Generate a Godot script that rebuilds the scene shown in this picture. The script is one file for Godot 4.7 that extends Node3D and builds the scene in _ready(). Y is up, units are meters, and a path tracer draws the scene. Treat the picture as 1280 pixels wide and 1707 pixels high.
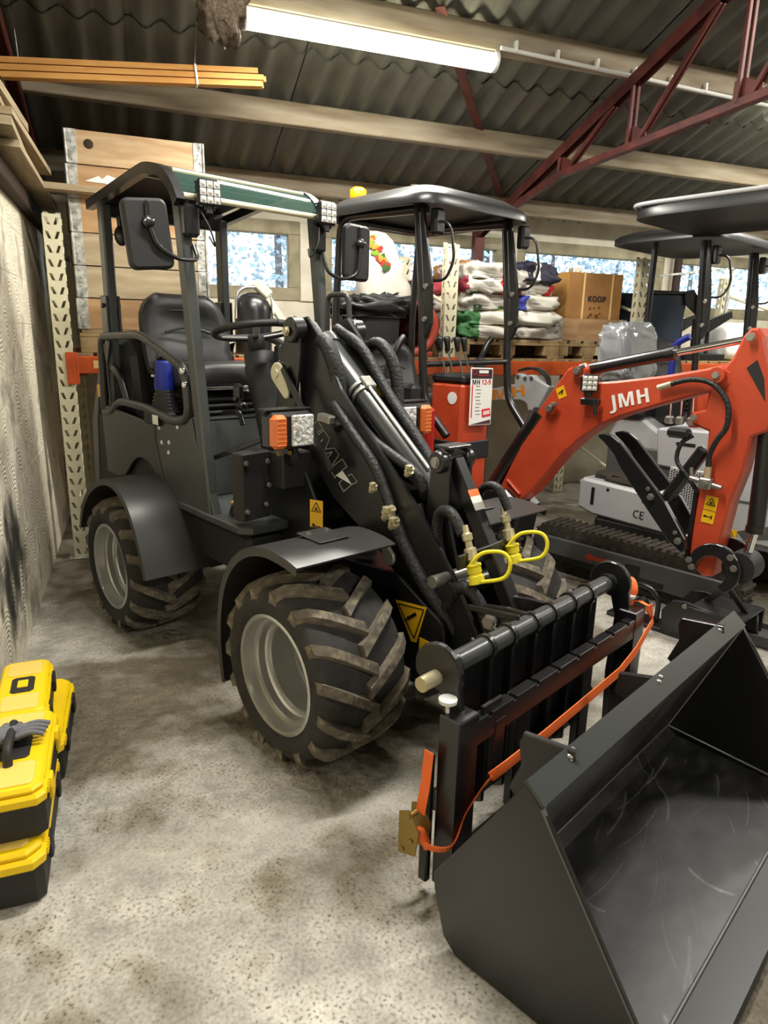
extends Node3D

# ---------------------------------------------------------------- small helpers
var names := {}
var M := {}
var smooth_id := 1

func numbered(parent: Node, called: String) -> String:
	var key := str(parent.get_instance_id()) + called
	var k: int = names.get(key, 0)
	names[key] = k + 1
	return called if k == 0 else "%s_%03d" % [called, k]

func tag(o: Node, label: String, category := "", group := "", kind := "") -> void:
	if label: o.set_meta("label", label)
	if category: o.set_meta("category", category)
	if group: o.set_meta("group", group)
	if kind: o.set_meta("kind", kind)

func thing(called: String, label: String, category: String, xf := Transform3D(), group := "") -> Node3D:
	var o := Node3D.new()
	o.name = numbered(self, called)
	add_child(o, true)
	o.transform = xf
	tag(o, label, category, group)
	return o

func copy(src: Node3D, label: String, xf: Transform3D) -> Node3D:
	var base: String = str(src.name).rstrip("0123456789").rstrip("_")
	var o: Node3D = src.duplicate()
	o.name = numbered(self, base)
	add_child(o, true)
	o.transform = xf
	if label: o.set_meta("label", label)
	return o

func part(called: String, parent: Node, xf := Transform3D()) -> Node3D:
	var o := Node3D.new()
	o.name = numbered(parent, called)
	parent.add_child(o, true)
	o.transform = xf
	return o

func mb() -> SurfaceTool:
	var st := SurfaceTool.new()
	st.begin(Mesh.PRIMITIVE_TRIANGLES)
	return st

func done(st: SurfaceTool, m: Material, normals := true) -> ArrayMesh:
	if normals: st.generate_normals()
	st.set_material(m)
	return st.commit()

func put(called: String, mesh: Mesh, parent: Node, xf := Transform3D(), label := "") -> MeshInstance3D:
	var o := MeshInstance3D.new()
	o.name = numbered(parent, called)
	o.mesh = mesh
	parent.add_child(o, true)
	o.transform = xf
	if label: o.set_meta("label", label)
	return o

func obj(called: String, st: SurfaceTool, m: Material, parent: Node, xf := Transform3D(), label := "") -> MeshInstance3D:
	return put(called, done(st, m), parent, xf, label)

func at(p: Vector3, yaw := 0.0) -> Transform3D:
	return Transform3D(Basis(Vector3.UP, deg_to_rad(yaw)), p)

func tri(st: SurfaceTool, a: Vector3, b: Vector3, c: Vector3) -> void:
	st.add_vertex(a); st.add_vertex(b); st.add_vertex(c)

func quad(st: SurfaceTool, a: Vector3, b: Vector3, c: Vector3, d: Vector3) -> void:
	tri(st, a, b, c); tri(st, a, c, d)

func uvquad(st: SurfaceTool, a: Vector3, b: Vector3, c: Vector3, d: Vector3, r := Rect2(0, 0, 1, 1)) -> void:
	# a top left, b top right, c bottom right, d bottom left
	var p := [a, b, c, a, c, d]
	var u := [r.position, r.position + Vector2(r.size.x, 0), r.end, r.position, r.end, r.position + Vector2(0, r.size.y)]
	for i in 6:
		st.set_uv(u[i]); st.add_vertex(p[i])

func flat(st: SurfaceTool) -> void:
	st.set_smooth_group(-1)

func soft(st: SurfaceTool) -> void:
	smooth_id += 1
	st.set_smooth_group(smooth_id)

func box(st: SurfaceTool, c: Vector3, s: Vector3, bev := 0.0, b := Basis()) -> void:
	flat(st)
	var h := s / 2
	var e: float = min(bev, min(h.x, min(h.y, h.z)) * 0.9)
	var V := func(sx: float, sy: float, sz: float, ax: int) -> Vector3:
		var q := Vector3(sx * (h.x - (e if ax != 0 else 0.0)), sy * (h.y - (e if ax != 1 else 0.0)), sz * (h.z - (e if ax != 2 else 0.0)))
		return c + b * q
	for s1 in [-1.0, 1.0]:
		var f := [[V.call(s1, -1, -1, 0), V.call(s1, 1, -1, 0), V.call(s1, 1, 1, 0), V.call(s1, -1, 1, 0)],
			[V.call(-1, s1, -1, 1), V.call(-1, s1, 1, 1), V.call(1, s1, 1, 1), V.call(1, s1, -1, 1)],
			[V.call(-1, -1, s1, 2), V.call(1, -1, s1, 2), V.call(1, 1, s1, 2), V.call(-1, 1, s1, 2)]]
		for q in f:
			if s1 > 0: quad(st, q[3], q[2], q[1], q[0])
			else: quad(st, q[0], q[1], q[2], q[3])
	if e <= 0.0: return
	for i in [-1.0, 1.0]:
		for j in [-1.0, 1.0]:
			quad(st, V.call(i, j, -1, 0), V.call(i, j, 1, 0), V.call(i, j, 1, 1), V.call(i, j, -1, 1))
			quad(st, V.call(i, -1, j, 0), V.call(i, 1, j, 0), V.call(i, 1, j, 2), V.call(i, -1, j, 2))
			quad(st, V.call(-1, i, j, 1), V.call(1, i, j, 1), V.call(1, i, j, 2), V.call(-1, i, j, 2))
			for k in [-1.0, 1.0]:
				tri(st, V.call(i, j, k, 0), V.call(i, j, k, 1), V.call(i, j, k, 2))

func bar(st: SurfaceTool, a: Vector3, b: Vector3, w: float, h: float, up := Vector3.UP, bev := 0.003) -> void:
	# a square-section bar from a to b; w across, h along «up»
	var d := (b - a).normalized()
	var side := d.cross(up).normalized()
	var u := side.cross(d)
	box(st, (a + b) / 2, Vector3((b - a).length(), h, w), bev, Basis(d, u, side))

func curve(pts: Array, sub := 6) -> Array:
	var out := []
	var n := pts.size()
	for i in n - 1:
		var p0: Vector3 = pts[max(i - 1, 0)]
		var p1: Vector3 = pts[i]
		var p2: Vector3 = pts[i + 1]
		var p3: Vector3 = pts[min(i + 2, n - 1)]
		for k in sub:
			out.append(p1.cubic_interpolate(p2, p0, p3, float(k) / sub))
	out.append(pts[n - 1])
	return out

func rounded(pts: Array, r: float, n := 5) -> Array:
	# a path whose corners are rounded off
	var out := [pts[0]]
	for i in range(1, pts.size() - 1):
		var p: Vector3 = pts[i]
		var a: Vector3 = pts[i - 1]
		var b: Vector3 = pts[i + 1]
		var q: float = min(r, min((a - p).length(), (b - p).length()) * 0.48)
		var s := p + (a - p).normalized() * q
		var e := p + (b - p).normalized() * q
		for k in n + 1:
			var t := float(k) / n
			out.append(s.lerp(p, t).lerp(p.lerp(e, t), t))
	out.append(pts[-1])
	return out

func tube(st: SurfaceTool, pts: Array, r: float, n := 10, r_end := -1.0, caps := true) -> void:
	soft(st)
	var rings := []
	var d0: Vector3 = (pts[1] - pts[0]).normalized()
	var side := d0.cross(Vector3.UP if absf(d0.y) < 0.9 else Vector3.RIGHT).normalized()
	for i in pts.size():
		var p: Vector3 = pts[i]
		var d: Vector3 = (pts[min(i + 1, pts.size() - 1)] - pts[max(i - 1, 0)]).normalized()
		side = (side - d * side.dot(d)).normalized()
		var up := side.cross(d)
		var rr := r if r_end < 0 else lerpf(r, r_end, float(i) / (pts.size() - 1))
		var ring := []
		for k in n:
			var a := TAU * k / n
			ring.append(p + side * cos(a) * rr + up * sin(a) * rr)
		rings.append(ring)
	for i in rings.size() - 1:
		for k in n:
			var k2 := (k + 1) % n
			quad(st, rings[i][k], rings[i][k2], rings[i + 1][k2], rings[i + 1][k])
	if caps:
		flat(st)
		for k in range(1, n - 1):
			tri(st, rings[0][0], rings[0][k + 1], rings[0][k])
			tri(st, rings[-1][0], rings[-1][k], rings[-1][k + 1])

func rod(st: SurfaceTool, a: Vector3, b: Vector3, r: float, n := 12) -> void:
	tube(st, [a, b], r, n)

func belt(st: SurfaceTool, pts: Array, w: float, t: float, across: Vector3) -> void:
	# a flat ribbon along a path, w wide in the direction «across»
	flat(st)
	var rings := []
	for i in pts.size():
		var d: Vector3 = (pts[min(i + 1, pts.size() - 1)] - pts[max(i - 1, 0)]).normalized()
		var a := (across - d * across.dot(d)).normalized() * w / 2
		var u := a.normalized().cross(d) * t / 2
		var p: Vector3 = pts[i]
		rings.append([p - a - u, p + a - u, p + a + u, p - a + u])
	for i in rings.size() - 1:
		for k in 4:
			quad(st, rings[i][k], rings[i][(k + 1) % 4], rings[i + 1][(k + 1) % 4], rings[i + 1][k])
	quad(st, rings[0][0], rings[0][3], rings[0][2], rings[0][1])
	quad(st, rings[-1][0], rings[-1][1], rings[-1][2], rings[-1][3])

func lathe(st: SurfaceTool, prof: Array, n := 24, xf := Transform3D(), crease := false) -> void:
	# profile points (radius, height along local y)
	if not crease: soft(st)
	for i in prof.size() - 1:
		if crease: soft(st)
		for k in n:
			var a := TAU * k / n
			var b := TAU * (k + 1) / n
			var p: Vector2 = prof[i]
			var q: Vector2 = prof[i + 1]
			var v1 := xf * Vector3(cos(a) * p.x, p.y, sin(a) * p.x)
			var v2 := xf * Vector3(cos(b) * p.x, p.y, sin(b) * p.x)
			var v3 := xf * Vector3(cos(b) * q.x, q.y, sin(b) * q.x)
			var v4 := xf * Vector3(cos(a) * q.x, q.y, sin(a) * q.x)
			if p.x > 0.0001: tri(st, v1, v3, v2)
			if q.x > 0.0001: tri(st, v1, v4, v3)

func axis_z(p := Vector3.ZERO) -> Transform3D:
	return Transform3D(Basis(Vector3.RIGHT, PI / 2), p)   # local y becomes z

func axis_x(p := Vector3.ZERO) -> Transform3D:
	return Transform3D(Basis(Vector3.BACK, -PI / 2), p)   # local y becomes x

func poly(l: Array) -> PackedVector2Array:
	var out := PackedVector2Array()
	for i in range(0, l.size(), 2): out.append(Vector2(l[i], l[i + 1]))
	return out

func plate(st: SurfaceTool, pg: PackedVector2Array, z0: float, z1: float, xf := Transform3D(), bev := 0.0) -> void:
	# a polygon in local xy, thick from z0 to z1, with chamfered rims
	if Geometry2D.is_polygon_clockwise(pg): pg.reverse()
	var n := pg.size()
	var inn := PackedVector2Array()
	for i in n:
		var d1 := (pg[i] - pg[(i + n - 1) % n]).normalized()
		var d2 := (pg[(i + 1) % n] - pg[i]).normalized()
		var nn := (Vector2(-d1.y, d1.x) + Vector2(-d2.y, d2.x))
		nn = nn.normalized() / max(nn.length() / 2, 0.35)
		inn.append(pg[i] + nn * bev)
	flat(st)
	var ids := Geometry2D.triangulate_polygon(pg)
	var v := func(p: Vector2, z: float) -> Vector3: return xf * Vector3(p.x, p.y, z)
	for i in range(0, ids.size(), 3):
		tri(st, v.call(inn[ids[i]], z1), v.call(inn[ids[i + 2]], z1), v.call(inn[ids[i + 1]], z1))
		tri(st, v.call(inn[ids[i]], z0), v.call(inn[ids[i + 1]], z0), v.call(inn[ids[i + 2]], z0))
	for i in n:
		var j := (i + 1) % n
		quad(st, v.call(pg[i], z0 + bev), v.call(pg[i], z1 - bev), v.call(pg[j], z1 - bev), v.call(pg[j], z0 + bev))
		if bev > 0:
			quad(st, v.call(pg[i], z1 - bev), v.call(inn[i], z1), v.call(inn[j], z1), v.call(pg[j], z1 - bev))
			quad(st, v.call(pg[j], z0 + bev), v.call(inn[j], z0), v.call(inn[i], z0), v.call(pg[i], z0 + bev))

func sheet(st: SurfaceTool, prof: Array, t: float, z0: float, z1: float, xf := Transform3D(), smooth := true) -> void:
	# a bent sheet: an open profile in xy, thick t to its left, wide from z0 to z1
	var n := prof.size()
	var off := []
	for i in n:
		var d: Vector2 = (prof[min(i + 1, n - 1)] - prof[max(i - 1, 0)]).normalized()
		off.append(prof[i] + Vector2(-d.y, d.x) * t)
	var v := func(p: Vector2, z: float) -> Vector3: return xf * Vector3(p.x, p.y, z)
	for side in 2:
		var l: Array = prof if side == 0 else off
		if smooth: soft(st)
		else: flat(st)
		for i in n - 1:
			quad(st, v.call(l[i], z0), v.call(l[i + 1], z0), v.call(l[i + 1], z1), v.call(l[i], z1))
	flat(st)
	for i in n - 1:
		quad(st, v.call(prof[i], z0), v.call(off[i], z0), v.call(off[i + 1], z0), v.call(prof[i + 1], z0))
		quad(st, v.call(prof[i], z1), v.call(prof[i + 1], z1), v.call(off[i + 1], z1), v.call(off[i], z1))
	quad(st, v.call(prof[0], z0), v.call(prof[0], z1), v.call(off[0], z1), v.call(off[0], z0))
	quad(st, v.call(prof[n - 1], z0), v.call(off[n - 1], z0), v.call(off[n - 1], z1), v.call(prof[n - 1], z1))

func cushion(st: SurfaceTool, s: Vector3, xf: Transform3D, pw := 0.5, sd := 1, amp := 0.0, nu := 28, nv := 14, fr := 6.0) -> void:
	# a superellipsoid with wrinkles; uv runs over its top (x to the right, z down)
	soft(st)
	var ns := FastNoiseLite.new()
	ns.seed = sd; ns.frequency = fr; ns.fractal_octaves = 3
	var f := func(x: float, p: float) -> float: return signf(x) * pow(absf(x), p)
	var P := func(i: int, j: int) -> Vector3:
		var a := TAU * (i % nu) / nu
		var b := -PI / 2 + PI * j / nv
		var q := Vector3(f.call(cos(a), pw) * f.call(cos(b), pw), f.call(sin(b), pw * 1.5), f.call(sin(a), pw) * f.call(cos(b), pw))
		var k := 1.0 + amp * ns.get_noise_3dv(q * s * 1.0)
		q = q * s / 2 * k
		return q
	for i in nu:
		for j in nv:
			var q := [P.call(i, j), P.call(i + 1, j), P.call(i + 1, j + 1), P.call(i, j + 1)]
			for k in [0, 2, 1, 0, 3, 2]:
				var w: Vector3 = q[k]
				st.set_uv(Vector2(w.x / s.x + 0.5, w.z / s.z + 0.5))
				st.add_vertex(xf * w)

func ball(st: SurfaceTool, c: Vector3, r: Vector3, nu := 14, nv := 8) -> void:
	soft(st)
	var P := func(i: int, j: int) -> Vector3:
		var a := TAU * (i % nu) / nu
		var b := -PI / 2 + PI * j / nv
		return c + Vector3(cos(a) * cos(b), sin(b), sin(a) * cos(b)) * r
	for i in nu:
		for j in nv:
			var a: Vector3 = P.call(i, j)
			var b: Vector3 = P.call(i + 1, j)
			var d: Vector3 = P.call(i + 1, j + 1)
			var e: Vector3 = P.call(i, j + 1)
			if j > 0: tri(st, a, d, b)
			if j < nv - 1: tri(st, a, e, d)

func letters(called: String, s: String, h: float, m: Material, parent: Node, xf: Transform3D, deep := 0.003, bold := true) -> MeshInstance3D:
	var t := TextMesh.new()
	var f := SystemFont.new()
	f.font_names = PackedStringArray(["Droid Sans"])
	f.font_weight = 700 if bold else 400
	t.font = f
	t.text = s
	t.font_size = 64
	t.pixel_size = h / 46.0
	t.depth = deep
	t.material = m
	return put(called, t, parent, xf)

func mat(c: Color, rough := 0.6, metal := 0.0) -> StandardMaterial3D:
	var m := StandardMaterial3D.new()
	m.albedo_color = c
	m.roughness = rough
	m.metallic = metal
	return m

func noise_tex(sd: int, freq: float, stops: Array, size := 256, oct := 4, kind := FastNoiseLite.TYPE_SIMPLEX_SMOOTH) -> NoiseTexture2D:
	var ns := FastNoiseLite.new()
	ns.seed = sd; ns.frequency = freq; ns.noise_type = kind; ns.fractal_octaves = oct
	var g := Gradient.new()
	var off := PackedFloat32Array()
	var col := PackedColorArray()
	for s in stops:
		off.append(s[0]); col.append(s[1])
	g.offsets = off; g.colors = col
	var t := NoiseTexture2D.new()
	t.width = size; t.height = size; t.seamless = true; t.noise = ns; t.color_ramp = g
	return t

func bump_tex(sd: int, freq: float, strength: float, size := 256, oct := 4) -> NoiseTexture2D:
	var ns := FastNoiseLite.new()
	ns.seed = sd; ns.frequency = freq; ns.fractal_octaves = oct
	var t := NoiseTexture2D.new()
	t.width = size; t.height = size; t.seamless = true; t.noise = ns; t.as_normal_map = true; t.bump_strength = strength
	return t

func tri_mat(tex: Texture2D, scale: float, rough: float, world := true, nrm: Texture2D = null, ns := 0.6) -> StandardMaterial3D:
	var m := StandardMaterial3D.new()
	m.albedo_texture = tex
	m.uv1_triplanar = true
	m.uv1_world_triplanar = world
	m.uv1_scale = Vector3.ONE * scale
	m.roughness = rough
	if nrm:
		m.normal_enabled = true; m.normal_texture = nrm; m.normal_scale = ns
	return m

func g(v: float, w := 0.0) -> Color:
	return Color(v + w, v, v - w)

# ---------------------------------------------------------------- materials
func floor_texture() -> ImageTexture:
	var n := 1024
	var big := FastNoiseLite.new(); big.seed = 5; big.frequency = 0.0035; big.fractal_octaves = 4
	var mid := FastNoiseLite.new(); mid.seed = 9; mid.frequency = 0.02; mid.fractal_octaves = 4
	var fine := FastNoiseLite.new(); fine.seed = 3; fine.frequency = 0.30; fine.fractal_octaves = 3
	var ib := big.get_seamless_image(n, n).get_data()
	var im := mid.get_seamless_image(n, n).get_data()
	var jf := fine.get_seamless_image(n, n).get_data()
	var out := PackedByteArray(); out.resize(n * n * 3)
	for i in n * n:
		var a := ib[i] / 255.0
		var b := im[i] / 255.0
		var c := jf[i] / 255.0
		var stain := clampf((a * 0.72 + b * 0.36 - 0.50) * 4.2, 0.0, 1.0)
		var v := 0.72 + (b - 0.5) * 0.26 + (c - 0.5) * 0.20
		if c < 0.33: v -= (0.33 - c) * 1.6 * clampf(b * 2.6 - 0.75, 0.1, 1.2)
		var k := 1.0 - stain * 0.42
		out[i * 3] = int(clampf(v * k * 1.0, 0, 1) * 255)
		out[i * 3 + 1] = int(clampf(v * (k - stain * 0.03) * 0.985, 0, 1) * 255)
		out[i * 3 + 2] = int(clampf(v * (k - stain * 0.09) * 0.945, 0, 1) * 255)
	return ImageTexture.create_from_image(Image.create_from_data(n, n, false, Image.FORMAT_RGB8, out))

func wall_textures() -> Array:
	# rough plastered block: combed trowel arcs, dirt smears; [colour, height]
	var n := 1024
	var big := FastNoiseLite.new(); big.seed = 15; big.frequency = 0.004; big.fractal_octaves = 4
	var mid := FastNoiseLite.new(); mid.seed = 19; mid.frequency = 0.03; mid.fractal_octaves = 4
	var ib := big.get_seamless_image(n, n).get_data()
	var im := mid.get_seamless_image(n, n).get_data()
	var col := PackedByteArray(); col.resize(n * n * 3)
	var hgt := PackedByteArray(); hgt.resize(n * n)
	for y in n:
		for x in n:
			var i := y * n + x
			var a := ib[i] / 255.0
			var b := im[i] / 255.0
			# combed arcs: each 128 x 256 cell carries arcs round a point of its own
			var cx := int(x / 128.0)
			var cy := int(y / 256.0)
			var px := cx * 128 + 20 + (cy % 3) * 40
			var py := cy * 256 + 128 + (cx % 2) * 90
			var d := Vector2((x - px) * 1.2, y - py).length()
			var comb := 0.5 + 0.5 * sin(d * 0.52 + b * 3.0)
			var hh := 0.35 * a + 0.3 * b + 0.3 * comb * smoothstep(0.38, 0.6, a)
			hgt[i] = int(clampf(hh, 0, 1) * 255)
			var dirt := clampf((0.34 - a) * 2.6, 0.0, 0.6)
			var v := 0.90 + (b - 0.5) * 0.16 - dirt * 0.36 + (comb - 0.5) * 0.045 * smoothstep(0.38, 0.6, a)
			col[i * 3] = int(clampf(v, 0, 1) * 255)
			col[i * 3 + 1] = int(clampf(v * 0.965, 0, 1) * 255)
			col[i * 3 + 2] = int(clampf(v * 0.87, 0, 1) * 255)
	return [ImageTexture.create_from_image(Image.create_from_data(n, n, false, Image.FORMAT_RGB8, col)), ImageTexture.create_from_image(Image.create_from_data(n, n, false, Image.FORMAT_L8, hgt))]

func wood_texture(sd: int, light: Color, dark: Color) -> ImageTexture:
	# grain runs along u
	var w := 512
	var h := 128
	var a := FastNoiseLite.new(); a.seed = sd; a.frequency = 0.02; a.fractal_octaves = 4
	var b := FastNoiseLite.new(); b.seed = sd + 7; b.frequency = 0.011
	var im := Image.create(w, h, false, Image.FORMAT_RGB8)
	for y in h:
		for x in w:
			var k := a.get_noise_2d(x * 0.18, y * 2.6) * 0.5 + 0.5
			var r := 0.5 + 0.5 * sin(y * 0.35 + b.get_noise_2d(x * 0.25, y) * 9.0)
			var t := clampf(k * 0.75 + r * 0.25, 0, 1)
			im.set_pixel(x, y, dark.lerp(light, t))
	return ImageTexture.create_from_image(im)

func bucket_texture() -> ImageTexture:
	# worn black paint: pale scuffs and rubbed scratches where it was dragged
	var n := 512
	var im := Image.create(n, n, false, Image.FORMAT_RGB8)
	var a := FastNoiseLite.new(); a.seed = 41; a.frequency = 0.012; a.fractal_octaves = 5
	var f := FastNoiseLite.new(); f.seed = 43; f.frequency = 0.2
	var rng := RandomNumberGenerator.new(); rng.seed = 77
	var w := PackedFloat32Array(); w.resize(n * n)
	for k in 34:
		var p := Vector2(rng.randf_range(40, 470), rng.randf_range(150, 490))
		var dir := Vector2.from_angle(rng.randf_range(0.2, 1.3))
		var bend := rng.randf_range(-0.012, 0.012)
		var width := rng.randf_range(0.6, 5.0) if k < 14 else rng.randf_range(0.4, 1.2)
		var strength := rng.randf_range(0.14, 0.42)
		for s in int(rng.randf_range(20, 120)):
			p += dir
			dir = dir.rotated(bend)
			var r := int(width) + 1
			for dy in range(-r, r + 1):
				for dx in range(-r, r + 1):
					var x := int(p.x) + dx
					var y := int(p.y) + dy
					if x < 0 or y < 0 or x >= n or y >= n: continue
					var q := clampf(1.0 - Vector2(dx, dy).length() / (width + 0.5), 0, 1) * strength
					q *= 0.5 + 0.5 * f.get_noise_2d(x * 0.5, y * 0.5) + 0.3
					w[y * n + x] = maxf(w[y * n + x], q)
	for y in n:
		for x in n:
			var d := smoothstep(-0.5, 0.6, a.get_noise_2d(x, y)) * 0.10
			var v := 0.10 + d + w[y * n + x] * 0.75 + f.get_noise_2d(x, y) * 0.008
			im.set_pixel(x, y, Color(v, v, v * 1.0))
	return ImageTexture.create_from_image(im)

func sack_texture(kind: int) -> ImageTexture:
	# the print on a woven feed sack
	var im := Image.create(160, 120, false, Image.FORMAT_RGB8)
	im.fill(Color(0.74, 0.725, 0.68))
	var rng := RandomNumberGenerator.new(); rng.seed = 100 + kind
	match kind:
		1:
			im.fill_rect(Rect2i(0, 0, 160, 26), Color(0.20, 0.40, 0.22)); im.fill_rect(Rect2i(0, 80, 54, 40), Color(0.20, 0.40, 0.22))
			im.fill_rect(Rect2i(62, 84, 70, 26), Color(0.74, 0.69, 0.50))
		2:
			im.fill_rect(Rect2i(112, 84, 24, 36), Color(0.74, 0.14, 0.13)); im.fill_rect(Rect2i(60, 96, 40, 10), Color(0.75, 0.35, 0.30)); im.fill_rect(Rect2i(0, 86, 14, 34), Color(0.5, 0.14, 0.2))
		3:
			im.fill_rect(Rect2i(0, 88, 26, 32), Color(0.16, 0.19, 0.52)); im.fill_rect(Rect2i(60, 30, 30, 40), Color(0.22, 0.27, 0.58)); im.fill_rect(Rect2i(84, 84, 16, 22), Color(0.22, 0.27, 0.58)); im.fill_rect(Rect2i(118, 70, 30, 14), Color(0.3, 0.34, 0.6))
		4:
			for k in 40:
				var c: Color = [Color(0.16, 0.34, 0.10), Color(0.55, 0.62, 0.22), Color(0.78, 0.72, 0.50), Color(0.10, 0.10, 0.16), Color(0.80, 0.80, 0.74)][k % 5]
				im.fill_rect(Rect2i(rng.randi_range(0, 140), rng.randi_range(0, 66), rng.randi_range(8, 26), rng.randi_range(6, 16)), c)
			im.fill_rect(Rect2i(0, 76, 160, 44), Color(0.09, 0.08, 0.16)); im.fill_rect(Rect2i(60, 76, 22, 44), Color(0.8, 0.8, 0.78))
		5:
			for k in 60:
				var c: Color = [Color(0.80, 0.50, 0.18), Color(0.45, 0.55, 0.12), Color(0.72, 0.16, 0.10), Color(0.88, 0.84, 0.74), Color(0.18, 0.34, 0.12), Color(0.85, 0.70, 0.45)][k % 6]
				im.fill_rect(Rect2i(rng.randi_range(20, 110), rng.randi_range(6, 44), rng.randi_range(5, 16), rng.randi_range(4, 10)), c)
		6:
			im.fill_rect(Rect2i(36, 86, 90, 26), Color(0.22, 0.38, 0.22)); im.fill_rect(Rect2i(39, 89, 84, 20), Color(0.84, 0.84, 0.80))
			for k in 6: im.fill_rect(Rect2i(44 + k * 13, 91, 7, 16), Color(0.22, 0.34, 0.22))
	return ImageTexture.create_from_image(im)

func make_materials() -> void:
	M.floor = tri_mat(floor_texture(), 0.25, 0.62, true, bump_tex(8, 0.12, 5.0, 512), 0.35)
	M.floor.albedo_color = Color(0.97, 0.96, 0.94)
	M.floor.metallic_specular = 0.4
	var wt := wall_textures()
	M.block = tri_mat(wt[0], 0.55, 0.9)
	M.block.heightmap_enabled = true
	M.block.heightmap_texture = wt[1]
	M.block.heightmap_scale = 1.1
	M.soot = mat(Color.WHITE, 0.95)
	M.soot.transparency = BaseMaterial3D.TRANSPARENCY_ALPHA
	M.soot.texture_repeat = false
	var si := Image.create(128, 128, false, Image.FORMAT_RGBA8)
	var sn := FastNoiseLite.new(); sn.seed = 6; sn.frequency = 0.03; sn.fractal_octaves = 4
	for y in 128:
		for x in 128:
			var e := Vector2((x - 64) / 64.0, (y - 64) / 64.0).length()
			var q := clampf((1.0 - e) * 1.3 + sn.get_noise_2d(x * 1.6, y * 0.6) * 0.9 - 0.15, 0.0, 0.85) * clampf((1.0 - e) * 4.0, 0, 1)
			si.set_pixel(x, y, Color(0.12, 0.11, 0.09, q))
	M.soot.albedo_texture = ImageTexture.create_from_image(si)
	M.concrete = tri_mat(noise_tex(4, 0.012, [[0.0, Color(0.74, 0.72, 0.65)], [0.5, Color(0.82, 0.80, 0.73)], [1.0, Color(0.89, 0.87, 0.80)]], 512, 5), 0.4, 0.9)
	M.frame = tri_mat(noise_tex(14, 0.02, [[0.0, Color(0.47, 0.45, 0.36)], [0.5, Color(0.58, 0.55, 0.45)], [1.0, Color(0.66, 0.63, 0.53)]], 256, 5), 0.8, 0.9)
	M.sheet = tri_mat(noise_tex(24, 0.014, [[0.0, Color(0.37, 0.37, 0.345)], [0.5, Color(0.44, 0.44, 0.415)], [1.0, Color(0.52, 0.52, 0.48)]], 512, 5), 0.5, 0.95)
	M.sheet.uv1_scale = Vector3(1.6, 0.5, 0.25)
	M.purlin = tri_mat(noise_tex(34, 0.02, [[0.0, Color(0.45, 0.39, 0.31)], [0.5, Color(0.57, 0.52, 0.44)], [1.0, Color(0.67, 0.63, 0.55)]], 256, 5), 0.8, 0.85)
	M.purlin.uv1_scale = Vector3(0.25, 1.6, 1.6)
	M.dark_wood = mat(Color(0.20, 0.14, 0.10), 0.85)
	M.truss = tri_mat(noise_tex(44, 0.03, [[0.0, Color(0.26, 0.11, 0.10)], [1.0, Color(0.42, 0.19, 0.16)]], 128), 1.5, 0.6)
	M.board = mat(Color.WHITE, 0.85); M.board.albedo_texture = wood_texture(1, Color(0.80, 0.70, 0.56), Color(0.64, 0.51, 0.36))
	M.board_red = mat(Color.WHITE, 0.85); M.board_red.albedo_texture = wood_texture(21, Color(0.75, 0.62, 0.46), Color(0.61, 0.46, 0.31))
	M.board_grey = mat(Color.WHITE, 0.85); M.board_grey.albedo_texture = wood_texture(31, Color(0.72, 0.66, 0.54), Color(0.54, 0.47, 0.36))
	M.lath = mat(Color.WHITE, 0.7); M.lath.albedo_texture = wood_texture(51, Color(0.84, 0.64, 0.34), Color(0.72, 0.48, 0.22))
	M.pallet = tri_mat(noise_tex(54, 0.03, [[0.0, Color(0.46, 0.37, 0.24)], [1.0, Color(0.70, 0.60, 0.44)]], 128), 1.2, 0.9)
	M.zinc = tri_mat(noise_tex(64, 0.05, [[0.0, Color(0.42, 0.42, 0.40)], [0.5, Color(0.66, 0.66, 0.63)], [1.0, Color(0.82, 0.81, 0.78)]], 128), 2.5, 0.5)
	M.zinc.metallic = 0.4
	M.cream = mat(Color(0.80, 0.775, 0.66), 0.5)
	M.rack_orange = tri_mat(noise_tex(74, 0.03, [[0.0, Color(0.62, 0.24, 0.07)], [1.0, Color(0.84, 0.36, 0.12)]], 128), 1.0, 0.5)
	M.canopy = mat(Color(0.155, 0.155, 0.155), 0.33)
	M.card = tri_mat(noise_tex(84, 0.02, [[0.0, Color(0.54, 0.38, 0.20)], [1.0, Color(0.68, 0.50, 0.29)]], 128), 0.9, 0.9)
	M.card_side = mat(Color(0.74, 0.55, 0.29), 0.9)
	M.strapping = mat(Color(0.88, 0.74, 0.50), 0.5)
	M.ink = mat(Color(0.10, 0.08, 0.07), 0.8)
	# machines
	M.black = mat(Color(0.085, 0.085, 0.09), 0.32); M.black.clearcoat_enabled = true; M.black.clearcoat = 0.35; M.black.clearcoat_roughness = 0.25
	M.black_matte = mat(Color(0.10, 0.10, 0.10), 0.6)
	M.plastic = tri_mat(noise_tex(94, 0.2, [[0.0, Color(0.19, 0.188, 0.184)], [1.0, Color(0.24, 0.238, 0.232)]], 128), 4.0, 0.36, false)
	M.body_grey = mat(Color(0.25, 0.26, 0.255), 0.28); M.body_grey.metallic_specular = 0.5
	M.rubber = tri_mat(noise_tex(95, 0.05, [[0.0, Color(0.13, 0.125, 0.12)], [1.0, Color(0.235, 0.225, 0.21)]], 128), 3.0, 0.8, false)
	M.lug = tri_mat(noise_tex(96, 0.04, [[0.0, Color(0.27, 0.25, 0.225)], [0.5, Color(0.40, 0.37, 0.32)], [0.8, Color(0.50, 0.46, 0.38)], [1.0, Color(0.64, 0.57, 0.43)]], 128), 5.0, 0.9, false)
	M.rim = mat(Color(0.76, 0.76, 0.75), 0.3, 0.75)
	M.rim_inside = mat(Color(0.50, 0.51, 0.51), 0.45, 0.4)
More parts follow.
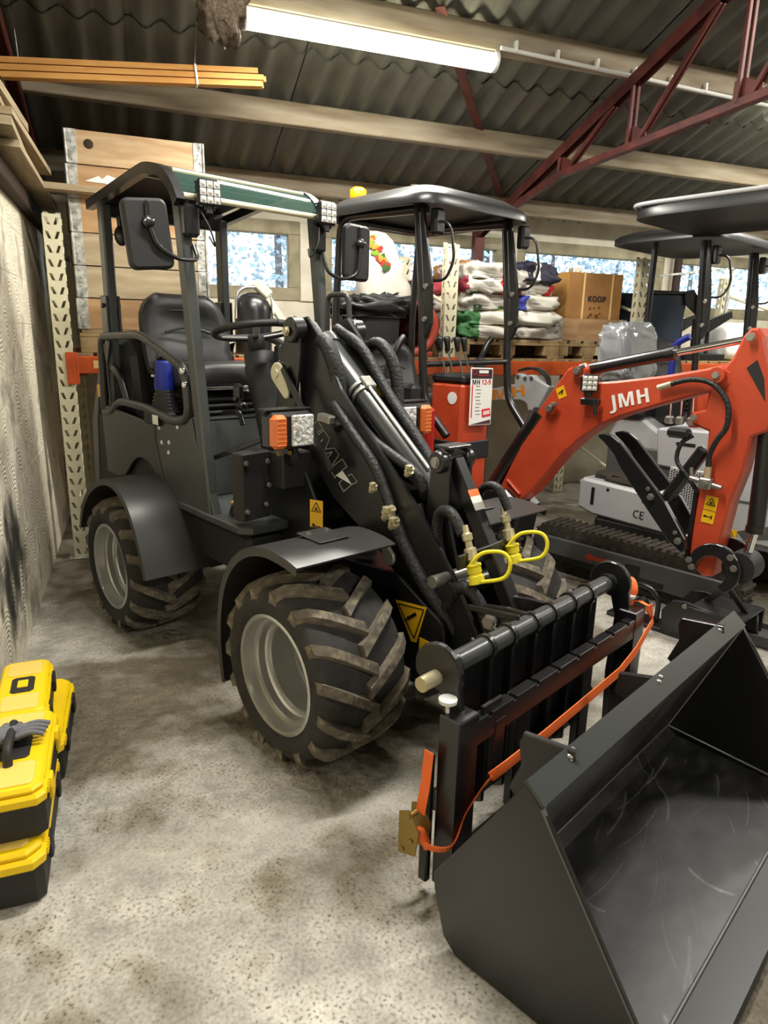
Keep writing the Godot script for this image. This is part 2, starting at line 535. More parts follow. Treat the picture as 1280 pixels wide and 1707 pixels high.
	M.chrome = mat(Color(0.86, 0.86, 0.86), 0.14, 1.0)
	M.steel = mat(Color(0.62, 0.61, 0.58), 0.35, 0.8)
	M.brass = mat(Color(0.76, 0.72, 0.58), 0.35, 0.5)
	M.hose = mat(Color(0.095, 0.092, 0.09), 0.55)
	M.hose.normal_enabled = true; M.hose.normal_texture = bump_tex(18, 0.08, 2.5, 128); M.hose.uv1_triplanar = true; M.hose.uv1_scale = Vector3.ONE * 6
	M.seat = mat(Color(0.17, 0.168, 0.165), 0.46)
	M.orange = tri_mat(noise_tex(97, 0.02, [[0.0, Color(0.68, 0.235, 0.125)], [1.0, Color(0.74, 0.28, 0.155)]], 128), 1.5, 0.42, false)
	M.red = mat(Color(0.62, 0.10, 0.06), 0.45)
	M.amber = mat(Color(0.90, 0.44, 0.14), 0.25); M.amber.clearcoat_enabled = true
	M.amber_yellow = mat(Color(1.0, 0.62, 0.05), 0.3)
	M.lens = mat(Color(0.86, 0.86, 0.84), 0.15, 0.3)
	M.lens_face = tri_mat(noise_tex(98, 0.05, [[0.0, Color(0.55, 0.55, 0.53)], [0.45, Color(0.84, 0.84, 0.82)], [1.0, Color(1, 1, 1)]], 128, 2), 6.0, 0.12, false, bump_tex(28, 0.05, 5.0, 128), 0.8)
	M.white = mat(Color(0.88, 0.88, 0.86), 0.5)
	M.outline = mat(Color(0.62, 0.61, 0.58), 0.5)
	M.yellow = mat(Color(0.93, 0.86, 0.14), 0.5)
	M.sticker = mat(Color(0.90, 0.70, 0.07), 0.45)
	M.sticker_ink = mat(Color(0.07, 0.06, 0.05), 0.5)
	M.silver = mat(Color(0.70, 0.705, 0.71), 0.4, 0.15)
	M.grey_dark = mat(Color(0.30, 0.30, 0.295), 0.55)
	M.strap = mat(Color(1.0, 0.46, 0.20), 0.7)
	M.gold_zinc = mat(Color(0.62, 0.52, 0.28), 0.35, 0.7)
	M.blue = mat(Color(0.06, 0.13, 0.52), 0.5)
	M.tool_yellow = mat(Color(0.95, 0.80, 0.05), 0.42)
	M.tool_black = mat(Color(0.13, 0.125, 0.12), 0.6)
	M.clear_lid = mat(Color(0.93, 0.80, 0.40), 0.3)
	M.blade = mat(Color.WHITE, 0.38); M.blade.albedo_texture = bucket_texture()
	M.edge_wear = mat(Color(0.42, 0.42, 0.42), 0.4, 0.4)
	M.tint = mat(Color(0.22, 0.32, 0.285, 0.5), 0.06); M.tint.transparency = BaseMaterial3D.TRANSPARENCY_ALPHA
	M.glass = mat(Color(0.85, 0.92, 1.0, 0.10), 0.05); M.glass.transparency = BaseMaterial3D.TRANSPARENCY_ALPHA
	M.film = mat(Color(0.78, 0.80, 0.82, 0.34), 0.10); M.film.metallic = 0.3; M.film.transparency = BaseMaterial3D.TRANSPARENCY_ALPHA
	M.bag_black = mat(Color(0.13, 0.13, 0.13), 0.4)
	M.net = tri_mat(noise_tex(99, 0.12, [[0.0, Color(0.22, 0.18, 0.14)], [1.0, Color(0.52, 0.46, 0.38)]], 128), 3.0, 0.95)
	M.leaf = mat(Color(0.66, 0.74, 0.78), 0.9)
	M.track = tri_mat(noise_tex(93, 0.05, [[0.0, Color(0.13, 0.115, 0.10)], [1.0, Color(0.30, 0.26, 0.21)]], 128), 3.0, 0.9, false)
	M.tube_glow = mat(Color(1, 1, 0.95), 0.4); M.tube_glow.emission_enabled = true; M.tube_glow.emission = Color(1.0, 0.97, 0.87); M.tube_glow.emission_energy_multiplier = 12.0
	M.sack = []
	for k in 7:
		var s := mat(Color.WHITE, 0.7)
		s.albedo_texture = sack_texture(k)
		s.texture_repeat = false
		M.sack.append(s)

# ---------------------------------------------------------------- the building
const RZ := -6.1
func roof_y(z: float) -> float:
	var r := 2.67 + 0.325 * (minf(z, -0.4) - RZ)
	return r - 0.325 * maxf(z + 0.4, 0.0)

func structure(called: String, st: SurfaceTool, m: Material) -> MeshInstance3D:
	var o := obj(called, st, m, self)
	tag(o, "", "", "", "structure")
	return o

func corrugated(length: float, w: float) -> ArrayMesh:
	var st := mb()
	var n := int(round(w / 0.177 * 8))
	for side in 2:
		soft(st)
		for i in n:
			for k in 4:
				var P := func(a: int, b: int) -> Vector3:
					var x := w * a / n
					return Vector3(x, 0.030 * sin(TAU * x / 0.177) + side * 0.007, length * b / 4.0)
				quad(st, P.call(i, k), P.call(i + 1, k), P.call(i + 1, k + 1), P.call(i, k + 1))
	return done(st, M.sheet)

func tube_light(label: String, x0: float, z: float, y: float, power: float) -> void:
	var len := 1.5
	var t := thing("tube_light", label, "lamp", Transform3D(Basis(), Vector3(x0 + len / 2, y, z)), "fluorescent tube fittings under the purlins")
	var st := mb()
	box(st, Vector3(0, 0.015, 0), Vector3(len, 0.045, 0.07), 0.008)
	obj("housing", st, M.white, t)
	st = mb()
	var pr := []
	for k in 13:
		var a := PI + PI * k / 12
		pr.append(Vector2(cos(a) * 0.062, sin(a) * 0.06))
	sheet(st, pr, 0.003, -len / 2 + 0.02, len / 2 - 0.02, Transform3D(Basis(Vector3.UP, PI / 2), Vector3.ZERO))
	obj("diffuser", st, M.tube_glow, t)
	for s in [-1, 1]:
		st = mb()
		lathe(st, [Vector2(0.0, -0.012), Vector2(0.056, -0.012), Vector2(0.058, 0.012), Vector2(0, 0.012)], 16, axis_x(Vector3(s * (len / 2 - 0.008), -0.004, 0)), true)
		obj("end_cap", st, M.white, t)
	var l := AreaLight3D.new()
	l.name = "lamp_light"
	l.area_size = Vector2(len - 0.1, 0.09)
	l.light_energy = power
	l.light_color = Color(1.0, 0.985, 0.95)
	l.area_range = 30.0
	l.shadow_enabled = true
	l.position = Vector3(0, -0.072, 0)
	l.rotation_degrees = Vector3(-90, 0, 0)
	t.add_child(l)

func build_room() -> void:
	var st := mb()
	box(st, Vector3(5, -0.1, -0.5), Vector3(12, 0.2, 12))
	structure("floor", st, M.floor)
	# left wall: core and the rendered blocks that the photograph shows
	st = mb()
	box(st, Vector3(-0.75, 1.15, -0.5), Vector3(0.3, 2.3, 12))
	var wl := structure("wall_left", st, M.block)
	var rng := RandomNumberGenerator.new(); rng.seed = 4
	for r in 9:
		var z := -6.25 + (0.31 if r % 2 else 0.0)
		while z < -0.7:
			st = mb()
			box(st, Vector3(-0.598 + rng.randf_range(-0.0012, 0.0012), r * 0.255 + 0.1275, z + 0.31), Vector3(0.05, 0.2545, 0.6195), 0.0012)
			obj("block", st, M.block, wl)
			z += 0.62
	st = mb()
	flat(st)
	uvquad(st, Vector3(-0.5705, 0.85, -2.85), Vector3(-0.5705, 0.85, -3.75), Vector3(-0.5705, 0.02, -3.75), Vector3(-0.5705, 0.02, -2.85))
	obj("soot_stain", st, M.soot, wl)
	st = mb()
	var pg := poly([-6.5, 2.3, 5.5, 2.3, 5.5, 2.7, -0.4, 4.5, -6.5, 2.55])
	plate(st, pg, 0.6, 0.75, Transform3D(Basis(Vector3.UP, -PI / 2), Vector3.ZERO))
	obj("gable", st, M.dark_wood, wl)
	st = mb()
	box(st, Vector3(-0.56, 2.24, -1.0), Vector3(0.1, 0.10, 10.4), 0.006)
	var tp := structure("trim_1", st, M.dark_wood)
	# far wall with its row of windows
	st = mb()
	box(st, Vector3(5, 0.895, RZ - 0.1), Vector3(12, 1.79, 0.2))
	var wb := structure("wall_back", st, M.concrete)
	st = mb()
	box(st, Vector3(5, 2.62, RZ - 0.1), Vector3(12, 0.36, 0.2))
	obj("lintel", st, M.concrete, wb)
	var wins := [[-0.3, 1.33], [1.72, 3.36], [3.68, 5.27], [5.62, 7.2], [7.55, 9.1], [9.45, 10.7]]
	var x := -1.0
	for k in wins.size() + 1:
		var x1: float = (wins[k][0] - 0.1) if k < wins.size() else 11.0
		st = mb()
		box(st, Vector3((x + x1) / 2, 2.115, RZ - 0.09), Vector3(x1 - x, 0.65, 0.22), 0.006)
		obj("pier", st, M.concrete, wb)
		if k < wins.size(): x = wins[k][1] + 0.1
	for k in wins.size():
		var a: float = wins[k][0]
		var b: float = wins[k][1]
		st = mb()
		for q in [[(a + b) / 2, 2.39, b - a + 0.2, 0.11], [(a + b) / 2, 1.845, b - a + 0.2, 0.11]]:
			box(st, Vector3(q[0], q[1], RZ - 0.04), Vector3(q[2], q[3], 0.1), 0.006)
		for q in [a - 0.05, b + 0.05]:
			box(st, Vector3(q, 2.117, RZ - 0.04), Vector3(0.1, 0.436, 0.1), 0.006)
		var w := structure("window_%d" % (k + 1), st, M.frame)
		st = mb()
		box(st, Vector3((a + b) / 2, 2.117, RZ - 0.06), Vector3(b - a, 0.44, 0.006))
		obj("pane", st, M.glass, w)
	# unseen sides close the hall
	st = mb()
	box(st, Vector3(11.1, 2.3, -0.5), Vector3(0.2, 4.6, 12.2))
	structure("wall_right", st, M.concrete)
	st = mb()
	box(st, Vector3(5, 1.5, 5.6), Vector3(12, 3.0, 0.2))
	structure("wall_front", st, M.concrete)
	# roof: unseen slab added against light leaks, sheets, purlins
	st = mb()
	var sl := atan(0.325)
	for s in [0, 1]:
		var za := -6.5 if s == 0 else -0.4
		var zb := -0.4 if s == 0 else 5.8
		var ya := roof_y(za) + 0.09
		var yb := roof_y(zb) + 0.09
		box(st, Vector3(5, (ya + yb) / 2, (za + zb) / 2), Vector3(12.2, 0.06, Vector2(zb - za, yb - ya).length() + 0.1), 0, Basis(Vector3.RIGHT, -sl if s == 0 else sl))
	var ce := structure("ceiling", st, M.dark_wood)
	var cm := corrugated(1.98, 1.08)
	for row in 7:
		for c in 11:
			var z0 := -6.45 + row * 1.76 if row < 4 else -0.45 + (row - 4) * 1.9
			var b := Basis(Vector3.RIGHT, -sl if row < 4 else sl)
			var lift := 0.012 * (c % 2) + 0.014 * (row % 2)
			if row == 3 : z0 = -6.45 + 2.42 * 1.76
			put("roof_sheet", cm, ce, Transform3D(b, Vector3(-1.0 + c * 1.062, roof_y(z0) + lift, z0)))
	for z in [-5.79, -4.97, -4.08, -3.19, -2.31, -1.43, -0.55, 0.6, 1.6, 2.6, 3.6]:
		st = mb()
		box(st, Vector3(5, roof_y(z) - 0.102, z), Vector3(12, 0.14, 0.075), 0.006)
		obj("purlin", st, M.purlin, ce)
	st = mb()
	box(st, Vector3(5, 2.70, -6.0), Vector3(12, 0.07, 0.16), 0.006)
	obj("wall_plate", st, M.purlin, ce)

func truss(label: String, x: float, with_web: bool) -> void:
	var t := thing("roof_truss", label, "truss", Transform3D(Basis(), Vector3(x, 0, -6.0)), "")
	var o := -Vector3(x, 0, -6.0)
	var tc := func(z: float) -> Vector3: return Vector3(x, roof_y(z) - 0.245, z) + o
	var bc := func(z: float) -> Vector3: return Vector3(x, 2.715 + 0.017 * (z + 4.75) + minf(z + 4.75, 0.0) * 0.16, z) + o
	var st := mb()
	for s in [-1, 1]: bar(st, tc.call(-6.0) + Vector3(s * 0.03, 0, 0), tc.call(-0.4) + Vector3(s * 0.03, 0, 0), 0.012, 0.075)
	bar(st, tc.call(-6.0) + Vector3(0, 0.03, 0), tc.call(-0.4) + Vector3(0, 0.03, 0), 0.075, 0.012)
	obj("top_chord", st, M.truss, t)
	if not with_web: return
	st = mb()
	for q in [[-5.95, -4.75], [-4.75, 2.0]]:
		for s in [-1, 1]: bar(st, bc.call(q[0]) + Vector3(s * 0.022, 0, 0), bc.call(q[1]) + Vector3(s * 0.022, 0, 0), 0.01, 0.045)
		bar(st, bc.call(q[0]) + Vector3(0, -0.02, 0), bc.call(q[1]) + Vector3(0, -0.02, 0), 0.05, 0.008)
	obj("bottom_chord", st, M.truss, t)
	var zs := [-4.75, -3.98, -3.12, -2.2, -1.2]
	for k in zs.size():
		var z: float = zs[k]
		for s in [-1, 1]:
			st = mb()
			bar(st, bc.call(z) + Vector3(s * 0.02, 0, 0), tc.call(z) + Vector3(s * 0.02, 0, 0), 0.022, 0.022, Vector3.BACK)
			obj("upright", st, M.truss, t)
		if k < zs.size() - 1:
			st = mb()
			for s in [-1, 1]: bar(st, bc.call(z + 0.07) + Vector3(s * 0.014, 0, 0), tc.call(lerpf(z, zs[k + 1], 0.75)) + Vector3(s * 0.014, -0.03, 0), 0.018, 0.03)
			obj("diagonal", st, M.truss, t)
		st = mb()
		var p: Vector3 = bc.call(z)
		plate(st, poly([-0.05, -0.02, 0.14, -0.02, 0.14, 0.06, 0.02, 0.12, -0.05, 0.12]), -0.005, 0.005, Transform3D(Basis(Vector3.UP, -PI / 2), p), 0.001)
		obj("gusset", st, M.truss, t)

func build_roof_things() -> void:
	truss("red steel roof truss with slanting web bars right of the lit tube", 3.12, true)
	truss("dark red roof truss against the left wall above the timber pile", -0.535, false)
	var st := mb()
	bar(st, Vector3(1.75, roof_y(-4.0) - 0.05, -4.0), Vector3(3.25, roof_y(-5.85) - 0.05, -5.85), 0.06, 0.008)  # the truss's cast shadow, drawn as a dark red strip of its own
	tag(obj("truss_shadow_strip", st, M.truss, self), "flat dark red strip for the truss shadow, slantwise under the corrugated sheets", "brace")
	st = mb()
	box(st, Vector3(3.12, 1.28, -6.03), Vector3(0.10, 2.56, 0.07), 0.004)
	tag(obj("steel_column", st, M.truss, self), "dark red steel column against the window wall under the web-barred truss", "column")
	st = mb()
	rod(st, Vector3(5.44, 0.0, -5.96), Vector3(5.44, 2.62, -5.96), 0.04, 14)
	tag(obj("downpipe", st, M.dark_wood, self), "dark brown vertical pipe between the third and fourth windows", "pipe")
	# conduit with clips on the purlin, right of the lamp
	var c := thing("cable_conduit", "thin white cable conduit clipped along the purlin beside the lit tube", "conduit", Transform3D(Basis(Vector3.BACK, -0.02), Vector3(2.16, 3.165, -4.02)))
	st = mb()
	rod(st, Vector3.ZERO, Vector3(2.25, 0, 0), 0.012)
	obj("pipe", st, M.white, c)
	for k in 8:
		st = mb()
		box(st, Vector3(0.1 + k * 0.29, 0.022, 0), Vector3(0.02, 0.06, 0.03), 0.003)
		obj("clip", st, M.white, c)
	# a bundle of laths laid against the purlin
	var b := thing("lath_bundle", "bundle of pale new wooden laths strapped together high on the left", "laths", Transform3D(Basis(Vector3.BACK, 0.098), Vector3(-0.56, 2.838, -4.53)))
	var k2 := 0
	for q in [[0.0, 0.0, 1.41], [0.034, 0.0, 1.43], [0.068, 0.0, 1.36], [0.0, 0.03, 1.40], [0.034, 0.03, 1.41], [0.068, 0.03, 1.38]]:
		st = mb()
		var L: float = q[2]
		wood(st, Vector3(L / 2, q[0] - 0.034, q[1]), Vector3(L, 0.028, 0.028), 0)
		obj("lath", st, M.lath, b)
		k2 += 1
	st = mb()
	for y in [-0.051, 0.051]: box(st, Vector3(1.02, y, 0.015), Vector3(0.012, 0.003, 0.066))
	for z in [-0.018, 0.048]: box(st, Vector3(1.02, 0, z), Vector3(0.012, 0.104, 0.003))
	obj("band", st, M.white, b)
	st = mb()
	rod(st, Vector3(1.02, 0.05, 0.015), Vector3(1.06, 0.27, 0.015), 0.003, 6)
	rod(st, Vector3(0.1, 0.05, 0.015), Vector3(0.12, 0.33, 0.015), 0.003, 6)
	obj("hanger_wire", st, M.steel, b)
	# netting bag hung beside the lamp
	st = mb()
	cushion(st, Vector3(0.23, 0.40, 0.20), Transform3D(Basis(), Vector3.ZERO), 0.65, 5, 0.45, 28, 20, 9.0)
	var hb := obj("netting_bag", st, M.net, self, Transform3D(Basis(), Vector3(0.535, 3.13, -3.93)))
	tag(hb, "crumpled brown netting bag hanging from the purlin at the lamp's left end", "bag")
	# sawn boards stored on top of the left wall
	rng_boards()

func wood(st: SurfaceTool, c: Vector3, s: Vector3, axis: int, bev := 0.003, b := Basis()) -> void:
	# a box whose uv follow the grain along «axis»
	flat(st)
	var h := s / 2
	var off := Vector2(fposmod(c.x * 3.7 + c.z * 1.9, 1.0), fposmod(c.y * 5.3 + c.x, 1.0))
	var ax := [Vector3.RIGHT, Vector3.UP, Vector3.BACK]
	for f in 3:
		for sg in [-1.0, 1.0]:
			var n: Vector3 = ax[f] * sg
			var u: Vector3 = ax[axis] if f != axis else ax[(axis + 1) % 3]
			var v := n.cross(u)
			var hu := absf(h.dot(u))
			var hv := absf(h.dot(v.abs()))
			var hn := absf(h.dot(ax[f]))
			var p := [n * hn - u * hu - v * hv, n * hn - u * hu + v * hv, n * hn + u * hu + v * hv, n * hn + u * hu - v * hv]
			var t := [Vector2(0, 0), Vector2(0, hv * 4), Vector2(hu * 1.6, hv * 4), Vector2(hu * 1.6, 0)]
			for i in [0, 1, 2, 0, 2, 3]:
				st.set_uv(t[i] + off)
				st.add_vertex(c + b * p[i])

func rng_boards() -> void:
	var l := [["weathered board lying lowest on the left wall's top", 2.315, -3.75, 1.75, 0.03, 0.0], ["grey board second from the bottom of the wall-top timber pile", 2.36, -3.55, 1.55, 0.035, 2.0], ["pale board with a slanted end in the middle of the wall-top pile", 2.41, -3.6, 1.25, 0.03, -1.5],
		["thin board nearly topmost on the timber pile over the left wall", 2.455, -3.45, 1.15, 0.03, 1.0], ["uppermost short board on the timber pile over the left wall", 2.50, -3.3, 0.95, 0.04, -2.0]]
	for q in l:
		var st := mb()
		wood(st, Vector3(0, 0, -q[3] / 2), Vector3(0.17, q[4], q[3]), 2)
		var o := obj("timber_board", st, M.board_grey, self, at(Vector3(-0.50 - (0.04 if q[1] > 2.44 else 0.0), q[1], q[2]), q[5]))
		tag(o, q[0], "board", "boards stored on the left wall")
	var st := mb()
	wood(st, Vector3.ZERO, Vector3(0.42, 0.035, 0.12), 0)
	tag(obj("timber_block", st, M.board_grey, self, at(Vector3(-0.33, 2.315, -4.75), 4)), "short pale plank crosswise under the pile beside the tall collar stack", "board", "boards stored on the left wall")

func build_outside() -> void:
	var st := mb()
	box(st, Vector3(5, -0.15, -26), Vector3(60, 0.3, 39))
	structure("ground", st, mat(Color(0.62, 0.66, 0.62), 0.9))
	var st2 := mb()
	quad(st2, Vector3(-0.5, 0, 0), Vector3(0, 0.35, 0.1), Vector3(0.5, 0, 0), Vector3(0, -0.35, 0.1))
	var leaf := done(st2, M.leaf)
	var rng := RandomNumberGenerator.new(); rng.seed = 12
	var spots := [[1.9, -9.5, 1.3, 4.0], [3.6, -10.2, 1.5, 3.4], [5.2, -9.8, 1.5, 4.2], [7.2, -11.0, 1.8, 3.6], [9.0, -11.5, 1.3, 3.3], [11.3, -12.0, 1.4, 4.2], [13.6, -11.8, 1.7, 4.6]]
	var what := ["bushy pale tree outside the leftmost window", "low tree outside, left part of the second window", "broad tree outside behind the hanging sacks' window", "wide tree outside behind the cardboard box window", "slim tree outside at the third window's right end", "pointed tree outside the fourth window", "tall tree outside behind the right canopies"]
	for k in spots.size():
		var q: Array = spots[k]
		var t := thing("tree", what[k], "tree", at(Vector3(q[0], 0, q[1])), "trees outside the windows")
		var s3 := mb()
		tube(s3, [Vector3.ZERO, Vector3(0.05, q[3] * 0.5, 0), Vector3(0, q[3] * 0.9, 0)], 0.09, 8, 0.03)
		obj("trunk", s3, M.dark_wood, t)
		var mm := MultiMesh.new()
		mm.transform_format = MultiMesh.TRANSFORM_3D
		mm.mesh = leaf
		mm.instance_count = 2600
		for i in 2600:
			var h := rng.randf()
			var r: float = q[2] * (1.0 - 0.55 * h) * sqrt(rng.randf())
			var a := rng.randf() * TAU
			var p := Vector3(cos(a) * r, 0.7 + h * (q[3] - 0.7), sin(a) * r)
			var b := Basis.from_euler(Vector3(rng.randf() * TAU, rng.randf() * TAU, rng.randf() * TAU)).scaled(Vector3.ONE * rng.randf_range(0.05, 0.13))
			mm.set_instance_transform(i, Transform3D(b, p))
		var mi := MultiMeshInstance3D.new()
		mi.multimesh = mm
		mi.name = "foliage"
		mi.set_meta("kind", "stuff")
		t.add_child(mi)

# ---------------------------------------------------------------- racking and what is stored on it
func perforated(st: SurfaceTool, o: Vector3, u: Vector3, h: float, w: float, pitch: float, cols: int, hole := Vector2(0.014, 0.034)) -> void:
	# an upright's face: w wide along u, h high, with slanted slots cut through it
	flat(st)
	var n := u.cross(Vector3.UP) * -0.004
	var rows := int(h / pitch)
	var cw := w / cols
	for r in rows:
		for c in cols:
			var ctr := o + u * (cw * (c + 0.5)) + Vector3.UP * (pitch * (r + 0.5))
			var sl := 0.008 * (1.0 if c % 2 == 0 else -1.0)
			var O := []
			var I := []
			for q in [Vector2(-1, -1), Vector2(1, -1), Vector2(1, 1), Vector2(-1, 1)]:
				O.append(ctr + u * q.x * cw / 2 + Vector3.UP * q.y * pitch / 2)
				I.append(ctr + u * (q.x * hole.x / 2 - q.y * sl) + Vector3.UP * q.y * hole.y / 2)
			for k in 4:
				var k2 := (k + 1) % 4
				quad(st, O[k], I[k], I[k2], O[k2])
				quad(st, I[k], I[k] + n, I[k2] + n, I[k2])

func upright(parent: Node, x: float, z: float, h: float) -> void:
	var st := mb()
	perforated(st, Vector3(x - 0.05, 0.012, z), Vector3.RIGHT, h, 0.10, 0.08, 2, Vector2(0.017, 0.042))
	for s in [-1, 1]:
		perforated(st, Vector3(x + s * 0.05, 0.012, z if s < 0 else z - 0.07), Vector3.FORWARD if s < 0 else Vector3.BACK, h, 0.07, 0.08, 1, Vector2(0.014, 0.04))
	box(st, Vector3(x - 0.035, h / 2, z - 0.07), Vector3(0.03, h, 0.003))
	box(st, Vector3(x + 0.035, h / 2, z - 0.07), Vector3(0.03, h, 0.003))
	obj("upright", st, M.cream, parent)
	st = mb()
	box(st, Vector3(x, 0.006, z - 0.035), Vector3(0.17, 0.012, 0.13), 0.003)
	obj("foot_plate", st, M.zinc, parent)

func build_rack() -> void:
	var r := thing("pallet_rack", "cream perforated pallet racking with orange beams along the window wall", "rack", Transform3D())
	var xs := [-0.40, 2.27, 4.03, 5.9]
	for x in xs:
		for z in [-4.77, -5.72]: upright(r, x, z, 2.19)
		for y in [0.35, 1.05, 1.75]:
			var st := mb()
			rod(st, Vector3(x, y, -4.84), Vector3(x, y + 0.25, -5.72), 0.014, 8)
			obj("brace", st, M.cream, r)
	for k in xs.size() - 1:
		var a: float = xs[k] + 0.052
		var b: float = xs[k + 1] - 0.052
		for z in [-4.795, -5.74]:
			var st := mb()
			box(st, Vector3((a + b) / 2, 1.285, z), Vector3(b - a, 0.11, 0.045), 0.006)
			var bm := obj("beam", st, M.rack_orange, r)
			st = mb()
			for s in [[a, 1.0], [b, -1.0]]:
				box(st, Vector3(s[0] + s[1] * 0.012, 1.265, z + 0.024), Vector3(0.03, 0.20, 0.006), 0.002)
				box(st, Vector3(s[0] - s[1] * 0.02, 1.265, z + 0.030), Vector3(0.05, 0.20, 0.006), 0.002)
			obj("connector", st, M.rack_orange, bm)
			if z > -5 and k == 0:
				st = mb()
				box(st, Vector3(a + 0.16, 1.29, z + 0.0235), Vector3(0.09, 0.05, 0.002))
				obj("label_plate", st, M.strapping, bm)
		var n := int((b - a) / 0.125)
		for i in n:
			var st := mb()
			box(st, Vector3(a + (b - a) * (i + 0.5) / n, 1.350, -5.27), Vector3(0.105, 0.02, 0.98), 0.002)
			obj("deck_board", st, M.pallet, r)

func pallet(label: String, xf: Transform3D, w: float, d: float) -> void:
	var t := thing("pallet", label, "pallet", xf, "")
	for i in 5:
		var st := mb()
		box(st, Vector3(-w / 2 + w * (i + 0.5) / 5, 0.133, 0), Vector3(w / 5 - 0.03, 0.022, d), 0.002)
		obj("top_board", st, M.pallet, t)
	for j in 3:
		var st := mb()
		box(st, Vector3(0, 0.111, (j - 1) * (d / 2 - 0.07)), Vector3(w, 0.022, 0.14), 0.002)
		obj("cross_board", st, M.pallet, t)
		for i in 3:
			st = mb()
			box(st, Vector3((i - 1) * (w / 2 - 0.07), 0.061, (j - 1) * (d / 2 - 0.07)), Vector3(0.14, 0.078, 0.135), 0.003)
			obj("block", st, M.pallet, t)
		st = mb()
		box(st, Vector3((j - 1) * (w / 2 - 0.05), 0.011, 0), Vector3(0.10, 0.022, d), 0.002)
		obj("bottom_board", st, M.pallet, t)

func collar(label: String, xf: Transform3D, w: float, d: float, h: float, m: Material, hinge: Material) -> Node3D:
	var t := thing("pallet_collar", label, "pallet collar", xf, "")
	for s in [-1, 1]:
		var st := mb()
		wood(st, Vector3(0, h / 2, s * (d / 2 - 0.011)), Vector3(w, h - 0.006, 0.022), 0)
		obj("board", st, m, t)
		st = mb()
		wood(st, Vector3(s * (w / 2 - 0.011), h / 2, 0), Vector3(0.022, h - 0.006, d - 0.046), 2)
		obj("board", st, m, t)
	for sx in [-1, 1]:
		var st := mb()
		box(st, Vector3(sx * (w / 2 - 0.028), h / 2, d / 2 + 0.002), Vector3(0.06, h - 0.002, 0.004), 0.001)
		box(st, Vector3(sx * (w / 2 + 0.002), h / 2, d / 2 - 0.03), Vector3(0.004, h - 0.002, 0.06), 0.001)
		rod(st, Vector3(sx * (w / 2 + 0.002), 0.004, d / 2 + 0.004), Vector3(sx * (w / 2 + 0.002), h - 0.004, d / 2 + 0.004), 0.008, 8)
		for k in 4: ball(st, Vector3(sx * (w / 2 - 0.03 + 0.012 * (k % 2)), h * (k + 0.5) / 4, d / 2 + 0.005), Vector3(0.006, 0.006, 0.004), 8, 4)
		obj("hinge", st, hinge, t)
	return t

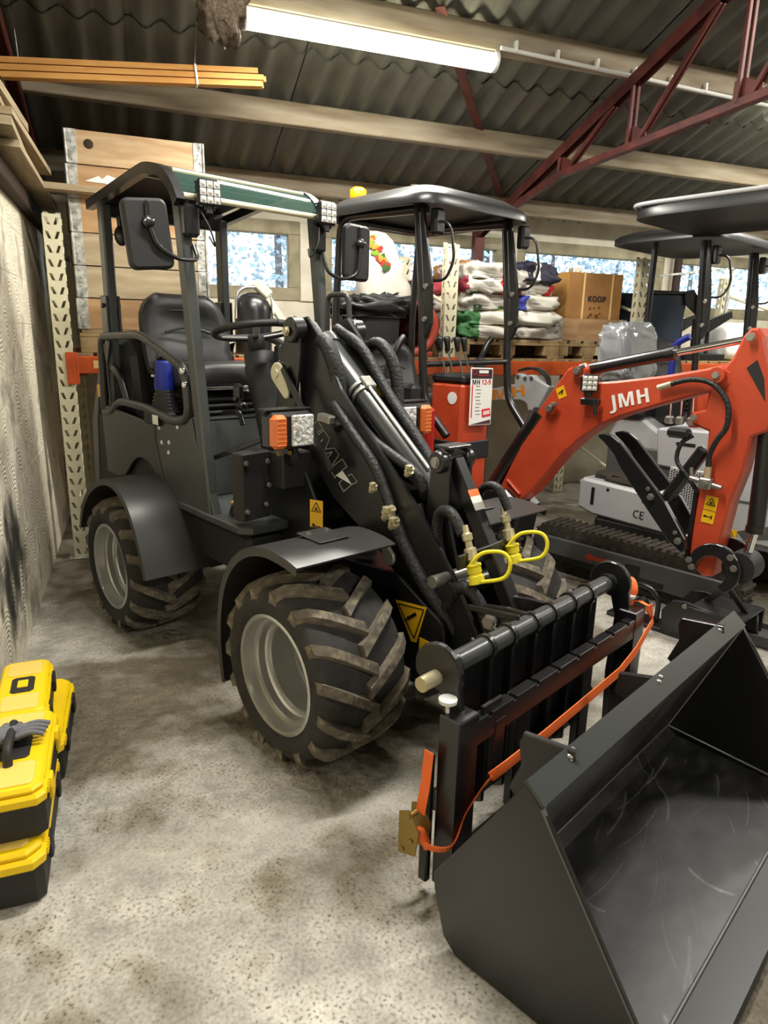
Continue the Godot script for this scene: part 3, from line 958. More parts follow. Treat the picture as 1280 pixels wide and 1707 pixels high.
func build_goods() -> void:
	var y0 := 1.362
	pallet("pallet under the tall stack of wooden collars on the left", at(Vector3(0.10, y0, -5.32)), 0.8, 1.05)
	var w6 := ["lowest pallet collar of the tall stack, orange-brown board", "pallet collar second from the bottom of the tall stack", "pallet collar third from the bottom, greyish board", "pallet collar third from the top of the tall stack, reddish board",
		"pallet collar second from the top with scraps of white paper on its board", "topmost pallet collar of the tall stack with a dark knot"]
	var ms := [M.board_red, M.board_grey, M.board_grey, M.board_red, M.board_red, M.board]
	for k in 6:
		var c := collar(w6[k], at(Vector3(0.10 + 0.004 * (k % 2), y0 + 0.145 + k * 0.1915, -5.32), 0.3 * (k % 3)), 0.79, 1.05, 0.19, ms[k], M.zinc)
		if k == 4:
			var st := mb()
			plate(st, poly([-0.30, 0.10, -0.22, 0.135, -0.20, 0.12, -0.17, 0.145, -0.05, 0.11, -0.07, 0.075, -0.16, 0.07, -0.18, 0.095]), 0.526, 0.528)
			obj("paper_scrap", st, M.white, c)
		if k == 5:
			var st := mb()
			lathe(st, [Vector2(0.028, 0.0), Vector2(0.026, 0.001), Vector2(0, 0.001)], 14, axis_z(Vector3(-0.27, 0.115, 0.5255)))
			obj("knot", st, M.dark_wood, c)
	# between the collars and the middle upright
	var dm := thing("canister", "glossy black round-topped canister with a chrome hoop left of the steering wheel", "canister", at(Vector3(0.83, y0, -5.0)))
	var st := mb()
	lathe(st, [Vector2(0, 0), Vector2(0.13, 0.0), Vector2(0.13, 0.02), Vector2(0.13, 0.30), Vector2(0.12, 0.36), Vector2(0.09, 0.40), Vector2(0.05, 0.42), Vector2(0, 0.425)], 28)
	obj("body", st, M.black, dm)
	st = mb()
	tube(st, rounded([Vector3(-0.13, 0.24, 0.08), Vector3(-0.12, 0.455, 0.05), Vector3(0.12, 0.455, 0.05), Vector3(0.13, 0.24, 0.08)], 0.1), 0.011, 8)
	obj("hoop", st, M.chrome, dm)
	var cb := thing("steel_lever", "cream steel lever with a block head leaning behind the steering wheel", "lever", at(Vector3(1.20, y0, -4.92)))
	st = mb()
	bar(st, Vector3(-0.03, 0.02, 0), Vector3(-0.29, 0.42, -0.05), 0.045, 0.055, Vector3.BACK, 0.006)
	obj("shaft", st, M.cream, cb)
	st = mb()
	bar(st, Vector3(-0.255, 0.40, -0.05), Vector3(-0.355, 0.49, -0.06), 0.07, 0.085, Vector3.BACK, 0.012)
	obj("head", st, M.cream, cb)
	var bn := thing("storage_bin", "black plastic bin standing on the rack left of the red drum", "bin", at(Vector3(1.66, y0, -4.98)))
	st = mb()
	sheet(st, [Vector2(-0.20, 0.0), Vector2(-0.215, 0.28)], 0.006, -0.14, 0.16)
	sheet(st, [Vector2(0.215, 0.28), Vector2(0.20, 0.0)], 0.006, -0.14, 0.16)
	box(st, Vector3(0, 0.14, 0.16), Vector3(0.42, 0.28, 0.008), 0.003)
	box(st, Vector3(0, 0.14, -0.14), Vector3(0.42, 0.28, 0.008), 0.003)
	box(st, Vector3(0, 0.006, 0.01), Vector3(0.40, 0.012, 0.3), 0.003)
	obj("shell", st, M.black_matte, bn)
	st = mb()
	for s in [-1, 1]: box(st, Vector3(0, 0.28, 0.01 + s * 0.155), Vector3(0.45, 0.018, 0.02), 0.004)
	for s in [-1, 1]: box(st, Vector3(s * 0.217, 0.28, 0.01), Vector3(0.02, 0.018, 0.33), 0.004)
	obj("rim", st, M.black_matte, bn)
	st = mb()
	cushion(st, Vector3(0.62, 0.17, 0.36), Transform3D(Basis(Vector3.BACK, 0.06), Vector3.ZERO), 0.6, 8, 0.55, 40, 16, 10.0)
	tag(obj("plastic_bag", st, M.bag_black, self, at(Vector3(1.70, 1.715, -4.97))), "crumpled black plastic bag lying on the black bin under the white sack", "bag")
	var sk := mb()
	soft(sk)
	var ns := FastNoiseLite.new(); ns.seed = 9; ns.frequency = 7.0; ns.fractal_octaves = 3
	var RR := []
	for q in [[-0.31, 0.0, 0.05, 0.03], [-0.30, 0.0, 0.17, 0.10], [-0.24, 0.01, 0.20, 0.13], [-0.16, 0.0, 0.205, 0.135], [-0.08, -0.005, 0.20, 0.13], [0.0, -0.02, 0.185, 0.125], [0.06, -0.03, 0.175, 0.12], [0.12, -0.045, 0.168, 0.11], [0.18, -0.065, 0.155, 0.095], [0.23, -0.08, 0.14, 0.075], [0.265, -0.085, 0.12, 0.05], [0.29, -0.08, 0.09, 0.03], [0.30, -0.08, 0.02, 0.01]]:
		var ring := []
		for k in 40:
			var a := TAU * k / 40
			var p := Vector3(q[1] + signf(cos(a)) * pow(absf(cos(a)), 0.7) * q[2], q[0], signf(sin(a)) * pow(absf(sin(a)), 0.7) * q[3])
			var w := ns.get_noise_3d(p.x * 0.7, p.y * 2.2, p.z * 0.7)
			ring.append(p * Vector3(1.0 + w * 0.14, 1.0, 1.0 + w * 0.30) + Vector3(0, w * 0.012, 0))
		RR.append(ring)
	for i in RR.size() - 1:
		for k in 40:
			for v in [RR[i][k], RR[i + 1][k], RR[i + 1][(k + 1) % 40], RR[i][k], RR[i + 1][(k + 1) % 40], RR[i][(k + 1) % 40]]:
				sk.set_uv(Vector2(0.02, 0.02)); sk.add_vertex(v)
	var wsack := obj("feed_sack", sk, M.sack[0], self, at(Vector3(1.82, 1.96, -5.03)))
	tag(wsack, "upright white sack with printed vegetables standing on the black plastic bag", "sack", "")
	st = mb()
	var rng := RandomNumberGenerator.new(); rng.seed = 31
	var cols := [mat(Color(0.80, 0.50, 0.18), 0.7), mat(Color(0.42, 0.55, 0.12), 0.7), mat(Color(0.72, 0.16, 0.10), 0.7), mat(Color(0.18, 0.32, 0.12), 0.7)]
	for k in 34:
		st = mb()
		var a := rng.randf() * TAU
		var pg := PackedVector2Array()
		for i in 7: pg.append(Vector2.from_angle(a + TAU * i / 7) * Vector2(rng.randf_range(0.012, 0.03), rng.randf_range(0.012, 0.026)))
		var u := rng.randf()
		plate(st, pg, 0.0, 0.0025, Transform3D(Basis(Vector3.RIGHT, 0.08), Vector3(-0.15 + u * 0.15 + rng.randf_range(-0.03, 0.03), 0.22 - u * 0.20 + rng.randf_range(-0.03, 0.03), 0.100 + u * 0.045)))
		obj("print", st, cols[k % 4], wsack)
	var rd := thing("drum", "red-orange round drum with an open dark mouth beside the middle rack upright", "drum", Transform3D(Basis(Vector3.UP, -0.25), Vector3(2.02, y0 + 0.215, -4.93)))
	st = mb()
	lathe(st, [Vector2(0.20, -0.30), Vector2(0.21, -0.28), Vector2(0.205, 0.0), Vector2(0.215, 0.02), Vector2(0.205, 0.04), Vector2(0.165, 0.035), Vector2(0.155, 0.0)], 32, axis_z())
	obj("shell", st, mat(Color(0.66, 0.26, 0.19), 0.5), rd)
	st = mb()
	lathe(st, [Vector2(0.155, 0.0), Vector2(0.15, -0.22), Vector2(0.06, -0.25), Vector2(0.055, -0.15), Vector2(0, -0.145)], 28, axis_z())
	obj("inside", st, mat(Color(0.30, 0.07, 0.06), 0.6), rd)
	st = mb()
	box(st, Vector3(0, -0.195, -0.12), Vector3(0.34, 0.04, 0.3), 0.008)
	obj("foot", st, mat(Color(0.66, 0.26, 0.19), 0.5), rd)
	st = mb()
	ball(st, Vector3.ZERO, Vector3(0.13, 0.15, 0.10))
	tag(obj("rubber_bowl", st, M.black_matte, self, at(Vector3(2.12, 1.79, -5.22))), "black round bowl peeping out behind the red drum", "bowl")
	# sacks
	pallet("pallet under the sack stacks right of the middle upright", at(Vector3(2.80, y0, -5.28)), 0.95, 0.95)
	pallet("pallet under the single collar with the big cardboard box", at(Vector3(3.60, y0, -5.30)), 0.68, 0.9)
	var ys := y0 + 0.144
	var sacks := [
		[2.62, 0.055, 0.50, 0.105, 1, "green and white sack lowest in the left sack stack"], [2.62, 0.160, 0.52, 0.11, 1, "green sack with a beige panel, second lowest in the left stack"], [2.61, 0.275, 0.52, 0.13, 6, "white sack with a slanted dark green printed box, middle of the left stack"],
		[2.62, 0.395, 0.44, 0.12, 2, "white sack with a red patch, second from the top of the left stack"], [2.60, 0.505, 0.40, 0.115, 0, "plain white sack on top of the left stack"],
		[3.08, 0.055, 0.38, 0.105, 0, "plain white sack lowest in the right sack stack"], [3.07, 0.165, 0.38, 0.115, 0, "plain white sack second from the bottom of the right stack"], [3.06, 0.280, 0.37, 0.12, 3, "white sack with blue print, middle of the right stack"],
		[3.03, 0.385, 0.34, 0.10, 2, "white sack with a red band below the green and purple sack"], [3.03, 0.505, 0.36, 0.16, 4, "green and purple sack on top of the right stack"], [2.86, 0.47, 0.20, 0.17, 0, "small bulging white sack wedged between the two stacks"]]
	for k in sacks.size():
		var q: Array = sacks[k]
		var s := mb()
		cushion(s, Vector3(q[2], q[3] + 0.012, 0.62), Transform3D(), 0.44, 60 + k, 0.34, 36, 14, 5.0)
		var o := obj("feed_sack", s, M.sack[q[4]], self, Transform3D(Basis(Vector3.UP, 0.06 * (k % 3 - 1)) * Basis(Vector3.BACK, 0.03 * (k % 3 - 1)), Vector3(q[0], ys + q[1], -5.06 - 0.02 * (k % 3))))
		tag(o, q[5], "sack", "feed sacks stacked on the rack")
	st = mb()
	cushion(st, Vector3(0.42, 0.2, 0.4), Transform3D(), 0.6, 9, 0.3)
	tag(obj("jute_sack", st, M.card, self, at(Vector3(2.66, 2.03, -5.42), 10)), "brown paper sack showing behind the top of the left sack stack", "sack")
	st = mb()
	cushion(st, Vector3(0.34, 0.12, 0.4), Transform3D(), 0.5, 19, 0.3)
	tag(obj("feed_sack", st, mat(Color(0.62, 0.22, 0.26), 0.7), self, at(Vector3(2.28, 1.90, -5.40), 10)), "red and white sack behind the middle rack upright", "sack")
	st = mb()
	box(st, Vector3.ZERO, Vector3(0.42, 0.48, 0.25), 0.01)
	tag(obj("carton", st, M.card, self, at(Vector3(2.30, y0 + 0.245, -5.50), 0)), "plain brown carton behind the middle rack upright", "carton")
	# box with collar
	collar("single pallet collar round the foot of the big cardboard box", at(Vector3(3.60, ys + 0.002, -5.30)), 0.68, 0.9, 0.18, M.board_red, M.zinc)
	var kb := thing("cardboard_box", "big brown cardboard box marked KOOP with two pale straps", "box", at(Vector3(3.64, ys + 0.004, -5.11)))
	st = mb()
	box(st, Vector3(0, 0.27, 0), Vector3(0.54, 0.54, 0.44), 0.006)
	obj("carton", st, M.card, kb)
	st = mb()
	box(st, Vector3(-0.271, 0.27, 0), Vector3(0.003, 0.535, 0.43), 0.001)
	obj("side_panel", st, M.card_side, kb)
	for xx in [-0.115, 0.165]:
		st = mb()
		box(st, Vector3(xx, 0.27, 0.2215), Vector3(0.018, 0.54, 0.003), 0.001)
		box(st, Vector3(xx, 0.5415, 0), Vector3(0.018, 0.003, 0.44), 0.001)
		obj("strap", st, M.strapping, kb)
	letters("lettering", "KOOP", 0.048, M.ink, kb, at(Vector3(0.02, 0.335, 0.222)))
	st = mb()
	for q in [[-0.04, 0.26, 0.025], [0.0, 0.262, 0.02], [0.05, 0.27, 0.02], [-0.03, 0.21, 0.03], [0.03, 0.20, 0.035], [0.06, 0.22, 0.02], [-0.05, 0.19, 0.02]]:
		plate(st, poly([-0.5, -0.3, 0.4, -0.5, 0.5, 0.2, 0.1, 0.5, -0.4, 0.3]), 0.0, 0.0015, Transform3D(Basis.from_scale(Vector3(q[2], q[2], 1)), Vector3(q[0], q[1], 0.2205)))
	obj("smudged_print", st, mat(Color(0.36, 0.24, 0.14), 0.9), kb)
	# right bay
	var sk2 := thing("tipping_skip", "dark blue steel tipping skip with black arms right of the cardboard box", "skip", at(Vector3(4.42, y0, -5.05)))
	st = mb()
	plate(st, poly([-0.36, 0.55, -0.30, 0.16, -0.12, 0.0, 0.12, 0.0, 0.16, 0.56]), -0.2, 0.2, Transform3D(), 0.012)
	obj("skip_body", st, mat(Color(0.14, 0.18, 0.25), 0.45), sk2)
	st = mb()
	for z in [-0.2, 0.2]: rod(st, Vector3(-0.36, 0.56, z), Vector3(0.17, 0.57, z), 0.014, 8)
	obj("rim", st, M.black, sk2)
	for z in [-0.14, 0.2]:
		st = mb()
		plate(st, poly([0.10, 0.58, 0.20, 0.60, 0.42, 0.36, 0.66, 0.44, 0.68, 0.38, 0.42, 0.24, 0.30, 0.36, 0.12, 0.48]), z, z + 0.02, Transform3D(), 0.004)
		obj("arm", st, M.black, sk2)
	for k in 3:
		st = mb()
		rod(st, Vector3(0.22 + k * 0.16, 0.02, 0.1), Vector3(0.22 + k * 0.16, 0.36, 0.08), 0.02, 8)
		obj("strut", st, M.black, sk2)
	st = mb()
	box(st, Vector3(0.4, 0.03, 0.0), Vector3(0.6, 0.06, 0.35), 0.008)
	obj("base", st, M.black, sk2)
	st = mb()
	cushion(st, Vector3(0.2, 0.3, 0.2), Transform3D(), 0.7, 66, 0.7, 24, 14, 12.0)
	tag(obj("cable_bundle", st, mat(Color(0.34, 0.07, 0.09), 0.6), self, at(Vector3(4.04, 1.86, -5.42))), "dark red tangle of cables between the cardboard box and the blue skip", "cables")
	st = mb()
	cushion(st, Vector3(0.36, 0.34, 0.4), Transform3D(), 0.35, 67, 0.1)
	tag(obj("white_bale", st, M.white, self, at(Vector3(5.30, y0 + 0.17, -5.1))), "white wrapped bale on the rack behind the right canopy's posts", "bale")
	st = mb()
	bar(st, Vector3(4.42, 2.08, -5.3), Vector3(5.5, 2.22, -5.3), 0.03, 0.02)
	bar(st, Vector3(5.46, 1.36, -5.3), Vector3(5.5, 2.22, -5.3), 0.03, 0.02)
	tag(obj("steel_strut", st, M.zinc, self), "grey steel strut reaching in front of the fourth window", "strut")

func slab(st: SurfaceTool, w: float, l: float, c: float, y0: float, y1: float, bev: float) -> void:
	# a flat block with cut corners, w along x, l along z
	var a := w / 2
	var b := l / 2
	plate(st, poly([-a, -b + c, -a + c, -b, a - c, -b, a, -b + c, a, b - c, a - c, b, -a + c, b, -a, b - c]), y0, y1, Transform3D(Basis(Vector3.RIGHT, -PI / 2), Vector3.ZERO), bev)

func toolbox(label: String, xf: Transform3D, L: float, W: float, H: float, windows: bool, carry: bool) -> void:
	# L along z, W along x, standing on y = 0
	var t := thing("toolbox", label, "toolbox", xf, "black and yellow toolboxes by the left wall")
	var st := mb()
	slab(st, W * 0.94, L * 0.96, 0.02, 0.0, H * 0.68, 0.006)
	obj("tub", st, M.tool_black, t)
	st = mb()
	slab(st, W, L, W * 0.11, H * 0.64, H * 0.86, 0.008)
	slab(st, W * 0.92, L * 0.95, W * 0.13, H * 0.84, H * 0.98, 0.008)
	var lid := obj("lid", st, M.tool_yellow, t)
	st = mb()
	for k in [-1, 1]:
		box(st, Vector3(W * 0.40, H * 0.90, k * L * 0.26), Vector3(W * 0.14, H * 0.15, L * 0.17), 0.008)
	box(st, Vector3(W * 0.40, H * 0.88, 0), Vector3(W * 0.12, H * 0.10, L * 0.20), 0.008)
	obj("lid_boss", st, M.tool_yellow, lid)
	for s in [-1, 1]:
		st = mb()
		plate(st, poly([-0.028, 0.0, -0.02, -0.045, 0.02, -0.045, 0.028, 0.0, 0.02, 0.022, -0.02, 0.022]), 0.0, 0.012, Transform3D(Basis(Vector3.UP, PI / 2), Vector3(W * 0.49, H * 0.66, s * L * 0.27)), 0.003)
		obj("latch", st, M.tool_yellow if carry else M.tool_black, t)
		st = mb()
		for k in 4: box(st, Vector3(W * 0.505, H * 0.76, s * L * 0.36 + (k - 1.5) * 0.012), Vector3(0.008, H * 0.14, 0.006), 0.002)
		obj("hinge_rib", st, M.tool_yellow, lid)
	if windows:
		for s in [-1, 1]:
			st = mb()
			slab(st, W * 0.68, L * 0.25, W * 0.06, H * 0.975, H * 1.0, 0.003)
			obj("lid_window", st, M.clear_lid, lid, at(Vector3(0, 0, s * L * 0.30)))
	st = mb()
	slab(st, W * 0.44, L * 0.27, 0.01, H * 0.98, H * 1.005, 0.002)
	obj("grip_well", st, M.tool_black, lid)
	st = mb()
	if carry:
		tube(st, rounded([Vector3(-W * 0.05, H * 0.99, -L * 0.2), Vector3(-W * 0.05, H * 1.26, -L * 0.17), Vector3(-W * 0.05, H * 1.26, L * 0.17), Vector3(-W * 0.05, H * 0.99, L * 0.2)], 0.03), 0.013, 10)
		obj("handle", st, M.tool_black, t)
	else:
		box(st, Vector3(0, H * 1.0, 0), Vector3(W * 0.20, 0.01, L * 0.12), 0.002)
		obj("handle", st, M.tool_yellow, t)

func build_toolboxes() -> void:
	toolbox("yellow-lidded toolbox on the floor, nearest the camera, under the one with a glove", at(Vector3(-0.435, 0, -1.95), 1.0), 0.50, 0.25, 0.165, true, false)
	toolbox("yellow-lidded toolbox with a raised black handle and a grey glove, topmost of the near stack", at(Vector3(-0.392, 0.166, -1.975), 1.5), 0.45, 0.185, 0.155, true, true)
	toolbox("yellow-lidded toolbox on the floor behind, under the one with a black grip plate", at(Vector3(-0.415, 0, -2.475)), 0.48, 0.22, 0.165, false, false)
	toolbox("yellow-lidded toolbox with a black square grip plate, topmost of the far stack", at(Vector3(-0.428, 0.166, -2.39), 3.0), 0.41, 0.165, 0.145, true, false)
	var st := mb()
	cushion(st, Vector3(0.14, 0.05, 0.07), Transform3D(Basis(Vector3.UP, 0.6), Vector3.ZERO), 0.8, 12, 0.6, 24, 12, 20.0)
	for k in 4:
		tube(st, curve([Vector3(0.03, 0, -0.03 + k * 0.018), Vector3(0.08, 0.008, -0.05 + k * 0.018), Vector3(0.115, -0.004, -0.062 + k * 0.02)], 4), 0.009, 8, 0.007)
	tag(obj("work_glove", st, mat(Color(0.42, 0.42, 0.44), 0.85), self, at(Vector3(-0.43, 0.350, -2.0), -10)), "grey work glove lying by the handle of the near top toolbox", "glove")

# ---------------------------------------------------------------- the wheel loader (x forward, y up, z to its right)
const YAW := -67.94
func lframe() -> Transform3D:
	return at(Vector3(0.991, 0, -2.246), YAW)

func hex_bolt(st: SurfaceTool, p: Vector3, r: float, n := Vector3.BACK) -> void:
	var b := Basis(Quaternion(Vector3.UP, n))
	lathe(st, [Vector2(r * 1.25, 0), Vector2(r * 1.25, r * 0.25), Vector2(r, r * 0.3), Vector2(r, r * 0.8), Vector2(0, r * 0.8)], 6, Transform3D(b, p), true)

func wheel(parent: Node, p: Vector3, side: float, lug_r: ArrayMesh, lug_l: ArrayMesh, tyre: ArrayMesh, rim: ArrayMesh, disc: ArrayMesh, phase: float) -> void:
	# a wheel whose open rim looks along side * z
	var w := part("wheel", parent, Transform3D(Basis(Vector3.BACK, phase).scaled(Vector3.ONE * 1.03), p))
	put("tyre", tyre, w)
	var flip := Transform3D() if side > 0 else Transform3D(Basis(Vector3.UP, PI), Vector3.ZERO)
	put("rim", rim, w, flip)
	put("rim_disc", disc, w, flip)
	for k in 15:
		put("lug", lug_r, w, Transform3D(Basis(Vector3.BACK, TAU * k / 15.0), Vector3.ZERO))
		put("lug", lug_l, w, Transform3D(Basis(Vector3.BACK, TAU * (k + 0.5) / 15.0), Vector3.ZERO))
	var st := mb()
	tube(st, [Vector3(0.165, -0.02, side * 0.10), Vector3(0.168, -0.02, side * 0.15)], 0.006, 8)
	obj("valve", st, M.black_matte, w)

func lug_mesh(s: float) -> ArrayMesh:
	# one tread bar, from the shoulder at s * z to just past the middle of the tread
	var st := mb()
	flat(st)
	var rings := []
	for k in 6:
		var t := k / 5.0
		var z := lerpf(0.182, -0.020, t)
		var a := lerpf(0.20, -0.20, t)
		var zz := absf(z)
		var top := 0.338 - maxf(zz - 0.10, 0.0) * 0.16 - maxf(zz - 0.16, 0.0) * 0.9
		var low := 0.30 - maxf(zz - 0.10, 0.0) * 0.3 - maxf(zz - 0.16, 0.0) * 1.6
		var hw := 0.0165 + 0.006 * absf(t - 0.5)
		var ring := []
		for q in [[low, -hw * 1.5], [top, -hw], [top, hw], [low, hw * 1.5]]:
			var an: float = a + q[1] / 0.33
			ring.append(Vector3(cos(an) * q[0], sin(an) * q[0], z * s))
		rings.append(ring)
	for i in 5:
		for k in 4: quad(st, rings[i][k], rings[i][(k + 1) % 4], rings[i + 1][(k + 1) % 4], rings[i + 1][k])
	quad(st, rings[0][0], rings[0][3], rings[0][2], rings[0][1])
	quad(st, rings[5][0], rings[5][1], rings[5][2], rings[5][3])
	return done(st, M.lug)

func fender(parent: Node, prof: Array, z0: float, z1: float, skirt: float) -> MeshInstance3D:
	var st := mb()
	sheet(st, prof, 0.007, z0, z1)
	if skirt != 0.0:
		# the turned-down rim on the outer edge
		var zo := z1 if skirt > 0 else z0
		for i in prof.size() - 1:
			var c := Vector2(prof[0].x + 0.36, 0.3)
			var a: Vector2 = prof[i]
			var b: Vector2 = prof[i + 1]
			var a2 := a.lerp(c, 0.05)
			var b2 := b.lerp(c, 0.05)
			quad(st, Vector3(a.x, a.y, zo), Vector3(b.x, b.y, zo), Vector3(b2.x, b2.y, zo), Vector3(a2.x, a2.y, zo))
	return obj("fender", st, M.plastic, parent)

func smooth2(l: Array, sub := 4) -> Array:
	var v := []
	for p in l: v.append(Vector3(p.x, p.y, 0))
	var out := []
	for p in curve(v, sub): out.append(Vector2(p.x, p.y))
	return out

func led_lamp(parent: Node, xf: Transform3D, s := 0.105) -> void:
	# a square nine-led work lamp that looks along local x
	var l := part("work_lamp", parent, xf)
	var st := mb()
	box(st, Vector3(-0.02, 0, 0), Vector3(0.04, s, s), 0.012)
	for k in 5: box(st, Vector3(-0.045, -s * 0.4 + s * 0.2 * k, 0), Vector3(0.02, 0.006, s * 0.9))
	obj("case", st, M.black, l)
	for i in 3:
		for j in 3:
			st = mb()
			box(st, Vector3(0.001, (i - 1) * s * 0.285, (j - 1) * s * 0.285), Vector3(0.006, s * 0.26, s * 0.26), 0.004)
			ball(st, Vector3(0.003, (i - 1) * s * 0.285, (j - 1) * s * 0.285), Vector3(0.006, s * 0.09, s * 0.09), 8, 6)
			obj("led_lens", st, M.lens, l)
	st = mb()
	box(st, Vector3(-0.02, -s * 0.62, 0), Vector3(0.02, s * 0.3, 0.03), 0.003)
	for z in [-1, 1]: box(st, Vector3(-0.02, -s * 0.56, z * 0.02), Vector3(0.025, s * 0.16, 0.005))
	obj("bracket", st, M.black_matte, l)

func mirror(parent: Node, c: Vector3, w: float, h: float, turn: float, tilt: float, arm: Array) -> void:
	var m := part("mirror", parent)
	var b := Basis(Vector3.UP, turn) * Basis(Vector3.RIGHT, tilt)
	var pg := PackedVector2Array()
	for q in [[1, 1, 0.0], [-1, 1, PI / 2], [-1, -1, PI], [1, -1, PI * 1.5]]:
		for k in 5:
			var a: float = q[2] + PI / 2 * k / 4
			pg.append(Vector2(q[0] * (w / 2 - 0.03) + cos(a) * 0.03, q[1] * (h / 2 - 0.03) + sin(a) * 0.03))
	var st := mb()
	plate(st, pg, -0.028, 0.018, Transform3D(b * Basis(Vector3.UP, PI / 2), c), 0.012)
	obj("housing", st, M.black_matte, m)
	st = mb()
	var pin := PackedVector2Array()
	for p in pg: pin.append(p * 0.9)
	plate(st, pin, -0.0305, -0.0275, Transform3D(b * Basis(Vector3.UP, PI / 2), c))
	obj("glass", st, M.chrome, m)
	st = mb()
	var cl := c + b * Vector3(0.028, h * 0.16, 0)
	ball(st, cl, Vector3(0.02, 0.024, 0.026), 12, 8)
	box(st, cl + Vector3(-0.004, 0.045, 0), Vector3(0.014, 0.07, 0.018), 0.005)
	var path := [cl]
	for p in arm: path.append(p)
	tube(st, rounded(path, 0.035), 0.009, 10)
	obj("arm", st, M.black, m)
	st = mb()
	for k in [-1, 1]: ball(st, cl + b * Vector3(0.016, 0.004, k * 0.016), Vector3(0.006, 0.006, 0.006), 8, 6)
	obj("screw", st, M.chrome, m)

func headlamp(parent: Node, p: Vector3, out: float) -> void:
	var h := part("headlamp", parent, Transform3D(Basis(), p))
	var st := mb()
	box(st, Vector3(-0.035, 0, out * 0.02), Vector3(0.07, 0.14, 0.195), 0.016)
	obj("case", st, M.black, h)
	st = mb()
	box(st, Vector3(0.002, 0.0, -out * 0.025), Vector3(0.012, 0.118, 0.100), 0.016)
	obj("lens", st, M.lens_face, h)
	st = mb()
	box(st, Vector3(-0.004, 0.0, out * 0.082), Vector3(0.055, 0.125, 0.062), 0.014)
	for k in 7: box(st, Vector3(0.0235, -0.048 + k * 0.016, out * 0.082), Vector3(0.002, 0.005, 0.040), 0.001)
	obj("indicator", st, M.amber, h)
	st = mb()
	box(st, Vector3(-0.05, 0.078, 0.02 * out), Vector3(0.06, 0.008, 0.20), 0.002)
	bar(st, Vector3(-0.06, -0.02, 0), Vector3(-0.12, -0.14, -out * 0.08), 0.04, 0.012)
	obj("bracket", st, M.black, h)
	st = mb()
	for k in 2: hex_bolt(st, Vector3(-0.02, -0.085, out * (0.02 + 0.05 * k)), 0.008, Vector3.RIGHT)
	obj("bolt", st, M.gold_zinc, h)

func warning(parent: Node, w: float, h: float, xf: Transform3D, two := false) -> void:
	# a yellow warning sticker with its triangle; local z is its face
	var s := part("warning_sticker", parent, xf)
	var st := mb()
	box(st, Vector3.ZERO, Vector3(w, h, 0.0016))
	obj("sheet", st, M.sticker, s)
	st = mb()
	var r := w * 0.36
	var cy := h / 2 - w * 0.5
	var T := [Vector3(0, cy + r, 0.0016), Vector3(-r, cy - r * 0.72, 0.0016), Vector3(r, cy - r * 0.72, 0.0016)]
	for k in 3: bar(st, T[k], T[(k + 1) % 3], w * 0.055, 0.001, Vector3.BACK, 0)
	bar(st, Vector3(-r * 0.25, cy - r * 0.4, 0.0016), Vector3(r * 0.15, cy + r * 0.1, 0.0016), w * 0.09, 0.001, Vector3.BACK, 0)
	bar(st, Vector3(-r * 0.3, cy - r * 0.4, 0.0016), Vector3(r * 0.45, cy - r * 0.35, 0.0016), w * 0.07, 0.001, Vector3.BACK, 0)
	if two:
		bar(st, Vector3(-w / 2, -h * 0.02, 0.0016), Vector3(w / 2, -h * 0.02, 0.0016), w * 0.03, 0.001, Vector3.BACK, 0)
		bar(st, Vector3(-w * 0.3, -h * 0.26, 0.0016), Vector3(w * 0.3, -h * 0.26, 0.0016), w * 0.06, 0.001, Vector3.BACK, 0)
		box(st, Vector3(w * 0.26, -h * 0.26, 0.0016), Vector3(w * 0.1, w * 0.3, 0.001))
		box(st, Vector3(-w * 0.26, -h * 0.26, 0.0016), Vector3(w * 0.2, w * 0.16, 0.001))
	elif h > w * 1.3:
		box(st, Vector3(-w * 0.22, -h * 0.42, 0.0016), Vector3(w * 0.2, h * 0.12, 0.001))
		box(st, Vector3(w * 0.1, -h * 0.46, 0.0016), Vector3(w * 0.5, h * 0.05, 0.001))
	obj("pictogram", st, M.sticker_ink, s)

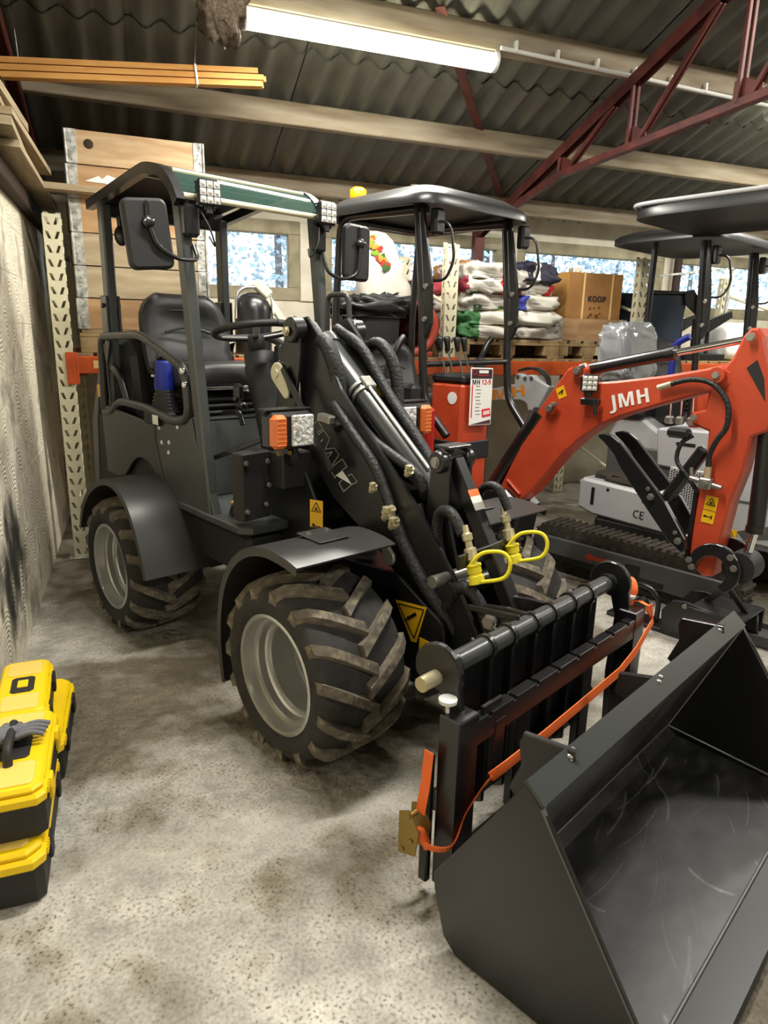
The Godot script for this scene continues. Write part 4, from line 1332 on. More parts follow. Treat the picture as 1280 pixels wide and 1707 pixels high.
func seat(parent: Node, p: Vector3, h := 0.40) -> void:
	var s := part("seat", parent, Transform3D(Basis(), p))
	# shell and pads are shaped from rings: a back that narrows upwards with side bolsters
	var st := mb()
	soft(st)
	var N := 9
	var J := 13
	var P := func(i: int, j: int, back: bool) -> Vector3:
		var v := float(j) / (J - 1)
		var u := float(i) / (N - 1) * 2 - 1
		var half := 0.245 * sqrt(maxf(0.0, 1.0 - pow(absf(v * 1.15 - 0.42) / 0.80, 4.0)))
		half = maxf(half, 0.10)
		var z := u * half
		var x := -0.10 - v * 0.09 + 0.055 * pow(absf(u), 2.2) * (1.0 - 0.3 * v)
		x += 0.018 * sin(v * 9.0) * (1.0 - u * u) - 0.016 * smoothstep(0.60, 0.66, v) * (1.0 - smoothstep(0.80, 0.86, v)) * (1.0 - smoothstep(0.45, 0.6, absf(u)))
		if back or i == 0 or i == N - 1 or j == 0 or j == J - 1: x -= 0.075 if back else 0.03
		return Vector3(x, 0.02 + v * h, z)
	for bk in [false, true]:
		for i in N - 1:
			for j in J - 1:
				quad(st, P.call(i, j, bk), P.call(i + 1, j, bk), P.call(i + 1, j + 1, bk), P.call(i, j + 1, bk))
	for j in J - 1:
		for i in [0, N - 1]: quad(st, P.call(i, j, false), P.call(i, j + 1, false), P.call(i, j + 1, true), P.call(i, j, true))
	for i in N - 1:
		for j in [0, J - 1]: quad(st, P.call(i, j, false), P.call(i + 1, j, false), P.call(i + 1, j, true), P.call(i, j, true))
	obj("backrest", st, M.seat, s)
	st = mb()
	tube(st, curve([Vector3(-0.118, h * 0.56, -0.13), Vector3(-0.126, h * 0.63, 0), Vector3(-0.118, h * 0.56, 0.13)], 6), 0.007, 6)
	tube(st, [Vector3(-0.17, h * 0.84, -0.10), Vector3(-0.172, h * 0.84, 0.10)], 0.006, 6)
	obj("piping", st, M.seat, s)
	st = mb()
	cushion(st, Vector3(0.46, 0.14, 0.47), Transform3D(Basis(Vector3.BACK, 0.06), Vector3(0.12, 0.02, 0)), 0.4, 3, 0.03)
	obj("cushion", st, M.seat, s)
	st = mb()
	rod(st, Vector3(0.33, -0.03, -0.22), Vector3(0.33, -0.03, 0.22), 0.012)
	obj("front_bar", st, M.chrome, s)
	st = mb()
	for k in 5: box(st, Vector3(0.20, -0.09 - k * 0.032, 0), Vector3(0.22, 0.02, 0.40), 0.008)
	box(st, Vector3(0.15, -0.15, 0), Vector3(0.26, 0.17, 0.34), 0.01)
	obj("suspension_bellows", st, M.black_matte, s)

func build_loader() -> void:
	var L := thing("wheel_loader", "compact black wheel loader with green-tinted canopy, chunky tyres and silver rims, nearest machine", "wheel loader", lframe())
	# ---- wheels
	var st := mb()
	var tp := []
	for q in [[0.205, 0.150], [0.212, 0.168], [0.235, 0.182], [0.262, 0.184], [0.284, 0.176], [0.300, 0.160], [0.307, 0.12], [0.312, 0.0]]: tp.append(Vector2(q[0], q[1]))
	for k in range(6, -1, -1): tp.append(Vector2(tp[k].x, -tp[k].y))
	lathe(st, tp, 60, axis_z())
	var tyre := done(st, M.rubber)
	st = mb()
	lathe(st, [Vector2(0.196, 0.150), Vector2(0.212, 0.160), Vector2(0.214, 0.172), Vector2(0.206, 0.176), Vector2(0.198, 0.172), Vector2(0.194, 0.150), Vector2(0.190, 0.132), Vector2(0.180, 0.128), Vector2(0.176, 0.120), Vector2(0.174, 0.095), Vector2(0.168, 0.088), Vector2(0.160, 0.086), Vector2(0.156, 0.078), Vector2(0.154, 0.030), Vector2(0.150, -0.02)], 56, axis_z(), true)
	lathe(st, [Vector2(0.196, -0.150), Vector2(0.214, -0.165), Vector2(0.205, -0.172), Vector2(0.188, -0.14), Vector2(0.16, -0.02)], 40, axis_z())
	var rim := done(st, M.rim)
	st = mb()
	lathe(st, [Vector2(0.153, -0.01), Vector2(0.146, -0.022), Vector2(0.115, -0.024), Vector2(0.10, -0.014), Vector2(0.06, -0.010), Vector2(0.05, 0.004), Vector2(0, 0.006)], 40, axis_z())
	for k in 5: hex_bolt(st, Vector3(cos(TAU * k / 5) * 0.085, sin(TAU * k / 5) * 0.085, -0.014), 0.010)
	var disc := done(st, M.rim_inside)
	var lr := lug_mesh(1.0)
	var ll := lug_mesh(-1.0)
	wheel(L, Vector3(-0.12, 0.343, 0.42), 1.0, lr, ll, tyre, rim, disc, 0.05)
	wheel(L, Vector3(-0.035, 0.343, -0.47), -1.0, lr, ll, tyre, rim, disc, 0.12)
	wheel(L, Vector3(-1.60, 0.343, 0.43), 1.0, lr, ll, tyre, rim, disc, 0.2)
	wheel(L, Vector3(-1.60, 0.343, -0.43), -1.0, lr, ll, tyre, rim, disc, 0.3)
	for x in [-0.12, -1.60]:
		st = mb()
		rod(st, Vector3(x, 0.332, -0.34), Vector3(x, 0.332, 0.34), 0.06)
		box(st, Vector3(x, 0.33, 0), Vector3(0.18, 0.18, 0.22), 0.03)
		obj("axle", st, M.black_matte, L)
	# ---- fenders
	var fp := smooth2([Vector2(-0.455, 0.18), Vector2(-0.475, 0.36), Vector2(-0.45, 0.54), Vector2(-0.385, 0.67), Vector2(-0.28, 0.76), Vector2(-0.15, 0.802), Vector2(-0.02, 0.80), Vector2(0.055, 0.785)])
	for s in [1.0, -1.0]:
		var f := fender(L, fp, 0.19 if s > 0 else -0.675, 0.615 if s > 0 else -0.22, s)
		if s < 0: f.position.x = 0.04
		st = mb()
		box(st, Vector3(-0.12, 0.817, s * 0.38), Vector3(0.14, 0.006, 0.13), 0.002, Basis(Vector3.BACK, -0.02))
		obj("mount_plate", st, M.plastic, f)
		for bz in [0.30, 0.38]:
			st = mb()
			hex_bolt(st, Vector3(-0.15, 0.82, s * (bz + 0.04)), 0.009, Vector3.UP)
			obj("bolt", st, M.steel, f)
	var rp := smooth2([Vector2(-1.99, 0.46), Vector2(-1.93, 0.58), Vector2(-1.82, 0.69), Vector2(-1.68, 0.765), Vector2(-1.54, 0.80), Vector2(-1.41, 0.785), Vector2(-1.29, 0.70), Vector2(-1.20, 0.555), Vector2(-1.145, 0.40)])
	for s in [1.0, -1.0]: fender(L, rp, 0.24 if s > 0 else -0.615, 0.615 if s > 0 else -0.24, s)
	# ---- rear body
	st = mb()
	plate(st, poly([-2.42, 0.42, -2.42, 0.98, -2.30, 1.05, -1.50, 1.05, -1.46, 1.02, -1.42, 0.42]), -0.355, 0.355, Transform3D(), 0.02)
	obj("engine_hood", st, M.black_matte, L)
	st = mb()
	plate(st, poly([-2.30, 1.04, -2.26, 1.40, -2.18, 1.46, -1.98, 1.46, -1.90, 1.38, -1.86, 1.04]), -0.33, 0.30, Transform3D(), 0.03)
	obj("air_box", st, M.black_matte, L)
	for s in [-1.0, 1.0]:
		st = mb()
		plate(st, poly([-2.16, 0.72, -2.18, 1.07, -2.10, 1.10, -1.58, 1.065, -1.49, 1.06, -1.49, 0.98, -1.44, 0.84, -1.40, 0.70, -1.425, 0.69, -1.45, 0.75, -1.49, 0.80, -1.54, 0.84, -1.60, 0.865, -1.66, 0.87, -1.72, 0.86, -1.78, 0.835, -1.84, 0.79, -1.90, 0.74, -2.0, 0.72]), -0.008, 0.008, Transform3D(Basis(), Vector3(0, 0, s * 0.372)), 0.004)
		obj("side_cowl", st, M.plastic, L)
		st = mb()
		plate(st, poly([-1.49, 0.98, -1.49, 1.075, -1.18, 1.105, -1.10, 1.13, -1.03, 0.90, -0.99, 0.705, -1.33, 0.695, -1.39, 0.72, -1.44, 0.84]), -0.006, 0.006, Transform3D(Basis(), Vector3(0, 0, s * 0.368)), 0.003)
		var sp := obj("side_panel", st, M.body_grey, L)
		st = mb()
		for q in [[-1.44, 1.05], [-1.24, 1.075], [-1.42, 0.98], [-1.34, 0.99], [-1.35, 0.94], [-1.40, 0.76], [-1.36, 0.715]]: ball(st, Vector3(q[0], q[1], s * 0.375), Vector3(0.011, 0.011, 0.007), 10, 6)
		obj("bolt", st, M.white, sp)
	st = mb()
	plate(st, poly([-2.46, 0.55, -2.36, 0.55, -2.30, 1.0, -2.20, 1.28, -2.245, 1.28, -2.40, 1.0]), 0.30, 0.36, Transform3D(), 0.01)
	plate(st, poly([-2.46, 0.55, -2.36, 0.55, -2.30, 1.0, -2.20, 1.28, -2.245, 1.28, -2.40, 1.0]), -0.36, -0.30, Transform3D(), 0.01)
	obj("rear_guard", st, M.plastic, L)
	st = mb()
	box(st, Vector3(-2.24, 1.17, 0.362), Vector3(0.05, 0.07, 0.004), 0.001)
	obj("reflector", st, M.sticker, L)
	# ---- tub: floor, seat box
	st = mb()
	plate(st, poly([-1.42, -0.372, -1.0, -0.385, -0.70, -0.385, -0.655, -0.34, -0.655, 0.34, -0.70, 0.385, -1.0, 0.385, -1.42, 0.372]), -0.018, 0.018, Transform3D(Basis(Vector3.RIGHT, PI / 2), Vector3(0, 0.698, 0)), 0.006)
	obj("floor_plate", st, M.body_grey, L)
	st = mb()
	plate(st, poly([-1.62, 0.70, -1.62, 1.10, -1.36, 1.10, -1.26, 0.72]), -0.345, 0.345, Transform3D(), 0.012)
	obj("seat_box", st, M.body_grey, L)
	st = mb()
	bar(st, Vector3(-1.03, 0.955, 0.30), Vector3(-0.64, 1.085, 0.30), 0.016, 0.022)
	obj("brace_bar", st, M.black, L)
	st = mb()
	box(st, Vector3(-1.34, 1.02, 0.20), Vector3(0.004, 0.055, 0.04), 0.001, Basis(Vector3.BACK, 0.25))
	obj("paper_tag", st, M.white, L)
	st = mb()
	tube(st, curve([Vector3(-1.34, 1.08, 0.205), Vector3(-1.325, 1.06, 0.195), Vector3(-1.33, 1.04, 0.20)], 4), 0.006, 6)
	obj("red_tie", st, M.red, L)
	st = mb()
	tube(st, rounded([Vector3(-1.30, 1.12, 0.10), Vector3(-1.15, 1.14, 0.10), Vector3(-1.12, 1.08, 0.10)], 0.03), 0.012, 8)
	ball(st, Vector3(-1.11, 1.17, 0.11), Vector3(0.03, 0.022, 0.03))
	obj("parking_brake", st, M.black, L)
	seat(L, Vector3(-1.66, 1.27, 0.03), 0.41)
	# ---- side guard loop of bent tube, joystick inside it
	for s in [1.0, -1.0]:
		st = mb()
		var z: float = 0.372 * s
		tube(st, rounded([Vector3(-2.15, 1.06, z), Vector3(-2.12, 1.47, z), Vector3(-1.60, 1.485, z), Vector3(-1.14, 1.345, z), Vector3(-1.12, 1.12, z), Vector3(-1.28, 1.095, z), Vector3(-1.60, 1.135, z), Vector3(-1.92, 1.14, z), Vector3(-2.04, 1.07, z), Vector3(-2.15, 1.06, z)], 0.07, 6), 0.021, 10)
		var gl := obj("side_guard", st, M.plastic, L)
		st = mb()
		plate(st, poly([-2.09, 1.43, -1.99, 1.45, -2.06, 1.31]), z - 0.004, z + 0.004, Transform3D(), 0.001)
		bar(st, Vector3(-2.06, 1.31, z), Vector3(-2.05, 1.12, z), 0.01, 0.014)
		obj("gusset", st, M.plastic, gl)
		st = mb()
		tube(st, curve([Vector3(-2.02, 1.31, z * 0.95), Vector3(-1.93, 1.26, z * 0.95), Vector3(-1.86, 1.14, z * 0.95)], 5), 0.02, 10)
		obj("inner_tube", st, M.black, gl)
		st = mb()
		ball(st, Vector3(-1.138, 1.335, z + 0.012 * s), Vector3(0.02, 0.02, 0.016))
		ball(st, Vector3(-1.125, 1.275, z + 0.012 * s), Vector3(0.015, 0.018, 0.014))
		obj("fastener", st, M.chrome, gl)
	var js := part("joystick", L, Transform3D(Basis(), Vector3(-1.53, 1.09, 0.295).rotated(Vector3.UP, 0.0)))
	st = mb()
	var pr := []
	for k in 15: pr.append(Vector2(lerpf(0.075, 0.042, k / 14.0) + (0.006 if k % 2 else -0.004), 0.02 + k * 0.0085))
	lathe(st, pr, 20)
	obj("bellows", st, M.black_matte, js)
	st = mb()
	lathe(st, [Vector2(0.046, 0.135), Vector2(0.050, 0.16), Vector2(0.042, 0.21), Vector2(0.038, 0.26), Vector2(0.034, 0.275), Vector2(0, 0.28)], 16)
	obj("grip", st, M.blue, js)
	st = mb()
	for k in 5: ball(st, Vector3(cos(k * 1.3) * 0.022, 0.288 + 0.006 * (k % 2), sin(k * 1.3) * 0.022), Vector3(0.016, 0.016, 0.016), 8, 6)
	obj("thumb_knob", st, M.black, js)
	st = mb()
	box(st, Vector3(0.04, -0.0, 0.05), Vector3(0.16, 0.06, 0.10), 0.008)
	obj("console", st, M.black_matte, js)
	st = mb()
	box(st, Vector3(0.10, 0.0, 0.102), Vector3(0.06, 0.045, 0.003), 0.001)
	obj("notice", st, M.white, js)
	st = mb()
	box(st, Vector3(-0.03, 0.20, 0.04), Vector3(0.02, 0.012, 0.02), 0.003)
	obj("switch", st, M.white, js)
	# ---- roll-over frame and canopy
	for s in [1.0, -1.0]:
		st = mb()
		bar(st, Vector3(-0.99, 0.70, s * 0.35), Vector3(-1.155, 2.06, s * 0.35), 0.05, 0.065, Vector3.RIGHT, 0.008)
		var po := obj("front_post", st, M.body_grey, L)
		st = mb()
		plate(st, poly([-1.02, 0.715, -0.93, 0.715, -0.985, 0.84]), s * 0.35 - 0.02, s * 0.35 + 0.02, Transform3D(), 0.003)
		obj("foot_gusset", st, M.body_grey, po)
		st = mb()
		box(st, Vector3(-1.095, 1.955, s * 0.335), Vector3(0.05, 0.13, 0.07), 0.014)
		obj("lamp_bracket", st, M.black, po)
		st = mb()
		tube(st, curve([Vector3(-1.06, 2.0, s * 0.31), Vector3(-1.03, 1.92, s * 0.28), Vector3(-1.05, 1.86, s * 0.25), Vector3(-1.08, 1.90, s * 0.26)], 6), 0.004, 6)
		obj("cable", st, M.black_matte, po)
		st = mb()
		bar(st, Vector3(-2.04, 1.47, s * 0.335), Vector3(-2.04, 2.13, s * 0.335), 0.05, 0.07, Vector3.RIGHT, 0.008)
		bar(st, Vector3(-2.10, 0.70, s * 0.335), Vector3(-2.05, 1.55, s * 0.335), 0.05, 0.06, Vector3.RIGHT, 0.008)
		var rpost := obj("rear_post", st, M.body_grey, L)
		st = mb()
		for q in [-0.032, 0.032]: box(st, Vector3(-2.045, 1.57, s * 0.335 + q), Vector3(0.085, 0.22, 0.012), 0.005)
		rod(st, Vector3(-2.045, 1.63, s * 0.335 - 0.05), Vector3(-2.045, 1.63, s * 0.335 + 0.05), 0.012)
		obj("fold_hinge", st, M.black, rpost)
		st = mb()
		box(st, Vector3(-2.085, 1.44, s * 0.362), Vector3(0.045, 0.12, 0.003), 0.001)
		obj("notice", st, M.white, rpost)
	st = mb()
	var side := smooth2([Vector2(-2.12, 2.105), Vector2(-1.80, 2.138), Vector2(-1.48, 2.17), Vector2(-1.38, 2.17), Vector2(-1.26, 2.14), Vector2(-1.18, 2.085), Vector2(-1.125, 2.01)], 5)
	for s in [1.0, -1.0]: sheet(st, side, 0.045, s * 0.375 - 0.02, s * 0.375 + 0.02)
	box(st, Vector3(-2.08, 2.15, 0), Vector3(0.05, 0.05, 0.72), 0.008)
	box(st, Vector3(-1.45, 2.185, 0), Vector3(0.04, 0.03, 0.72), 0.006)
	obj("canopy_frame", st, M.black, L)
	st = mb()
	sheet(st, [Vector2(-2.08, 2.17), Vector2(-1.75, 2.20), Vector2(-1.44, 2.212)], 0.006, -0.355, 0.355)
	obj("canopy_roof", st, M.black_matte, L)
	st = mb()
	var wp := smooth2([Vector2(-1.44, 2.212), Vector2(-1.31, 2.195), Vector2(-1.20, 2.145), Vector2(-1.12, 2.065)], 5)
	sheet(st, wp, 0.006, -0.355, 0.355)
	obj("canopy_window", st, M.tint, L, Transform3D(), "green-tinted curved front panel")
	st = mb()
	rod(st, Vector3(-1.105, 2.052, -0.36), Vector3(-1.105, 2.052, 0.36), 0.013)
	obj("front_bar", st, M.cream, L)
	st = mb()
	rod(st, Vector3(-1.235, 2.172, -0.34), Vector3(-1.235, 2.172, 0.34), 0.009)
	obj("trim_rod", st, M.cream, L)
	st = mb()
	for s in [-1.0, 1.0]:
		plate(st, poly([0.30 * s, 2.04, 0.33 * s, 2.04, 0.33 * s, 1.98]), -2.06, -2.03, Transform3D(Basis(Vector3.UP, -PI / 2), Vector3.ZERO) , 0.0)
	box(st, Vector3(-2.04, 2.10, 0), Vector3(0.05, 0.06, 0.66), 0.008)
	obj("rear_header", st, M.black, L)
	led_lamp(L, Transform3D(Basis(Vector3.UP, -0.12), Vector3(-1.03, 2.065, 0.275)))
	led_lamp(L, Transform3D(Basis(Vector3.UP, -0.02), Vector3(-1.03, 2.065, -0.345)))
	st = mb()
	ball(st, Vector3(-2.0, 1.98, 0.27), Vector3(0.035, 0.05, 0.035))
	box(st, Vector3(-2.0, 2.05, 0.27), Vector3(0.03, 0.06, 0.03), 0.006)
	obj("rear_lamp", st, M.black, L)
	mirror(L, Vector3(-1.05, 1.875, 0.545), 0.180, 0.265, -0.10, 0.10, [Vector3(-1.02, 1.83, 0.52), Vector3(-1.02, 1.79, 0.44), Vector3(-1.05, 1.795, 0.33), Vector3(-1.09, 1.86, 0.33)])
	mirror(L, Vector3(-1.05, 1.905, -0.535), 0.165, 0.265, 0.05, -0.02, [Vector3(-1.02, 1.80, -0.52), Vector3(-1.04, 1.77, -0.44), Vector3(-1.06, 1.80, -0.36), Vector3(-1.09, 1.90, -0.35)])
	# ---- steering column
	st = mb()
	tube(st, [Vector3(-0.86, 0.72, 0.06), Vector3(-0.93, 1.05, 0.06), Vector3(-0.98, 1.25, 0.06)], 0.052, 18, 0.066)
	lathe(st, [Vector2(0.066, -0.14), Vector2(0.078, -0.03), Vector2(0.078, 0.03), Vector2(0.074, 0.035), Vector2(0.074, 0.085), Vector2(0.03, 0.10)], 22, Transform3D(Basis(Vector3.BACK, 0.22), Vector3(-1.0, 1.33, 0.06)))
	obj("steering_column", st, M.black_matte, L)
	var sw := part("steering_wheel", L, Transform3D(Basis(Vector3.BACK, 0.20), Vector3(-1.04, 1.515, 0.07)))
	st = mb()
	var ring := []
	for k in 37: ring.append(Vector3(cos(TAU * k / 36) * 0.18, 0, sin(TAU * k / 36) * 0.18))
	tube(st, ring, 0.016, 10, -1, false)
	obj("ring", st, M.black_matte, sw)
	for k in 3:
		st = mb()
		var a := TAU * k / 3 + 0.5
		bar(st, Vector3(cos(a) * 0.02, -0.03, sin(a) * 0.02), Vector3(cos(a) * 0.175, -0.004, sin(a) * 0.175), 0.03, 0.008)
		obj("spoke", st, M.silver, sw)
	st = mb()
	lathe(st, [Vector2(0, -0.02), Vector2(0.035, -0.02), Vector2(0.04, -0.05), Vector2(0.03, -0.10), Vector2(0, -0.10)], 16)
	obj("hub", st, M.black_matte, sw)
	for q in [[Vector3(-0.93, 1.41, 0.0), 0.03, 0.10], [Vector3(-1.05, 1.24, 0.16), 0.022, 0.08]]:
		st = mb()
		box(st, q[0], Vector3(q[1] * 2, q[2], q[1] * 2), 0.014)
		ball(st, q[0] + Vector3(0.02, -0.03, 0.03), Vector3(0.012, 0.012, 0.012))
		obj("switch_pod", st, M.black, L)
	st = mb()
	for k in 4: ball(st, Vector3(-0.88 + 0.03 * (k % 2), 0.745 + 0.012 * k, 0.26 + 0.02 * k), Vector3(0.013, 0.013, 0.013), 8, 6)
	for k in 3: rod(st, Vector3(-0.84 + 0.02 * k, 0.72, 0.30 - 0.03 * k), Vector3(-0.86 + 0.02 * k, 0.79, 0.29 - 0.03 * k), 0.006, 8)
	obj("pedal_linkage", st, M.gold_zinc, L)
	st = mb()
	plate(st, poly([-0.90, 0.72, -0.84, 0.72, -0.78, 0.86, -0.80, 0.90]), 0.24, 0.32, Transform3D(), 0.006)
	obj("pedal", st, M.black, L)
	# ---- bulkhead and frames
	st = mb()
	box(st, Vector3(-0.655, 0.90, 0.34), Vector3(0.07, 0.28, 0.15), 0.006, Basis(Vector3.UP, 0.15))
	var bh := obj("bulkhead", st, M.black_matte, L)
	st = mb()
	box(st, Vector3(-0.60, 0.965, 0.20), Vector3(0.14, 0.15, 0.14), 0.006)
	obj("valve_cover", st, M.black_matte, L)
	st = mb()
	box(st, Vector3(-0.70, 0.88, -0.12), Vector3(0.05, 0.34, 0.5), 0.006)
	obj("bulkhead", st, M.black_matte, L)
	st = mb()
	for q in [[1.00, 0.39], [1.00, 0.29], [0.90, 0.285], [0.80, 0.39], [0.82, 0.30]]: hex_bolt(st, Vector3(-0.612, q[0], q[1]), 0.009, Vector3.RIGHT)
	obj("bolt", st, M.steel, bh)
	st = mb()
	box(st, Vector3(-1.55, 0.52, 0), Vector3(1.5, 0.30, 0.30), 0.02)
	box(st, Vector3(-1.02, 0.56, 0), Vector3(0.62, 0.20, 0.66), 0.02)
	obj("rear_frame", st, M.black_matte, L)
	st = mb()
	box(st, Vector3(-0.95, 0.375, 0.10), Vector3(0.5, 0.05, 0.10), 0.01)
	rod(st, Vector3(-0.72, 0.25, 0), Vector3(-0.72, 0.68, 0), 0.06)
	obj("articulation_joint", st, M.black, L)
	st = mb()
	box(st, Vector3(-0.30, 0.44, 0), Vector3(0.72, 0.34, 0.30), 0.015)
	plate(st, poly([-0.62, 0.26, 0.14, 0.26, 0.30, 0.36, 0.26, 0.54, 0.02, 0.66, -0.62, 0.62]), 0.13, 0.15, Transform3D(), 0.004)
	plate(st, poly([-0.62, 0.26, 0.14, 0.26, 0.30, 0.36, 0.26, 0.54, 0.02, 0.66, -0.62, 0.62]), -0.15, -0.13, Transform3D(), 0.004)
	obj("front_frame", st, M.black, L)
	# tower: two plates that carry the arm at their tops
	for s in [1.0, -1.0]:
		st = mb()
		plate(st, poly([-0.80, 0.50, -0.78, 1.05, -0.70, 1.38, -0.655, 1.545, -0.60, 1.575, -0.56, 1.54, -0.56, 1.42, -0.60, 1.20, -0.60, 1.06, -0.54, 0.97, -0.44, 0.82, -0.42, 0.50]), s * 0.155 - 0.008, s * 0.155 + 0.008, Transform3D(), 0.004)
		var tw := obj("tower_plate", st, M.black, L)
		st = mb()
		lathe(st, [Vector2(0.0, -0.035), Vector2(0.045, -0.03), Vector2(0.05, -0.024), Vector2(0.05, 0.024), Vector2(0.045, 0.03), Vector2(0, 0.03)], 20, axis_z(Vector3(-0.60, 1.52, s * 0.155)), true)
		obj("pivot_boss", st, M.black, tw)
		st = mb()
		hex_bolt(st, Vector3(-0.605, 1.515, s * 0.192), 0.016, Vector3(0, 0, s))
		obj("pivot_bolt", st, M.brass, tw)
	st = mb()
	bar(st, Vector3(-0.66, 1.37, 0.178), Vector3(-0.33, 0.99, 0.178), 0.012, 0.03, Vector3.UP, 0.003)
	obj("tower_rib", st, M.black, L)
	st = mb()
	var drop := PackedVector2Array()
	for k in 13: drop.append(Vector2.from_angle(PI * 0.05 + PI * 1.25 * k / 12 ) * 0.045 + Vector2(-0.70, 1.345))
	drop.append(Vector2(-0.645, 1.245)); drop.append(Vector2(-0.62, 1.25)); drop.append(Vector2(-0.615, 1.275))
	plate(st, drop, 0.170, 0.182, Transform3D(), 0.003)
	lathe(st, [Vector2(0.018, 0), Vector2(0.018, 0.008), Vector2(0, 0.008)], 14, axis_z(Vector3(-0.70, 1.345, 0.182)), true)
	obj("lift_eye", st, M.cream, L, Transform3D(), "pale zinc teardrop lifting eye")
	# ---- arm
	for s in [1.0, -1.0]:
		st = mb()
		plate(st, poly([-0.66, 1.56, -0.58, 1.575, -0.50, 1.50, -0.36, 1.30, -0.10, 1.075, 0.10, 0.90, 0.26, 0.72, 0.40, 0.52, 0.45, 0.42, 0.42, 0.35, 0.33, 0.34, 0.22, 0.40, 0.10, 0.50, -0.02, 0.64, -0.16, 0.735, -0.40, 0.86, -0.55, 1.0, -0.62, 1.2]), s * 0.105 - 0.009, s * 0.105 + 0.009, Transform3D(), 0.004)
		obj("arm_plate", st, M.black, L)
	st = mb()
	box(st, Vector3(-0.18, 0.92, 0), Vector3(0.46, 0.10, 0.2), 0.006, Basis(Vector3.BACK, -0.72))
	obj("arm_cross_plate", st, M.black, L)
	for q in [[0.26, 0.66, 0.14, 0.035], [0.38, 0.42, 0.16, 0.04]]:
		st = mb()
		rod(st, Vector3(q[0], q[1], -q[2]), Vector3(q[0], q[1], q[2]), q[3])
		obj("arm_cross_tube", st, M.black, L)
	st = mb()
	rod(st, Vector3(0.24, 0.70, 0.0), Vector3(0.24, 0.70, 0.19), 0.022)
	obj("pivot_pin", st, M.steel, L)
	# letters outlined on the arm's right plate
	var zz := 0.117
	var ol := [[-0.53, 1.15, -0.50, 1.165, -0.465, 1.135, -0.53, 1.105], [-0.53, 1.09, -0.46, 1.13, -0.42, 1.10, -0.45, 1.055, -0.39, 1.068, -0.36, 1.045, -0.42, 0.98, -0.45, 1.005, -0.405, 1.05, -0.47, 1.03, -0.50, 1.052, -0.465, 1.093, -0.52, 1.06, -0.54, 1.085],
		[-0.42, 0.98, -0.34, 1.03, -0.31, 1.005, -0.34, 0.985, -0.38, 0.96, -0.385, 0.945], [-0.305, 0.968, -0.28, 0.98, -0.245, 0.955, -0.28, 0.938], [-0.28, 0.938, -0.33, 0.90, -0.36, 0.93, -0.34, 0.945]]
	for k in ol.size():
		st = mb()
		var l: Array = ol[k]
		var n := l.size() / 2
		for i in n:
			if (k == 0 and i == n - 1) or (k == 4 and i == n - 1) or (k == 3 and i == n - 1) or (k == 2 and i == 3): continue
			var j := (i + 1) % n
			bar(st, Vector3(l[i * 2], l[i * 2 + 1], zz), Vector3(l[j * 2], l[j * 2 + 1], zz), 0.0035, 0.001, Vector3.BACK, 0)
		obj("outlined_letter", st, M.outline, L)
	st = mb()
	plate(st, poly([-0.34, 0.984, -0.38, 0.958, -0.28, 0.938]), zz - 0.001, zz + 0.001)
	obj("arrow_mark", st, M.white, L)
	# tilt cylinder along the arm's top, bell crank and link
	st = mb()
	var ca := Vector3(-0.62, 1.48, -0.01)
	var cb := Vector3(0.035, 0.955, -0.01)
	var cd := (cb - ca).normalized()
	tube(st, [ca, cb], 0.048, 22)
	tube(st, [cb - cd * 0.05, cb + cd * 0.005], 0.055, 22)
	tube(st, [ca, ca + cd * 0.05], 0.055, 22)
	obj("tilt_cylinder", st, M.body_grey, L)
	st = mb()
	rod(st, cb, cb + cd * 0.10, 0.022)
	obj("cylinder_rod", st, M.chrome, L)
	st = mb()
	var cu := Vector3(cd.y, -cd.x, 0) * -1.0
	rod(st, ca + cd * 0.30 + cu * 0.057 + Vector3(0, 0, 0.012), cb - cd * 0.06 + cu * 0.057 + Vector3(0, 0, 0.012), 0.0065, 8)
	obj("oil_pipe", st, M.white, L)
	st = mb()
	var cm := ca + cd * 0.30
	for k in 2: tube(st, [cm + cd * 0.03 * k - cd * 0.006, cm + cd * 0.03 * k + cd * 0.006], 0.055, 18)
	box(st, cm + cd * 0.015 + cu * 0.056, Vector3(0.06, 0.02, 0.05), 0.004, Basis(cd, cu, Vector3.BACK))
	obj("pipe_clamp", st, M.zinc, L)
	for s in [1.0, -1.0]:
		st = mb()
		plate(st, poly([0.092, 1.085, 0.105, 1.12, 0.135, 1.135, 0.165, 1.12, 0.178, 1.08, 0.185, 0.90, 0.235, 0.74, 0.24, 0.62, 0.20, 0.60, 0.16, 0.66, 0.10, 0.80, 0.075, 0.90]), 0.055 * s - 0.007, 0.055 * s + 0.007, Transform3D(), 0.003)
		var ck := obj("bell_crank", st, M.black, L)
		st = mb()
		lathe(st, [Vector2(0, -0.022), Vector2(0.036, -0.022), Vector2(0.040, -0.016), Vector2(0.040, 0.016), Vector2(0.036, 0.022), Vector2(0, 0.022)], 20, axis_z(Vector3(0.135, 1.085, s * 0.062)), true)
		obj("boss", st, M.black, ck)
	st = mb()
	hex_bolt(st, Vector3(0.135, 1.085, 0.084), 0.015)
	rod(st, Vector3(0.135, 1.085, -0.09), Vector3(0.135, 1.085, 0.09), 0.02)
	obj("crank_pin", st, M.steel, L)
	st = mb()
	box(st, Vector3(0.135, 1.135, 0), Vector3(0.07, 0.012, 0.12), 0.003)
	obj("crank_cap", st, M.black, L)
	st = mb()
	bar(st, Vector3(0.145, 1.09, 0.0), Vector3(0.455, 0.60, 0.0), 0.052, 0.052, Vector3.UP, 0.005)
	var lk := obj("tilt_link", st, M.black, L)
	var ld := (Vector3(0.455, 0.60, 0) - Vector3(0.145, 1.09, 0)).normalized()
	var ln := Vector3(-ld.y, ld.x, 0)
